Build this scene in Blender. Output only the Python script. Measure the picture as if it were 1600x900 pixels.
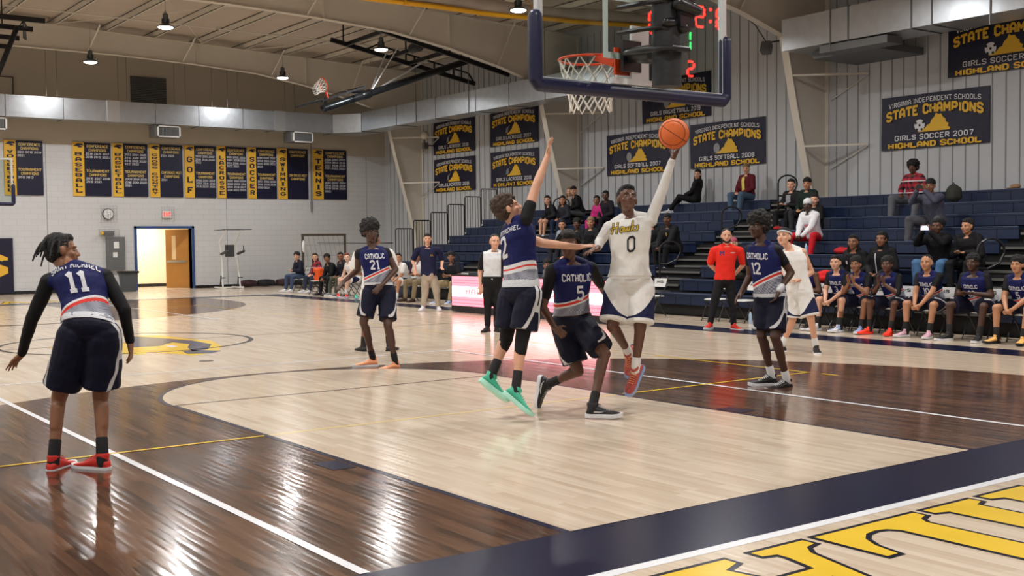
import bpy, bmesh, math, random
from mathutils import Vector, Matrix, noise
from mathutils.bvhtree import BVHTree
random.seed(7)
for o in list(bpy.data.objects): bpy.data.objects.remove(o)
SC = bpy.context.scene; COL = SC.collection
PI = math.pi
# ------------------------------------------------------------------ camera
CO = Vector((-6.1194, -5.0830, 1.6907)); FPX = 1774.05
CF = Vector((0.58766, 0.80803, -0.04174)).normalized()
CR = Vector((0.80844, -0.58849, -0.01018)).normalized()
CU = CR.cross(CF).normalized(); CR = CF.cross(CU).normalized()
cd = bpy.data.cameras.new('camera'); cam = bpy.data.objects.new('camera', cd); COL.objects.link(cam)
cam.matrix_world = Matrix(((CR.x, CU.x, -CF.x, CO.x), (CR.y, CU.y, -CF.y, CO.y), (CR.z, CU.z, -CF.z, CO.z), (0, 0, 0, 1)))
cd.sensor_width = 36.0; cd.lens = 36.0 * FPX / 1600.0; cd.clip_end = 200; cd.clip_start = 0.05
SC.camera = cam
# ------------------------------------------------------------------ view and light
SC.view_settings.view_transform = 'Standard'; SC.view_settings.look = 'None'
SC.view_settings.gamma = 1.0; SC.view_settings.use_curve_mapping = False
SC.view_settings.exposure = 0.0
W = bpy.data.worlds.new('world'); SC.world = W; W.use_nodes = True
W.node_tree.nodes['Background'].inputs[0].default_value = (0.8, 0.85, 1, 1)
W.node_tree.nodes['Background'].inputs[1].default_value = 0.02
LAMP_W = 215.0            # watts of each high-bay lamp
LAMP_SPREAD = 165.0
LAMP_COL = (1.0, 0.985, 0.965)
LAMP_X = (-8.7, -2.1, 4.5, 11.1); LAMP_Y = (-2.8, 4.2, 11.2, 18.2, 25.2, 32.2); LAMP_Z = 7.5

# ------------------------------------------------------------------ small helpers
def lin(c):
    if isinstance(c, str):
        c = [int(c[i:i + 2], 16) / 255 for i in (0, 2, 4)]
    return tuple(x / 12.92 if x <= 0.04045 else ((x + 0.055) / 1.055) ** 2.4 for x in c)
def at(px, py, dep):
    return CO + (CF * FPX + CR * (px - 800) + CU * (450 - py)) * (dep / FPX)
def camdir(az, pitch=0.0):
    """horizontal direction: 0 = towards the camera, 90 = to the photo's right, 180 = away"""
    f = Vector((CF.x, CF.y, 0)).normalized(); r = Vector((CR.x, CR.y, 0)).normalized()
    a = math.radians(az); p = math.radians(pitch)
    return ((-f * math.cos(a) + r * math.sin(a)) * math.cos(p) + Vector((0, 0, math.sin(p)))).normalized()
def tag(o, label=None, cat=None, group=None, kind=None):
    if label: o['label'] = label
    if cat: o['category'] = cat
    if group: o['group'] = group
    if kind: o['kind'] = kind
    return o
def empty(name, loc=(0, 0, 0), rz=0.0, label=None, cat=None, group=None):
    o = bpy.data.objects.new(name, None); COL.objects.link(o); o.location = loc; o.rotation_euler = (0, 0, rz)
    o.empty_display_size = 0.1
    return tag(o, label, cat, group)
def dup(root, loc, rz=None, label=None, group=None):
    r = root.copy(); COL.objects.link(r); r.location = loc
    if rz is not None: r.rotation_euler = (0, 0, rz)
    if label: r['label'] = label
    if group: r['group'] = group
    def rec(src, dst):
        for ch in src.children:
            c = ch.copy(); COL.objects.link(c); c.parent = dst; rec(ch, c)
    rec(root, r)
    return r

class MB:
    def __init__(s): s.v = []; s.f = []; s.m = []
    def add(s, vs, fs, mi=0):
        n = len(s.v); s.v += [tuple(v) for v in vs]; s.f += [tuple(i + n for i in f) for f in fs]; s.m += [mi] * len(fs)
        return s
    def box(s, a, b, mi=0):
        x0, y0, z0 = [min(a[i], b[i]) for i in range(3)]; x1, y1, z1 = [max(a[i], b[i]) for i in range(3)]
        return s.add([(x0, y0, z0), (x1, y0, z0), (x1, y1, z0), (x0, y1, z0), (x0, y0, z1), (x1, y0, z1), (x1, y1, z1), (x0, y1, z1)],
              [(0, 3, 2, 1), (4, 5, 6, 7), (0, 1, 5, 4), (1, 2, 6, 5), (2, 3, 7, 6), (3, 0, 4, 7)], mi)
    def obox(s, c, ax, ay, az, mi=0):
        c = Vector(c); ax = Vector(ax); ay = Vector(ay); az = Vector(az)
        vs = [c + ax * i + ay * j + az * k for k in (-1, 1) for j in (-1, 1) for i in (-1, 1)]
        return s.add(vs, [(0, 2, 3, 1), (4, 5, 7, 6), (0, 1, 5, 4), (1, 3, 7, 5), (3, 2, 6, 7), (2, 0, 4, 6)], mi)
    def bar(s, a, b, w, h=None, mi=0, up=(0, 0, 1)):
        """rectangular bar from a to b"""
        a = Vector(a); b = Vector(b); h = h or w; d = (b - a); L = d.length; d.normalize(); up = Vector(up)
        if abs(d.dot(up)) > .98: up = Vector((1, 0, 0))
        x = d.cross(up).normalized(); z = x.cross(d).normalized()
        return s.obox((a + b) / 2, d * (L / 2), x * (w / 2), z * (h / 2), mi)
    def rc(s, a, b, ra, rb, n=12, mi=0, k=4, flat=False):
        """tapered capsule / flat-ended cone"""
        a = Vector(a); b = Vector(b); d = b - a
        if d.length < 1e-6: d = Vector((0, 0, 1e-4)); b = a + d
        dn = d.normalized(); up = Vector((0, 0, 1)) if abs(dn.z) < .95 else Vector((1, 0, 0))
        x = dn.cross(up).normalized(); y = x.cross(dn)
        R = []
        if not flat:
            for i in range(1, k): t = -PI / 2 + PI / 2 * i / k; R.append((a + dn * ra * math.sin(t), ra * math.cos(t)))
        R.append((a, ra)); R.append((b, rb))
        if not flat:
            for i in range(1, k): t = PI / 2 * i / k; R.append((b + dn * rb * math.sin(t), rb * math.cos(t)))
        vs = []; fs = []
        for c, r in R:
            for j in range(n): t = 2 * PI * j / n; vs.append(c + x * (r * math.cos(t)) + y * (r * math.sin(t)))
        for i in range(len(R) - 1):
            for j in range(n): jj = (j + 1) % n; fs.append((i * n + j, i * n + jj, (i + 1) * n + jj, (i + 1) * n + j))
        e0 = a - dn * (0 if flat else ra); e1 = b + dn * (0 if flat else rb)
        vs += [e0, e1]; q = len(vs); m = (len(R) - 1) * n
        for j in range(n): jj = (j + 1) % n; fs.append((q - 2, jj, j)); fs.append((q - 1, m + j, m + jj))
        return s.add(vs, fs, mi)
    def tube(s, pts, r, n=8, mi=0, closed=False):
        pts = [Vector(p) for p in pts]; N = len(pts); vs = []; fs = []; px = None
        for i, p in enumerate(pts):
            if closed: d = (pts[(i + 1) % N] - pts[i - 1])
            else: d = pts[min(i + 1, N - 1)] - pts[max(i - 1, 0)]
            d.normalize()
            if px is None:
                up = Vector((0, 0, 1)) if abs(d.z) < .9 else Vector((1, 0, 0)); px = d.cross(up).normalized()
            px = (px - d * px.dot(d)).normalized(); y = d.cross(px)
            rr = r[i] if isinstance(r, (list, tuple)) else r
            for j in range(n): t = 2 * PI * j / n; vs.append(p + px * (rr * math.cos(t)) + y * (rr * math.sin(t)))
        for i in range(N if closed else N - 1):
            ii = (i + 1) % N
            for j in range(n): jj = (j + 1) % n; fs.append((i * n + j, i * n + jj, ii * n + jj, ii * n + j))
        if not closed:
            fs.append(tuple(reversed(range(n)))); fs.append(tuple((N - 1) * n + j for j in range(n)))
        return s.add(vs, fs, mi)
    def ell(s, c, ax, ay, az, nu=14, nv=9, mi=0):
        c = Vector(c); ax = Vector(ax); ay = Vector(ay); az = Vector(az); vs = [c - az]; fs = []
        for i in range(1, nv):
            t = -PI / 2 + PI * i / nv
            for j in range(nu):
                a = 2 * PI * j / nu; vs.append(c + ax * (math.cos(t) * math.cos(a)) + ay * (math.cos(t) * math.sin(a)) + az * math.sin(t))
        vs.append(c + az)
        for j in range(nu): jj = (j + 1) % nu; fs.append((0, 1 + jj, 1 + j)); fs.append((len(vs) - 1, 1 + (nv - 2) * nu + j, 1 + (nv - 2) * nu + jj))
        for i in range(nv - 2):
            for j in range(nu): jj = (j + 1) % nu; fs.append((1 + i * nu + j, 1 + i * nu + jj, 1 + (i + 1) * nu + jj, 1 + (i + 1) * nu + j))
        return s.add(vs, fs, mi)
    def loft(s, rings, n=20, mi=0, p=2.3):
        """rings: (centre, half-width vector, half-depth vector)"""
        vs = []; fs = []
        for c, a, b in rings:
            for j in range(n):
                t = 2 * PI * j / n; ct, st = math.cos(t), math.sin(t)
                vs.append(Vector(c) + Vector(a) * (math.copysign(abs(ct) ** (2 / p), ct)) + Vector(b) * (math.copysign(abs(st) ** (2 / p), st)))
        for i in range(len(rings) - 1):
            for j in range(n): jj = (j + 1) % n; fs.append((i * n + j, i * n + jj, (i + 1) * n + jj, (i + 1) * n + j))
        fs.append(tuple(reversed(range(n)))); fs.append(tuple((len(rings) - 1) * n + j for j in range(n)))
        return s.add(vs, fs, mi)
    def prism(s, pts, d, mi=0):
        """polygon extruded by vector d"""
        pts = [Vector(p) for p in pts]; d = Vector(d); n = len(pts)
        return s.add(pts + [p + d for p in pts], [tuple(reversed(range(n))), tuple(range(n, 2 * n))] + [(i, (i + 1) % n, n + (i + 1) % n, n + i) for i in range(n)], mi)
    def face(s, pts, mi=0): return s.add(pts, [tuple(range(len(pts)))], mi)
    def mesh(s, name='m'):
        me = bpy.data.meshes.new(name); me.from_pydata(s.v, [], s.f)
        if any(s.m): me.polygons.foreach_set('material_index', s.m)
        me.update(); return me
    def build(s, name, mats, parent=None, smooth=False, fix=False):
        me = s.mesh(name); mats = mats if isinstance(mats, (list, tuple)) else [mats]
        for m in mats: me.materials.append(m)
        if fix:
            bm = bmesh.new(); bm.from_mesh(me); bmesh.ops.recalc_face_normals(bm, faces=bm.faces); bm.to_mesh(me); bm.free()
        if smooth:
            me.polygons.foreach_set('use_smooth', [True] * len(me.polygons))
            try: me.set_sharp_from_angle(angle=math.radians(42))
            except Exception: pass
        o = bpy.data.objects.new(name, me); COL.objects.link(o)
        if parent: o.parent = parent
        return o

# ------------------------------------------------------------------ materials
class NT:
    def __init__(s, m): s.t = m.node_tree; s.l = s.t.links
    def n(s, typ, **k):
        q = s.t.nodes.new(typ)
        for a, b in k.items(): setattr(q, a, b)
        return q
    def m(s, op, a, b=0.0, c=None, clamp=False):
        q = s.n('ShaderNodeMath', operation=op, use_clamp=clamp)
        for i, x in enumerate((a, b, c)):
            if x is None: continue
            if isinstance(x, (int, float)): q.inputs[i].default_value = x
            else: s.l.new(x, q.inputs[i])
        return q.outputs[0]
    def mix(s, f, a, b):
        q = s.n('ShaderNodeMix', data_type='RGBA')
        for i, x in ((0, f), (6, a), (7, b)):
            if hasattr(x, 'is_linked'): s.l.new(x, q.inputs[i])
            elif isinstance(x, (int, float)): q.inputs[i].default_value = x
            else: q.inputs[i].default_value = (*x[:3], 1)
        return q.outputs[2]
MATS = {}
def mat(name, col, rough=.6, metal=0.0, noise_amt=0.0, nscale=8.0, bump=0.0, bscale=60.0, spec=.5, sheen=0.0, emit=None, estr=0.0, alpha=None):
    if name in MATS: return MATS[name]
    m = bpy.data.materials.new(name); m.use_nodes = True; MATS[name] = m
    b = m.node_tree.nodes['Principled BSDF']; c = lin(col)
    b.inputs['Base Color'].default_value = (*c, 1); b.inputs['Roughness'].default_value = rough
    b.inputs['Metallic'].default_value = metal; b.inputs['Specular IOR Level'].default_value = spec
    if sheen: b.inputs['Sheen Weight'].default_value = sheen
    if emit:
        b.inputs['Emission Color'].default_value = (*lin(emit), 1); b.inputs['Emission Strength'].default_value = estr
    T = NT(m)
    if noise_amt or bump:
        tc = T.n('ShaderNodeTexCoord')
        nz = T.n('ShaderNodeTexNoise'); nz.inputs['Scale'].default_value = nscale; nz.inputs['Detail'].default_value = 4
        T.l.new(tc.outputs['Object'], nz.inputs['Vector'])
        if noise_amt:
            T.l.new(T.mix(nz.outputs[0], tuple(x * (1 - noise_amt) for x in c), tuple(min(1, x * (1 + noise_amt)) for x in c)), b.inputs['Base Color'])
        if bump:
            n2 = T.n('ShaderNodeTexNoise'); n2.inputs['Scale'].default_value = bscale; T.l.new(tc.outputs['Object'], n2.inputs['Vector'])
            bp = T.n('ShaderNodeBump'); bp.inputs['Strength'].default_value = bump; bp.inputs['Distance'].default_value = .02
            T.l.new(n2.outputs[0], bp.inputs['Height']); T.l.new(bp.outputs[0], b.inputs['Normal'])
    return m
def wood(name, c1, c2, rough, knots=0.0, spread=.5):
    m = bpy.data.materials.new(name); m.use_nodes = True; b = m.node_tree.nodes['Principled BSDF']; T = NT(m)
    tc = T.n('ShaderNodeTexCoord'); sp = T.n('ShaderNodeSeparateXYZ'); T.l.new(tc.outputs['Object'], sp.inputs[0])
    x, y = sp.outputs[0], sp.outputs[1]
    row = T.m('FLOOR', T.m('DIVIDE', x, .064))
    w1 = T.n('ShaderNodeTexWhiteNoise', noise_dimensions='1D'); T.l.new(row, w1.inputs['W'])
    yy = T.m('FLOOR', T.m('DIVIDE', T.m('ADD', y, T.m('MULTIPLY', w1.outputs[0], 3.1)), .78))
    cb = T.n('ShaderNodeCombineXYZ'); T.l.new(row, cb.inputs[0]); T.l.new(yy, cb.inputs[1])
    w2 = T.n('ShaderNodeTexWhiteNoise', noise_dimensions='2D'); T.l.new(cb.outputs[0], w2.inputs['Vector'])
    mp = T.n('ShaderNodeMapping'); mp.inputs['Scale'].default_value = (26, 1.6, 1); T.l.new(tc.outputs['Object'], mp.inputs[0])
    g = T.n('ShaderNodeTexNoise'); g.inputs['Scale'].default_value = 1.0; g.inputs['Detail'].default_value = 5; T.l.new(mp.outputs[0], g.inputs['Vector'])
    big = T.n('ShaderNodeTexNoise'); big.inputs['Scale'].default_value = .8; T.l.new(tc.outputs['Object'], big.inputs['Vector'])
    f = T.m('ADD', T.m('MULTIPLY', w2.outputs[0], spread), T.m('ADD', T.m('MULTIPLY', g.outputs[0], .55), T.m('MULTIPLY', big.outputs[0], .25)))
    f = T.m('SUBTRACT', f, .25, clamp=True)
    T.l.new(T.mix(f, lin(c1), lin(c2)), b.inputs['Base Color'])
    # every strip cups a little: lamps smear into stacked streaks
    fx = T.m('FRACT', T.m('DIVIDE', x, .064)); cup = T.m('MULTIPLY', T.m('SINE', T.m('MULTIPLY', fx, PI)), .5); fx2 = T.m('FRACT', T.m('DIVIDE', x, .32)); cup = T.m('ADD', cup, T.m('MULTIPLY', T.m('SINE', T.m('MULTIPLY', fx2, 2 * PI)), .12))
    mp2 = T.n('ShaderNodeMapping'); mp2.inputs['Scale'].default_value = (9, 1.1, 1); T.l.new(tc.outputs['Object'], mp2.inputs[0])
    g2 = T.n('ShaderNodeTexNoise'); g2.inputs['Scale'].default_value = 1.0; g2.inputs['Detail'].default_value = 2; T.l.new(mp2.outputs[0], g2.inputs['Vector'])
    h = T.m('ADD', T.m('MULTIPLY', cup, .24), T.m('MULTIPLY', g2.outputs[0], 1.0))
    bp = T.n('ShaderNodeBump'); bp.inputs['Strength'].default_value = .12; bp.inputs['Distance'].default_value = .02
    T.l.new(h, bp.inputs['Height']); T.l.new(bp.outputs[0], b.inputs['Normal'])
    b.inputs['Roughness'].default_value = rough; b.inputs['Specular IOR Level'].default_value = .5
    b.inputs['Coat Weight'].default_value = .25; b.inputs['Coat Roughness'].default_value = .06
    T.l.new(bp.outputs[0], b.inputs['Coat Normal'])
    return m

# ------------------------------------------------------------------ block letters (varsity style)
G = {
'A': [[(0, 0), (0, 4.4), (1.2, 6), (2.8, 6), (4, 4.4), (4, 0)], [(0, 2.4), (4, 2.4)]],
'B': [[(0, 0), (0, 6), (3, 6), (4, 5.2), (4, 3.9), (3, 3.1), (0, 3.1)], [(3, 3.1), (4, 2.3), (4, .9), (3, 0), (0, 0)]],
'C': [[(4, 4.4), (4, 5), (3, 6), (1, 6), (0, 5), (0, 1), (1, 0), (3, 0), (4, 1), (4, 1.6)]],
'D': [[(0, 0), (0, 6), (2.8, 6), (4, 4.8), (4, 1.2), (2.8, 0), (0, 0)]],
'E': [[(4, 6), (0, 6), (0, 0), (4, 0)], [(0, 3.1), (2.8, 3.1)]], 'F': [[(4, 6), (0, 6), (0, 0)], [(0, 3.1), (2.8, 3.1)]],
'G': [[(4, 4.6), (4, 5), (3, 6), (1, 6), (0, 5), (0, 1), (1, 0), (3, 0), (4, 1), (4, 2.8), (2.4, 2.8)]],
'H': [[(0, 0), (0, 6)], [(4, 0), (4, 6)], [(0, 3), (4, 3)]], 'I': [[(2, 0), (2, 6)]],
'J': [[(3.4, 6), (3.4, 1), (2.6, 0), (1, 0), (.2, 1), (.2, 1.8)]],
'K': [[(0, 0), (0, 6)], [(4, 6), (.4, 2.8)], [(1.4, 3.6), (4, 0)]], 'L': [[(0, 6), (0, 0), (3.8, 0), (3.8, 1.2)]],
'M': [[(0, 0), (0, 6), (2.3, 2.4), (4.6, 6), (4.6, 0)]], 'N': [[(0, 0), (0, 6), (4, 0), (4, 6)]],
'O': [[(1, 0), (0, 1), (0, 5), (1, 6), (3, 6), (4, 5), (4, 1), (3, 0), (1, 0)]],
'P': [[(0, 0), (0, 6), (3, 6), (4, 5.1), (4, 3.7), (3, 2.8), (0, 2.8)]],
'Q': [[(1, 0), (0, 1), (0, 5), (1, 6), (3, 6), (4, 5), (4, 1), (3, 0), (1, 0)], [(2.4, 1.6), (4.2, -.4)]],
'R': [[(0, 0), (0, 6), (3, 6), (4, 5.1), (4, 3.8), (3, 3), (0, 3)], [(2, 3), (4, 0)]],
'S': [[(4, 4.6), (4, 5.1), (3, 6), (1, 6), (0, 5.1), (0, 4), (1, 3.2), (3, 2.8), (4, 2), (4, .9), (3, 0), (1, 0), (0, .9), (0, 1.4)]],
'T': [[(2, 0), (2, 6)], [(0, 5), (0, 6), (4, 6), (4, 5)]], 'U': [[(0, 6), (0, 1), (1, 0), (3, 0), (4, 1), (4, 6)]],
'V': [[(0, 6), (2, 0), (4, 6)]], 'W': [[(0, 6), (1.2, 0), (2.4, 4.4), (3.6, 0), (4.8, 6)]],
'X': [[(0, 0), (4, 6)], [(0, 6), (4, 0)]], 'Y': [[(0, 6), (2, 3), (4, 6)], [(2, 3), (2, 0)]],
'0': [[(1, 0), (0, 1), (0, 5), (1, 6), (2.8, 6), (3.8, 5), (3.8, 1), (2.8, 0), (1, 0)]],
'1': [[(.8, 5), (2, 6), (2, 0)], [(.9, 0), (3.1, 0)]],
'2': [[(0, 4.6), (0, 5.1), (1, 6), (3, 6), (3.9, 5.1), (3.9, 3.8), (0, 0.3), (0, 0), (4, 0)]],
'3': [[(0, 5), (1, 6), (3, 6), (4, 5.1), (4, 3.9), (3, 3.1), (1.6, 3.1)], [(3, 3.1), (4, 2.2), (4, .9), (3, 0), (1, 0), (0, 1)]],
'4': [[(3, 0), (3, 6), (0, 2.2), (0, 1.6), (4.2, 1.6)]],
'5': [[(3.8, 6), (.2, 6), (.2, 3.4), (3, 3.6), (4, 2.8), (4, .9), (3, 0), (1, 0), (0, .9)]],
'6': [[(4, 5), (3, 6), (1, 6), (0, 5), (0, 1), (1, 0), (3, 0), (4, .9), (4, 2.4), (3, 3.2), (0, 3.2)]],
'7': [[(0, 6), (4, 6), (1.5, 0)]],
'8': [[(1, 3.1), (0, 3.9), (0, 5.2), (1, 6), (3, 6), (4, 5.2), (4, 3.9), (3, 3.1), (1, 3.1), (0, 2.3), (0, .8), (1, 0), (3, 0), (4, .8), (4, 2.3), (3, 3.1)]],
'9': [[(0, .9), (1, 0), (3, 0), (4, 1), (4, 5), (3, 6), (1, 6), (0, 5.1), (0, 3.7), (1, 2.8), (4, 2.8)]],
'-': [[(.8, 3), (3.2, 3)]], ':': [[(1.8, 1.4), (2.2, 1.4)], [(1.8, 4.4), (2.2, 4.4)]], '.': [[(1.8, .1), (2.2, .1)]],
}
SLABS = 'AFHIKMNPRTUVWXYL'
def letters(text, w, h, th=1.15, slab=True, sub=1):
    """list of quads (2D) of a line of block letters filling a w x h box centred on 0,0"""
    quads = []; x = 0.0
    for ch in text:
        if ch == ' ': x += 3.2; continue
        gl = G.get(ch)
        if gl is None: continue
        off = -1.4 if ch == 'I' else 0.0
        if ch in '1:.': off = -.6
        for pl in gl:
            for i in range(len(pl) - 1):
                a = Vector(pl[i]); b = Vector(pl[i + 1]); d = b - a; L = d.length; d.normalize(); nrm = Vector((-d.y, d.x))
                ea = th * .28 if i > 0 else 0; eb = th * .28 if i < len(pl) - 2 else 0
                if pl[0] == pl[-1]: ea = eb = th * .28
                a = a - d * ea; b = b + d * eb
                if len(pl) == 2 and abs(d.x) > .99: pass
                k = max(1, int(L / 6 * sub + .5))
                for q in range(k):
                    p0 = a.lerp(b, q / k); p1 = a.lerp(b, (q + 1) / k)
                    quads.append([(p.x + x + off, p.y) for p in (p0 - nrm * th / 2, p1 - nrm * th / 2, p1 + nrm * th / 2, p0 + nrm * th / 2)])
            if slab and ch in SLABS:
                for e, nb in ((pl[0], pl[1]), (pl[-1], pl[-2])):
                    if e[1] in (0, 6) and abs(nb[1] - e[1]) > 2:
                        s_ = 1 if e[1] == 0 else -1
                        y0 = e[1] - s_ * th * .0; y1 = y0 + s_ * .8
                        quads.append([(e[0] - 1.05 + x + off, min(y0, y1)), (e[0] + 1.05 + x + off, min(y0, y1)), (e[0] + 1.05 + x + off, max(y0, y1)), (e[0] - 1.05 + x + off, max(y0, y1))])
        x += {'I': 3.0, 'M': 7.0, 'W': 7.2, '1': 3.6, ':': 3.0, '.': 2}.get(ch, 6.2)
    if not quads: return []
    xs = [p[0] for q in quads for p in q]; ys = [p[1] for q in quads for p in q]
    x0, x1, y0, y1 = min(xs), max(xs), min(ys), max(ys)
    return [[((p[0] - (x0 + x1) / 2) / (x1 - x0) * w, (p[1] - (y0 + y1) / 2) / (y1 - y0) * h) for p in q] for q in quads]
def text_mb(mb, text, w, h, org, ux, uy, mi=0, th=1.15, slab=True, arc=0.0, lift=None):
    org = Vector(org); ux = Vector(ux); uy = Vector(uy)
    n = ux.cross(uy).normalized() * (lift or 0)
    nn = ux.cross(uy).normalized()
    for qi, q in enumerate(letters(text, w, h, th, slab)):
        pts = []
        for (a, b) in q:
            yy = b
            if arc: yy = b + arc * (1 - (2 * a / w) ** 2)
            pts.append(org + ux * a + uy * yy + n + nn * (.00035 * (qi % 6)))
        mb.face(pts, mi)
    return mb
def aty(px, py, y):
    d = CF * FPX + CR * (px - 800) + CU * (450 - py); return CO + d * ((y - CO.y) / d.y)
def atx(px, py, x):
    d = CF * FPX + CR * (px - 800) + CU * (450 - py); return CO + d * ((x - CO.x) / d.x)
XR, YF, XL, YN = 17.85, 36.9, -13.0, -9.0
M = {}
M['maple'] = wood('maple floor', 'e2d3be', 'b0967a', .2, spread=.38)
M['brown'] = wood('stained floor', '2a1b14', '7a563e', .16, spread=.55)
def painted(name, col, rough=.2):
    m = mat(name, col, rough, noise_amt=.12, nscale=3); b = m.node_tree.nodes['Principled BSDF']
    b.inputs['Specular IOR Level'].default_value = .22; return m
M['navyp'] = painted('navy floor paint', '060f30', .24); M['whitep'] = painted('white floor paint', 'e4e6ea')
M['yellowp'] = painted('yellow floor paint', 'e3bd35'); M['paley'] = painted('worn yellow floor paint', 'e2c98a'); M['palen'] = painted('thin dark floor line', '6a5c54')
M['blackp'] = painted('black floor paint', '101224'); M['logo_navy'] = painted('grey navy floor paint', '4a4d5e')
HY = 1.81; CYL = 29.16; CY = 14.58
def build_floor():
    mb = MB(); Z = [0, .0012, .0024, .0036, .0048]
    mb.box((XL, YN, -.12), (XR, YF + 5.0, 0), 0)
    def poly(pts, z, mi): mb.face([(x, y, z) for x, y in pts], mi)
    def rect(x0, y0, x1, y1, z, mi): poly([(x0, y0), (x1, y0), (x1, y1), (x0, y1)], z, mi)
    def ring(cx, cy, r0, r1, a0, a1, z, mi, n=72):
        for i in range(n):
            t, u = a0 + (a1 - a0) * i / n, a0 + (a1 - a0) * (i + 1) / n
            P = [(cx + r * math.cos(a), cy + r * math.sin(a)) for r, a in ((r1, t), (r1, u), (r0, u), (r0, t))]
            poly(P if a1 > a0 else P[::-1], z, mi)
    R3 = 6.93
    for s in (0, 1):
        fy = (lambda y: y) if s == 0 else (lambda y: CYL - y)
        def fp(pts, z, mi): 
            q = [(x, fy(y)) for x, y in pts]; poly(q if s == 0 else q[::-1], z, mi)
        def fr(x0, y0, x1, y1, z, mi): fp([(x0, y0), (x1, y0), (x1, y1), (x0, y1)], z, mi)
        arc = [(R3 * math.cos(t), HY + R3 * math.sin(t)) for t in [PI * i / 80 for i in range(81)]]
        fp([(-R3, 0), (R3, 0)] + arc, Z[1], 1)
        # key and free throw circle in bare maple
        LW, FY, FR = 2.07, 6.55, 2.10
        key = [(-LW, 0), (LW, 0), (LW, FY)] + [(FR * math.cos(t), FY + FR * math.sin(t)) for t in [PI * i / 48 for i in range(49)]] + [(-LW, FY)]
        fp(key, Z[2], 2)
        LI = 2.02
        key = [(-LI, 0), (LI, 0), (LI, FY)] + [(2.045 * math.cos(t), FY + 2.045 * math.sin(t)) for t in [PI * i / 48 for i in range(49)]] + [(-LI, FY)]
        fp(key, Z[3], 0)
        fr(-LI, FY - .03, LI, FY + .02, Z[4], 8)
        fr(-2.29, 2.46, -2.09, 2.8, Z[3], 2); fr(2.09, 2.46, 2.29, 2.8, Z[3], 2)
        for x in (-3.37, 3.42): fr(x - .03, 0, x + .03, 9.75, Z[3], 3)
        fr(-3.4, 9.64, 4.1, 9.69, Z[2], 3)
        # volleyball yellow
        for x0, x1, m_ in ((-9, -2.07, 4), (-2.02, 2.02, 6), (2.12, 5.24, 4)): fr(x0, 4.18, x1, 4.225, Z[4], m_)
        fr(5.19, 4.2, 5.235, 7.0, Z[4], 4); fr(5.19, 3.75, 5.235, 4.0, Z[4], 4); fr(5.19, 7.2, 5.235, CY, Z[1], 6)
        # navy border and white edge, word on the apron
        fr(-9.72, -.73, 9.72, 0, Z[1], 2); fr(-9.8, -.81, 9.8, -.73, Z[1], 3)
    for sx in (-1, 1):
        a, b = sorted((sx * 8.95, sx * 9.72)); rect(a, 0, b, CYL, Z[1], 2)
    rect(-8.95, CY - .025, 8.95, CY + .025, Z[1], 8)
    ring(0, CY, 2.02, 2.1, 0, 2 * PI, Z[2], 5)
    logo = [([(0.54, 15.95), (0.95, 15.76), (1.06, 14.73), (1.26, 14.02), (1.02, 12.93), (0.55, 11.91), (0.02, 11.59), (-0.1, 12.09), (-0.33, 12.43), (-0.62, 12.3), (-0.71, 12.64), (-1.28, 14.12), (-1.32, 14.6), (-1.01, 14.78), (-0.19, 14.35)], Z[1], 4),
            ([(0.45, 16.03), (0.8, 14.97), (1.0, 14.25), (0.98, 13.29), (0.59, 12.43), (0.28, 12.29), (0.46, 12.99), (0.7, 13.54), (0.61, 14.11), (0.19, 13.53), (-0.24, 13.62)], Z[2], 7),
            ([(0.35, 12.5), (0.68, 12.07), (0.39, 11.78), (0.07, 11.94), (0.16, 12.4)], Z[2], 7),
            ([(-0.28, 13.51), (0.19, 13.53), (0.46, 13.92), (0.56, 13.35), (0.37, 12.77), (-0.08, 12.75), (-0.46, 12.96)], Z[3], 4),
            ([(0.26, 13.47), (0.4, 13.57), (0.38, 13.21), (0.24, 13.11)], Z[4], 3)]
    for pts, z, mi in logo:
        me = bpy.data.meshes.new('t'); poly(pts, z, mi)
    poly([(-.09 + .11 * math.cos(t), 10.72 + .11 * math.sin(t)) for t in [2 * PI * i / 20 for i in range(20)]], Z[2], 8)
    # HIGHLAND on the apron, read from the court: serif letters in yellow with a navy edge
    T = .30   # stem
    def serif(cx, w=.5): return [(cx - w / 2, 0), (cx + w / 2, 0), (cx + w / 2, .07), (cx + w / 2 - .10, .10), (cx + T / 2, .18), (cx + T / 2, .2), (cx - T / 2, .2), (cx - T / 2, .18), (cx - w / 2 + .10, .10), (cx - w / 2, .07)]
    H = 1.25
    def flip(p): return [(x, H - y) for x, y in p][::-1]
    def stem(cx): return [serif(cx), flip(serif(cx)), [(cx - T / 2, .15), (cx + T / 2, .15), (cx + T / 2, H - .15), (cx - T / 2, H - .15)]]
    gl = {}
    gl['H'] = (1.12, stem(.26) + stem(.87) + [[(.35, .55), (.8, .55), (.8, .72), (.35, .72)]])
    gl['I'] = (.55, stem(.26))
    gl['L'] = (.93, [[(0, 0), (.93, 0), (.93, .42), (.84, .42), (.80, .27), (.73, .17), (.64, .115), (.54, .10), (.46, .12), (.41, .18), (.41, H - .15), (.14, H - .15), (.14, .16), (.09, .10), (0, .07)], flip(serif(.275, .52))])
    gl['A'] = (1.15, [[(0, 0), (.42, 0), (.42, .07), (.33, .09), (.33, .16), (.62, H), (.5, H), (.16, .16), (.09, .09), (0, .07)],
                      [(.62, 0), (1.15, 0), (1.15, .07), (1.05, .1), (1.0, .2), (.72, H), (.44, H), (.74, .2), (.76, .12), (.62, .07)], [(.33, .34), (.75, .34), (.72, .46), (.36, .46)]])
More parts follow.
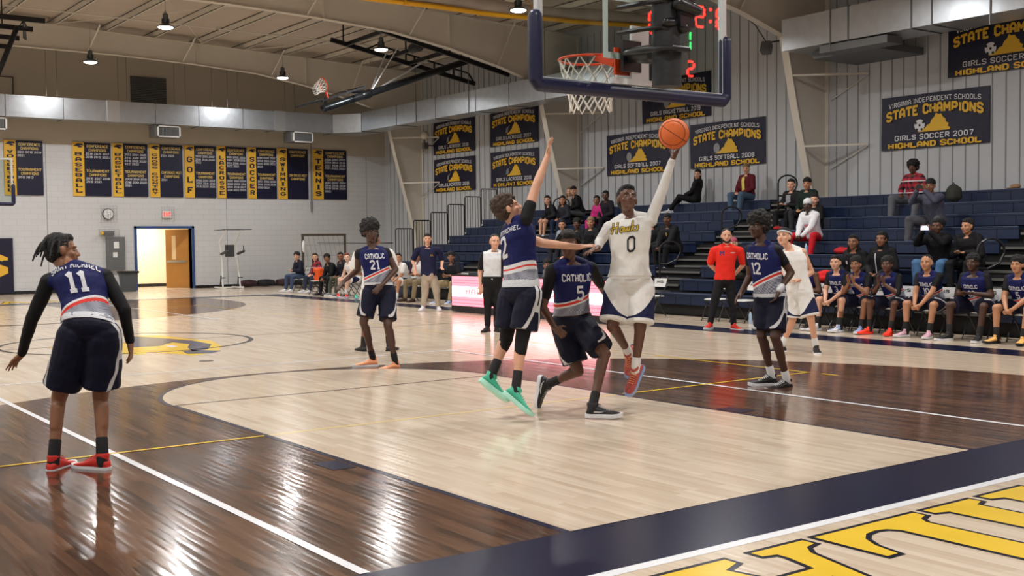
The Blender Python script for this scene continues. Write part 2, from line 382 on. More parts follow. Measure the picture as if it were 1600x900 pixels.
    gl['N'] = (1.15, [serif(.22, .44), [(.16, .15), (.28, .15), (.28, H - .1), (.16, H - .1)], [(0, H), (.34, H), (1.0, .3), (1.0, 0), (.86, 0), (.16, H - .2), (0, H - .07)], flip(serif(.93, .44)), [(.87, 0), (.99, 0), (.99, H - .15), (.87, H - .15)]])
    c8 = [(.5 + .42 * math.cos(t), H / 2 + H / 2 * math.sin(t)) for t in [PI / 2 - PI * i / 20 for i in range(21)]]
    gl['D'] = (1.05, stem(.26) + [[(.5, H), *c8[1:-1], (.5, 0), (.5, .12)] + [(.5 + .17 * math.cos(t), H / 2 + (H / 2 - .12) * math.sin(t)) for t in [-PI / 2 + PI * i / 14 for i in range(1, 15)]], [(.3, 0), (.52, 0), (.52, .12), (.3, .12)], [(.3, H - .12), (.52, H - .12), (.52, H), (.3, H)]])
    cg = [(.55 + .52 * math.cos(t), H / 2 + H / 2 * math.sin(t)) for t in [PI * .2 + PI * 1.6 * i / 30 for i in range(31)]]
    gi = [(.57 + .27 * math.cos(t), H / 2 + (H / 2 - .1) * math.sin(t)) for t in [PI * 1.8 - PI * 1.6 * i / 30 for i in range(31)]]
    gl['G'] = (1.1, [cg + gi, [(.6, .5), (1.08, .5), (1.08, .6), (1.0, .62), (1.0, .2), (.78, .1), (.78, .58), (.6, .58)]])
    def grow(p, d):
        n = len(p); a = sum(p[i][0] * p[(i + 1) % n][1] - p[(i + 1) % n][0] * p[i][1] for i in range(n)); sg = 1 if a > 0 else -1; out = []
        for i in range(n):
            x0, y0 = p[i - 1]; x1, y1 = p[i]; x2, y2 = p[(i + 1) % n]
            n1 = Vector((y1 - y0, x0 - x1)); n2 = Vector((y2 - y1, x1 - x2))
            if n1.length < 1e-6 or n2.length < 1e-6: out.append((x1, y1)); continue
            n1.normalize(); n2.normalize(); k = n1 + n2
            if k.length < .3: k = n1
            k = k / max(.5, k.dot(n1)); out.append((x1 + k.x * d * sg, y1 + k.y * d * sg))
        return out
    word = 'HIGHLAND'; gap = .10
    # photo: foot of L spans x -1.03 .. -0.10, letters run towards -x
    xs = []; x = 0
    for ch in word: xs.append(x); x += gl[ch][0] + gap
    xL = xs[4]; pc = [0]
    for s in (0, 1):
        for ch, xo in zip(word, xs):
            for pp in gl[ch][1]:
                pc[0] += 1
                for d, z, mi in ((.03, Z[1] + .00015 * (pc[0] % 7), 5), (0, Z[2] + .00015 * (pc[0] % 7), 4)):
                    q = []
                    for (a, b) in grow(pp, d):
                        X = -.10 - (a + xo - xL); Y = -.955 - (H * 1.15 - 0) * 0 - b * 1.15
                        q.append((X, Y) if s == 0 else (-X, CYL - Y))
                    ar = sum(q[i][0] * q[(i + 1) % len(q)][1] - q[(i + 1) % len(q)][0] * q[i][1] for i in range(len(q)))
                    poly(q if ar > 0 else q[::-1], z, mi)
    o = mb.build('floor', [M['maple'], M['brown'], M['navyp'], M['whitep'], M['yellowp'], M['blackp'], M['paley'], M['logo_navy'], M['palen']])
    tag(o, kind='structure')
build_floor()

# ------------------------------------------------------------------ walls
def wallmat():
    m = bpy.data.materials.new('painted block wall'); m.use_nodes = True; T = NT(m); b = m.node_tree.nodes['Principled BSDF']
    tc = T.n('ShaderNodeTexCoord'); mp = T.n('ShaderNodeMapping'); mp.inputs['Rotation'].default_value = (PI / 2, 0, 0)
    T.l.new(tc.outputs['Object'], mp.inputs[0])
    br = T.n('ShaderNodeTexBrick'); br.inputs['Scale'].default_value = 1; br.inputs['Brick Width'].default_value = .46; br.inputs['Row Height'].default_value = .2
    br.inputs['Mortar Size'].default_value = .006; br.inputs['Color1'].default_value = (1, 1, 1, 1); br.inputs['Color2'].default_value = (.97, .97, .97, 1); br.inputs['Mortar'].default_value = (.82, .82, .82, 1)
    T.l.new(mp.outputs[0], br.inputs['Vector'])
    q = T.n('ShaderNodeMix', data_type='RGBA', blend_type='MULTIPLY'); q.inputs[0].default_value = 1
    q.inputs[6].default_value = (*lin('cbccce'), 1); T.l.new(br.outputs[0], q.inputs[7]); T.l.new(q.outputs[2], b.inputs['Base Color'])
    b.inputs['Roughness'].default_value = .6
    return m
M['block'] = wallmat(); M['base'] = mat('black vinyl base', '15161c', .4)
M['tan'] = mat('upper wall darkened as duct shade', 'b9b0a0', .7, noise_amt=.05, nscale=1.5)  # duct shadow and lamp cut-off put into the upper wall colour
M['panel'] = mat('ribbed steel wall panel', 'bbbec2', .5, noise_amt=.05, nscale=1.2)
M['groove'] = mat('panel seam', '8c8e91', .7)
M['cream'] = mat('corridor wall', 'efe3c8', .6); M['steelw'] = mat('painted frame steel', 'd2ccc0', .5, noise_amt=.05, nscale=2)
DX0, DX1, DH = 7.34, 9.42, 2.27
mb = MB()
ZS = 5.25  # height where the painted-in shade of the far wall begins
for a, b in (((XL, YF, 0), (DX0, YF + .3, ZS)), ((DX1, YF, 0), (XR + .3, YF + .3, ZS)), ((DX0, YF, DH), (DX1, YF + .3, ZS))): mb.box(a, b, 0)
mb.box((XL, YF, ZS), (XR + .3, YF + .3, 10.2), 1)
for x in (4.22, 10.83, 16.95): mb.box((x - .012, YF - .004, 0), (x + .012, YF, ZS), 2)
tag(mb.build('wall_far', [M['block'], M['tan'], M['groove']]), kind='structure')
mb = MB(); mb.box((XL, YF - .02, 0), (DX0 - .1, YF, .11)); mb.box((DX1 + .1, YF - .02, 0), (XR, YF, .11))
tag(mb.build('baseboard_far', M['base']), kind='structure')
mb = MB(); mb.box((XR, YN - .3, -.1), (XR + .3, YF, 10.2), 0)
y = YN + .2
while y < YF - .3:
    mb.box((XR - .012, y, .02), (XR, y + .022, 8.35), 1); mb.box((XR - .02, y + .022, .02), (XR, y + .05, 8.35), 0)
    y += .33
tag(mb.build('wall_right', [M['panel'], M['groove']]), kind='structure')
mb = MB(); mb.box((XL - .3, YN - .3, -.1), (XL, YF + .3, 10.2)); tag(mb.build('wall_left', M['block']), kind='structure')
mb = MB(); mb.box((XL, YN - .3, -.1), (XR, YN, 10.2)); tag(mb.build('wall_near', M['block']), kind='structure')
# corridor behind the door
mb = MB(); mb.box((DX0 - 1.6, YF + 3.2, 0), (DX1 + 1.6, YF + 3.35, 2.9)); mb.box((DX0 - 1.75, YF + .3, 0), (DX0 - 1.6, YF + 3.35, 2.9)); mb.box((DX1 + 1.6, YF + .3, 0), (DX1 + 1.75, YF + 3.35, 2.9))
mb.box((DX0 - 1.75, YF + .3, 2.7), (DX1 + 1.75, YF + 3.35, 2.9))
mb.box((DX0 - 1.6, YF + 3.17, 0), (DX1 + 1.6, YF + 3.2, .12), 1)
tag(mb.build('wall_corridor', [M['cream'], M['base']]), kind='structure')
hl = bpy.data.lights.new('corridor_light', 'AREA'); hl.energy = 130; hl.size = 1.6; hl.color = (1, .93, .8)
ho = bpy.data.objects.new('corridor_light', hl); COL.objects.link(ho); ho.location = ((DX0 + DX1) / 2, YF + 1.8, 2.65)
M['bluef'] = mat('blue door frame', '2b4a7e', .4); M['oak'] = mat('varnished oak door', 'b07a3a', .35, noise_amt=.15, nscale=3); M['steel'] = mat('brushed steel', 'b5b5b5', .35, 1.0)
M['glass'] = mat('wired glass', 'e2c49a', .1)
mb = MB(); w = .09
mb.box((DX0 - w, YF - .05, 0), (DX0, YF + .34, DH + w)); mb.box((DX1, YF - .05, 0), (DX1 + w, YF + .34, DH + w)); mb.box((DX0 - w, YF - .05, DH), (DX1 + w, YF + .34, DH + w))
df = tag(mb.build('door_1', M['bluef']), kind='structure')
mb = MB(); a = Vector((DX1 - .04, YF + .2, 0)); d = Vector((-.62, .79, 0)).normalized()   # right leaf swung into the corridor
nrm = Vector((-d.y, d.x, 0))
def leaf(mb, u0, u1, z0, z1, t=.022, off=0, mi=0):
    mb.obox(a + d * (u0 + u1) / 2 + Vector((0, 0, (z0 + z1) / 2)) + nrm * off, d * ((u1 - u0) / 2), nrm * t, Vector((0, 0, (z1 - z0) / 2)), mi)
leaf(mb, 0, 1.0, .01, DH - .03)
dl = mb.build('door_leaf', M['oak'], df)
mb = MB(); leaf(mb, .55, .72, 1.1, 2.0, .026); mb.build('vision_panel', M['glass'], dl)
mb = MB(); leaf(mb, .1, .92, .98, 1.06, .05, -.0); mb.build('push_bar', M['steel'], dl)

# ------------------------------------------------------------------ ceiling, frames
def ztop(x): return 8.95 - .035 * abs(x - 2.0)
M['insul'] = mat('white faced insulation', 'b9ada0', .75, noise_amt=.08, nscale=.7, bump=.35, bscale=1.6)
mb = MB(); NX = 24; ys = [YN, YF]
n = 120
for i in range(NX):
    x0 = XL + (XR - XL) * i / NX; x1 = XL + (XR - XL) * (i + 1) / NX
    mb.add([(x0, YN, ztop(x0) + .22), (x1, YN, ztop(x1) + .22), (x1, YF, ztop(x1) + .22), (x0, YF, ztop(x0) + .22), (x0, YN, ztop(x0) + .3), (x1, YN, ztop(x1) + .3), (x1, YF, ztop(x1) + .3), (x0, YF, ztop(x0) + .3)],
           [(0, 1, 2, 3), (4, 7, 6, 5), (0, 4, 5, 1), (3, 2, 6, 7)])
tag(mb.build('ceiling', M['insul']), kind='structure')
tn = [0]
def trim(mb, m): tn[0] += 1; return tag(mb.build('trim_%d' % tn[0], m), kind='structure')
x = XR - 1.0
while x > XL + .5:                                  # purlins along the hall
    mb = MB(); z = ztop(x)
    mb.box((x - .035, YN, z), (x + .035, YF, z + .02)); mb.box((x - .035, YN, z), (x - .022, YF, z + .21)); mb.box((x - .035, YN, z + .19), (x + .035, YF, z + .21))
    trim(mb, M['steelw']); x -= 1.62
def zbot(x):                                        # underside of the rafter
    P = [(2.0, 8.1), (5.8, 8.08), (8.4, 8.0), (10.84, 7.85), (12.8, 7.55), (14.7, 7.14), (16.2, 6.72)]
    x = abs(x - 2.0) + 2.0
    for (a, b), (c, d_) in zip(P, P[1:]):
        if x <= c: return b + (d_ - b) * (x - a) / (c - a)
    return P[-1][1]
for fy in (-5.9, 4.0, 14.0, 24.1, 33.9):
    mb = MB(); xs = [XR - .02, 16.2, 14.7, 12.8, 10.84, 8.4, 5.8, 2.0]; tw = .012; fw = .11
    xs = xs + [4 - q for q in xs[-2::-1]]; xs = [q for q in xs if q > XL + 1.2]
    for x1, x0 in zip(xs, xs[1:]):
        b0, b1, t0, t1 = zbot(x0), zbot(x1), ztop(x0) - .01, ztop(x1) - .01
        for (ya, yb, za0, za1, zb0, zb1) in ((fy - tw / 2, fy + tw / 2, b0, b1, t0, t1), (fy - fw, fy + fw, b0 - .02, b1 - .02, b0, b1), (fy - fw, fy + fw, t0 - .02, t1 - .02, t0, t1)):
            mb.add([(x0, ya, za0), (x1, ya, za1), (x1, yb, za1), (x0, yb, za0), (x0, ya, zb0), (x1, ya, zb1), (x1, yb, zb1), (x0, yb, zb0)],
                   [(0, 3, 2, 1), (4, 5, 6, 7), (0, 1, 5, 4), (1, 2, 6, 5), (2, 3, 7, 6), (3, 0, 4, 7)])
    for x_ in (12.8, 8.6, -1.0): mb.box((x_ - .01, fy - fw, zbot(x_)), (x_ + .01, fy + fw, ztop(x_) - .02))
    # tapered column with sloping inner flange
    C = [(16.2, 6.72), (16.62, 5.0), (17.1, 3.3), (17.45, 2.0), (17.62, 0)]
    for (xa, za), (xb, zb) in zip(C, C[1:]):
        mb.add([(xa, fy - tw / 2, za), (XR - .02, fy - tw / 2, za), (XR - .02, fy - tw / 2, zb), (xb, fy - tw / 2, zb), (xa, fy + tw / 2, za), (XR - .02, fy + tw / 2, za), (XR - .02, fy + tw / 2, zb), (xb, fy + tw / 2, zb)],
               [(0, 1, 2, 3), (4, 7, 6, 5), (0, 4, 5, 1), (3, 2, 6, 7), (0, 3, 7, 4), (1, 5, 6, 2)])
        mb.bar((xa - .01, fy, za), (xb - .01, fy, zb), fw * 2, .025, up=(1, 0, .3))
    mb.box((16.2, fy - fw, 6.70), (XR - .02, fy + fw, 6.72)); mb.box((XR - .03, fy - fw, 0), (XR - .02, fy + fw, ztop(XR)))
    # flange braces up to the purlins
    for k, x_ in enumerate((14.6, 11.4, 8.1, 4.9, 1.6, -1.6)):
        mb.bar((x_, fy - .06, zbot(x_) + .01), (x_ + .18, fy - .85, ztop(x_) + .02), .06, .012)
    trim(mb, M['steelw'])
    # girt braces on the wall
    for zz in (4.0, 5.75):
        mb = MB(); xc = 16.9 if zz < 5 else 16.45
        mb.bar((xc, fy - .08, zz), (XR - .05, fy - 1.35, zz), .06, .05); mb.bar((XR - .09, fy - 1.4, zz - .02), (XR - .09, fy + 1.4, zz - .02), .03, .03) if False else None
        mb.bar((XR - .06, fy - 1.35, zz - .03), (XR - .06, fy - .2, zz - .55), .03, .02)
        trim(mb, M['steelw'])
# thin cross rods and pipes under the roof
mb = MB()
for y0, y1 in ((14.2, 23.9), (24.3, 33.7)):
    for x0 in (-3.0, 3.6, 10.2):
        mb.tube([(x0, y0, ztop(x0) - .06), (x0 + 5.2, y1, ztop(x0 + 5.2) - .06)], .011, 5); mb.tube([(x0 + 5.2, y0, ztop(x0 + 5.2) - .06), (x0, y1, ztop(x0) - .06)], .011, 5)
trim(mb, M['steelw'])
mb = MB()
for y0 in (19.0, 29.0): mb.tube([(XL, y0, 8.45), (XR - .1, y0, 8.3)], .02, 6)
trim(mb, M['steelw'])

# ------------------------------------------------------------------ lamps
M['lampb'] = mat('grey lamp housing', '5f6468', .4, .6); M['lens'] = mat('lit lamp lens', 'ffffff', .3, emit='fffaf2', estr=14)
M['wire'] = mat('thin steel wire', '8b8b86', .4, .7)
def make_lamp():
    t = empty('high_bay_lamp', (0, 0, 0), 0, 'x', 'lamp', 'high-bay lamps')
    mb = MB(); mb.tube([(0, 0, .10), (0, 0, .16), (0, 0, .34), (0, 0, .37)], [.05, .075, .075, .05], 12)
    for k in range(10):
        a_ = 2 * PI * k / 10; mb.box((.0, 0, 0), (.0001, .0001, .0001)) if False else None
        mb.bar((math.cos(a_) * .07, math.sin(a_) * .07, .17), (math.cos(a_) * .105, math.sin(a_) * .105, .17), .012, .12)
    mb.build('housing', M['lampb'], t)
    mb = MB(); mb.tube([(0, 0, .0), (0, 0, .02), (0, 0, .06), (0, 0, .11)], [.235, .235, .16, .06], 24); mb.build('reflector', M['lampb'], t, smooth=True)
    mb = MB(); mb.ell((0, 0, .0), (.2, 0, 0), (0, .2, 0), (0, 0, .05), 20, 8); mb.build('lens', M['lens'], t, smooth=True)
    mb = MB(); mb.tube([(0, 0, .37), (0, 0, 1.15)], .006, 5); mb.tube([(-.03, 0, .4), (0, 0, .46), (.03, 0, .4), (0, 0, .36), (-.03, 0, .4)], .008, 5); mb.build('hanging_wire', M['wire'], t)
    return t
lamp0 = make_lamp(); first = True
vis = {(4.5, 25.2): 'lit high-bay lamp on a long wire, upper of the two on the left', (4.5, 32.2): 'lit high-bay lamp just above the silver duct, lower of the two on the left',
       (11.1, 25.2): 'lit high-bay lamp among the black beams of the folded hoop', (11.1, 32.2): 'lit high-bay lamp below the rafter left of the folded orange rim', (11.1, 18.2): 'lit high-bay lamp by the yellow edged curtain, left of the glass backboard'}
for lx in LAMP_X:
    for ly in LAMP_Y:
        lb = vis.get((lx, ly), 'lit high-bay lamp hanging from the roof outside the photo')
        zc = LAMP_Z
        if first: lamp0.location = (lx, ly, zc); lamp0['label'] = lb; first = False
        else: dup(lamp0, (lx, ly, zc), 0, lb)
        L = bpy.data.lights.new('lamp_light', 'AREA'); L.shape = 'DISK'; L.size = .4; L.energy = LAMP_W; L.color = LAMP_COL; L.spread = math.radians(LAMP_SPREAD)
        lo = bpy.data.objects.new('lamp_light', L); COL.objects.link(lo); lo.location = (lx, ly, zc - .07)

# ------------------------------------------------------------------ ducts
M['galv'] = mat('galvanised duct', 'c2c8cf', .30, .8, noise_amt=.14, nscale=5, bump=.25, bscale=2.2); M['dark'] = mat('dark rubber', '101114', .6); M['galvd'] = mat('dull duct flange', '6d7276', .5, .6); M['galvl'] = mat('bright duct seam', 'd9dde0', .3, .85)
def duct():
    t = empty('air_duct', (0, 35.6, 5.95), 0, 'long silver rectangular air duct running round the hall above the banners', 'duct')
    def P(mb, name, m): 
        o = mb.build(name, m, t); o.location = (0, -35.6, -5.95); return o
    Z0, Z1 = 5.98, 6.70; D0, D1 = 35.3, 36.1
    xs = [-11, -7.6, -4.2, -.8, 2.6, 4.45, 7.6, 9.2, 10.9, 12.15, 14.6]
    mb = MB()
    for a_, b_ in zip(xs, xs[1:]): mb.box((a_ + .01, D0, Z0), (b_ - .01, D1, Z1))
    P(mb, 'duct_run', M['galv'])
    mb = MB(); xe, ye = 14.6, 35.3       # corner and side run, stepping out as it nears
    mb.prism([(14.6, 35.3, Z0), (14.6, 36.1, Z0), (16.2, 36.1, Z0), (16.2, 34.3, Z0), (15.35, 34.3, Z0)], (0, 0, Z1 - Z0)); P(mb, 'duct_corner', M['galv'])
    mb = MB(); yy = [34.3, 31.6, 28.9, 26.4, 24.5, 21.5, 18.5]
    for a_, b_ in zip(yy, yy[1:]): mb.box((15.35, b_ + .01, Z0 + .03), (16.2, a_ - .01, Z1 + .03))
    P(mb, 'duct_run', M['galv'])
    mb = MB()
    for a_, b_ in ((13.45, 11.5), (11.5, 9.85), (9.85, 9.35), (9.35, 6.4), (6.4, 3.4), (3.4, -2)): mb.box((15.5, b_ + .01, 6.2), (16.3 if a_ > 13.5 else 16.6, a_ - .01, 6.95))
    P(mb, 'duct_run', M['galv'])
    for x_ in xs[1:]: mb = MB(); mb.box((x_ - .012, D0 - .01, Z0 - .02), (x_ + .012, D1 + .02, Z1 + .02)); P(mb, 'flange', M['galvd'])
    for y_ in yy: mb = MB(); mb.box((15.34, y_ - .012, Z0 + .01), (16.22, y_ + .012, Z1 + .05)); P(mb, 'flange', M['galvd'])
    for y_ in (11.5, 9.85, 9.35, 6.4, 3.4): mb = MB(); mb.box((15.49, y_ - .02, 6.18), (16.62, y_ + .02, 6.97)); P(mb, 'flange', M['galvd'])
    for a_, b_ in ((5.9, 6.35), (12.15, 12.6)): mb = MB(); mb.box((a_, D0 - .03, Z0 - .015), (b_, D0, Z1 + .015)); P(mb, 'access_panel', M['galvl'])
    for x_ in (-9, -5.5, 3.9, 4.25, 6.3, 6.6, 8.3, 8.7, 9.7, 10.3, 10.7, 12.6, 13.0):
        mb = MB(); mb.bar((x_, D0 - .01, Z1), (x_, D0 - .01, 8.6), .018); P(mb, 'hanger_rod', M['wire'])
    for y_ in (30.2, 26.8, 22.6, 12.0, 8.0):
        mb = MB(); mb.bar((15.34 if y_ > 20 else 15.48, y_, Z0), (15.34 if y_ > 20 else 15.48, y_, 8.3), .02); P(mb, 'hanger_rod', M['wire'])
    return t
duct()
M['white'] = mat('white painted metal', 'e6e6e4', .45); M['vent'] = mat('vent slats', '8e9295', .4, .4); M['gunm'] = mat('grey sheet metal', '77797b', .45, .5)
def diffuser(cx, y, z, label):
    t = empty('air_vent', (cx, y, z), 0, label, 'vent', 'vents under the duct')
    mb = MB(); mb.box((-.5, .06, -.2), (.36, .7, .2)); mb.build('plenum', M['gunm'], t)
    mb = MB()
    for a_, b_ in (((-.42, 0, -.2), (.42, .06, -.16)), ((-.42, 0, .16), (.42, .06, .2)), ((-.42, 0, -.2), (-.37, .06, .2)), ((.37, 0, -.2), (.42, .06, .2))): mb.box(a_, b_)
    mb.build('frame', M['white'], t)
    mb = MB()
    for i in range(15): mb.box((-.36 + i * .051, .01, -.16), (-.345 + i * .051, .055, .16))
    mb.build('louvre', M['vent'], t)
diffuser(8.05, 35.2, 5.72, 'white framed air vent under the duct above the basketball banner')
diffuser(13.3, 35.2, 5.76, 'white framed air vent under the duct above the tennis banner')
diffuser(2.2, 35.2, 5.72, 'white framed air vent at the left edge above the volleyball banner')
M['louv'] = mat('dark louvre', '3c3a37', .6, noise_amt=.2, nscale=6)
t = empty('wall_louvre', (7.9, YF - .05, 7.35), 0, 'large dark square louvre high on the shaded far wall', 'vent')
mb = MB(); mb.box((-.66, 0, -.5), (.66, .04, .5)); mb.build('backing', M['louv'], t)
mb = MB()
for i in range(16): mb.obox((0, -.01, -.46 + i * .061), (.64, 0, 0), (0, .022, -.018), (0, .003, .004))
mb.build('slat', M['gunm'], t)
t = empty('wall_louvre', (2.55, YF - .05, 7.1), 0, 'pale framed louvre at the left edge above the duct', 'vent')
mb = MB(); mb.box((-.66, 0, -.4), (.66, .04, .4)); mb.build('backing', M['tan'], t)
mb = MB()
for a_, b_ in (((-.66, -.03, -.4), (.66, 0, -.37)), ((-.66, -.03, .37), (.66, 0, .4)), ((.63, -.03, -.4), (.66, 0, .4))): mb.box(a_, b_)
mb.build('frame', M['louv'], t)
t = empty('air_vent', (16.7, 12.0, 6.0), 0, 'long flat grey grille box under the near duct', 'vent')
mb = MB(); mb.box((-1.15, -1.5, .0), (-.6, .35, .17)); mb.build('housing', M['gunm'], t)
mb = MB(); mb.box((-.6, -.9, .0), (1.1, 1.0, .17)); mb.build('branch_duct', M['galvd'], t)
# ------------------------------------------------------------------ bleachers
M['blue'] = mat('blue moulded seat plastic', '122342', .45, noise_amt=.12, nscale=2); M['deck'] = mat('grey deck edge', '5a5c5e', .5, .3); M['blackm'] = mat('black painted steel', '121317', .35)
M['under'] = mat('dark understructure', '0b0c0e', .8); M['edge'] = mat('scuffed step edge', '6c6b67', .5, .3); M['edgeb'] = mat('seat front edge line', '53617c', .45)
BX = lambda k: 11.5 + .69 * (k - 1)
BZ = lambda k: .5 + .275 * (k - 1)
SECT = [(-1.0, 5.5), (7.05, 13.6), (15.15, 22.0), (23.55, 27.5)]
def bleachers():
    t = empty('bleachers', (11.5, 13.2, 0), 0, 'nine rows of dark blue bleachers with black aisle rails along the right wall', 'bleachers')
    off = Vector((-11.5, -13.2, 0))
    def P(mb, n, m, par=None):
        o = mb.build(n, m, par or t)
        if par is None: o.location = off
        return o
    for k in range(1, 10):
        x, z = BX(k), BZ(k)
        for (y0, y1) in SECT:
            if k == 1 and y0 == 23.55: continue
            if k == 2 and y0 == 23.55: y0 = 24.2
            mb = MB(); mb.box((x, y0, z - .05), (x + .30, y1, z)); mb.box((x + .012, y0, z - .25), (x + .05, y1, z - .05)); mb.box((x - .008, y0, z - .012), (x, y1, z + .001), 1)
            yy = y0 + .46
            while yy < y1 - .1: mb.box((x + .006, yy - .005, z - .25), (x + .02, yy + .005, z - .01), 2); yy += .46
            P(mb, 'seat_row', [M['blue'], M['edgeb'], M['under']])
        # deck behind the seat, carrying the feet of the next row
        mb = MB(); zd = z - .15
        mb.box((x + .30, -1.0, zd - .04), (BX(k + 1) + .05, 27.5, zd)) if k < 9 else mb.box((x + .30, -1, z - .2), (XR - .1, 27.5, z - .16))
        P(mb, 'deck', M['deck'])
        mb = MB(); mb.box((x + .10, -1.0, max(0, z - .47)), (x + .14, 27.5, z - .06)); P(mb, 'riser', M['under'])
        # aisle treads: open grey steps
        for (y0, y1) in ((5.5, 7.05), (13.6, 15.15), (22.0, 23.55)):
            mb = MB(); mb.box((x + .02, y0 + .05, z - .155), (x + .32, y1 - .05, z - .125), 0); mb.box((x, y0 + .05, z - .17), (x + .02, y1 - .05, z - .125), 1)
            P(mb, 'aisle_step', [M['deck'], M['edge']])
            if k > 1:
                mb = MB(); mb.box((x - .3, y0 + .3, z - .30), (x + .0, y1 - .3, z - .275), 0); mb.box((x - .32, y0 + .3, z - .315), (x - .3, y1 - .3, z - .275), 1)
                P(mb, 'aisle_step', [M['deck'], M['edge']])
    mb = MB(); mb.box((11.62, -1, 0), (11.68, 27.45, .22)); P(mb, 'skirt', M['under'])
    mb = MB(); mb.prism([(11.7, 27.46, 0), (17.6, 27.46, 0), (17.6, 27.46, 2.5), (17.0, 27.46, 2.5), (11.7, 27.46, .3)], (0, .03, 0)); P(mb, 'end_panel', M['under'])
    # aisle hoops
    for (yc, ks) in ((6.3, (2, 5, 8)), (14.4, (2, 5, 8)), (22.8, (1, 4, 7))):
        for k in ks:
            x, z = BX(k) + .15, BZ(k) - .12
            pts = [(x, yc, z), (x, yc, z + .78)] + [(x + .22 - .22 * math.cos(a_), yc, z + .78 + .2 * math.sin(a_)) for a_ in [PI * i / 8 for i in range(1, 9)]] + [(x + .44, yc, z + .72), (x + .36, yc, z + .55), (x + .16, yc, z + .45), (x, yc, z + .46)]
            pts = [(p[0], yc - (p[0] - x) * .55, p[2]) for p in pts]
            mb = MB(); mb.tube(pts, .022, 8); P(mb, 'aisle_handrail', M['blackm'])
            mb = MB(); mb.rc((x, yc, z - .02), (x, yc, z + .02), .05, .05, flat=True); P(mb, 'rail_foot', M['blackm'])
    # end guard rails with balusters
    for k in range(3, 10):
        x0 = BX(k) + .0; x1 = x0 + .66; z0 = BZ(k) - .15; z1 = BZ(k) + 1.07; y = 27.55
        mb = MB(); mb.tube([(x0, y, z0), (x0, y, z1 - .04), (x0 + .04, y, z1), (x1 - .04, y, z1), (x1, y, z1 - .04), (x1, y, z0)], .02, 7)
        fr = P(mb, 'end_rail', M['blackm'])
        mb = MB()
        for i in range(1, 6): mb.bar((x0 + .66 * i / 6, y, z0 + .02), (x0 + .66 * i / 6, y, z1), .013)
        mb.bar((x0, y, z0 + .03), (x1, y, z0 + .03), .02); mb.build('balusters', M['blackm'], fr)
    # lower rail on the floor beside row one
    mb = MB(); mb.tube([(11.9, 27.6, .0), (11.9, 27.6, 1.65), (12.8, 27.6, 1.65)], .018, 6); mb.tube([(11.9, 27.6, 1.65), (10.2, 27.9, 1.68)], .014, 6); P(mb, 'end_rail', M['blackm'])
bleachers()

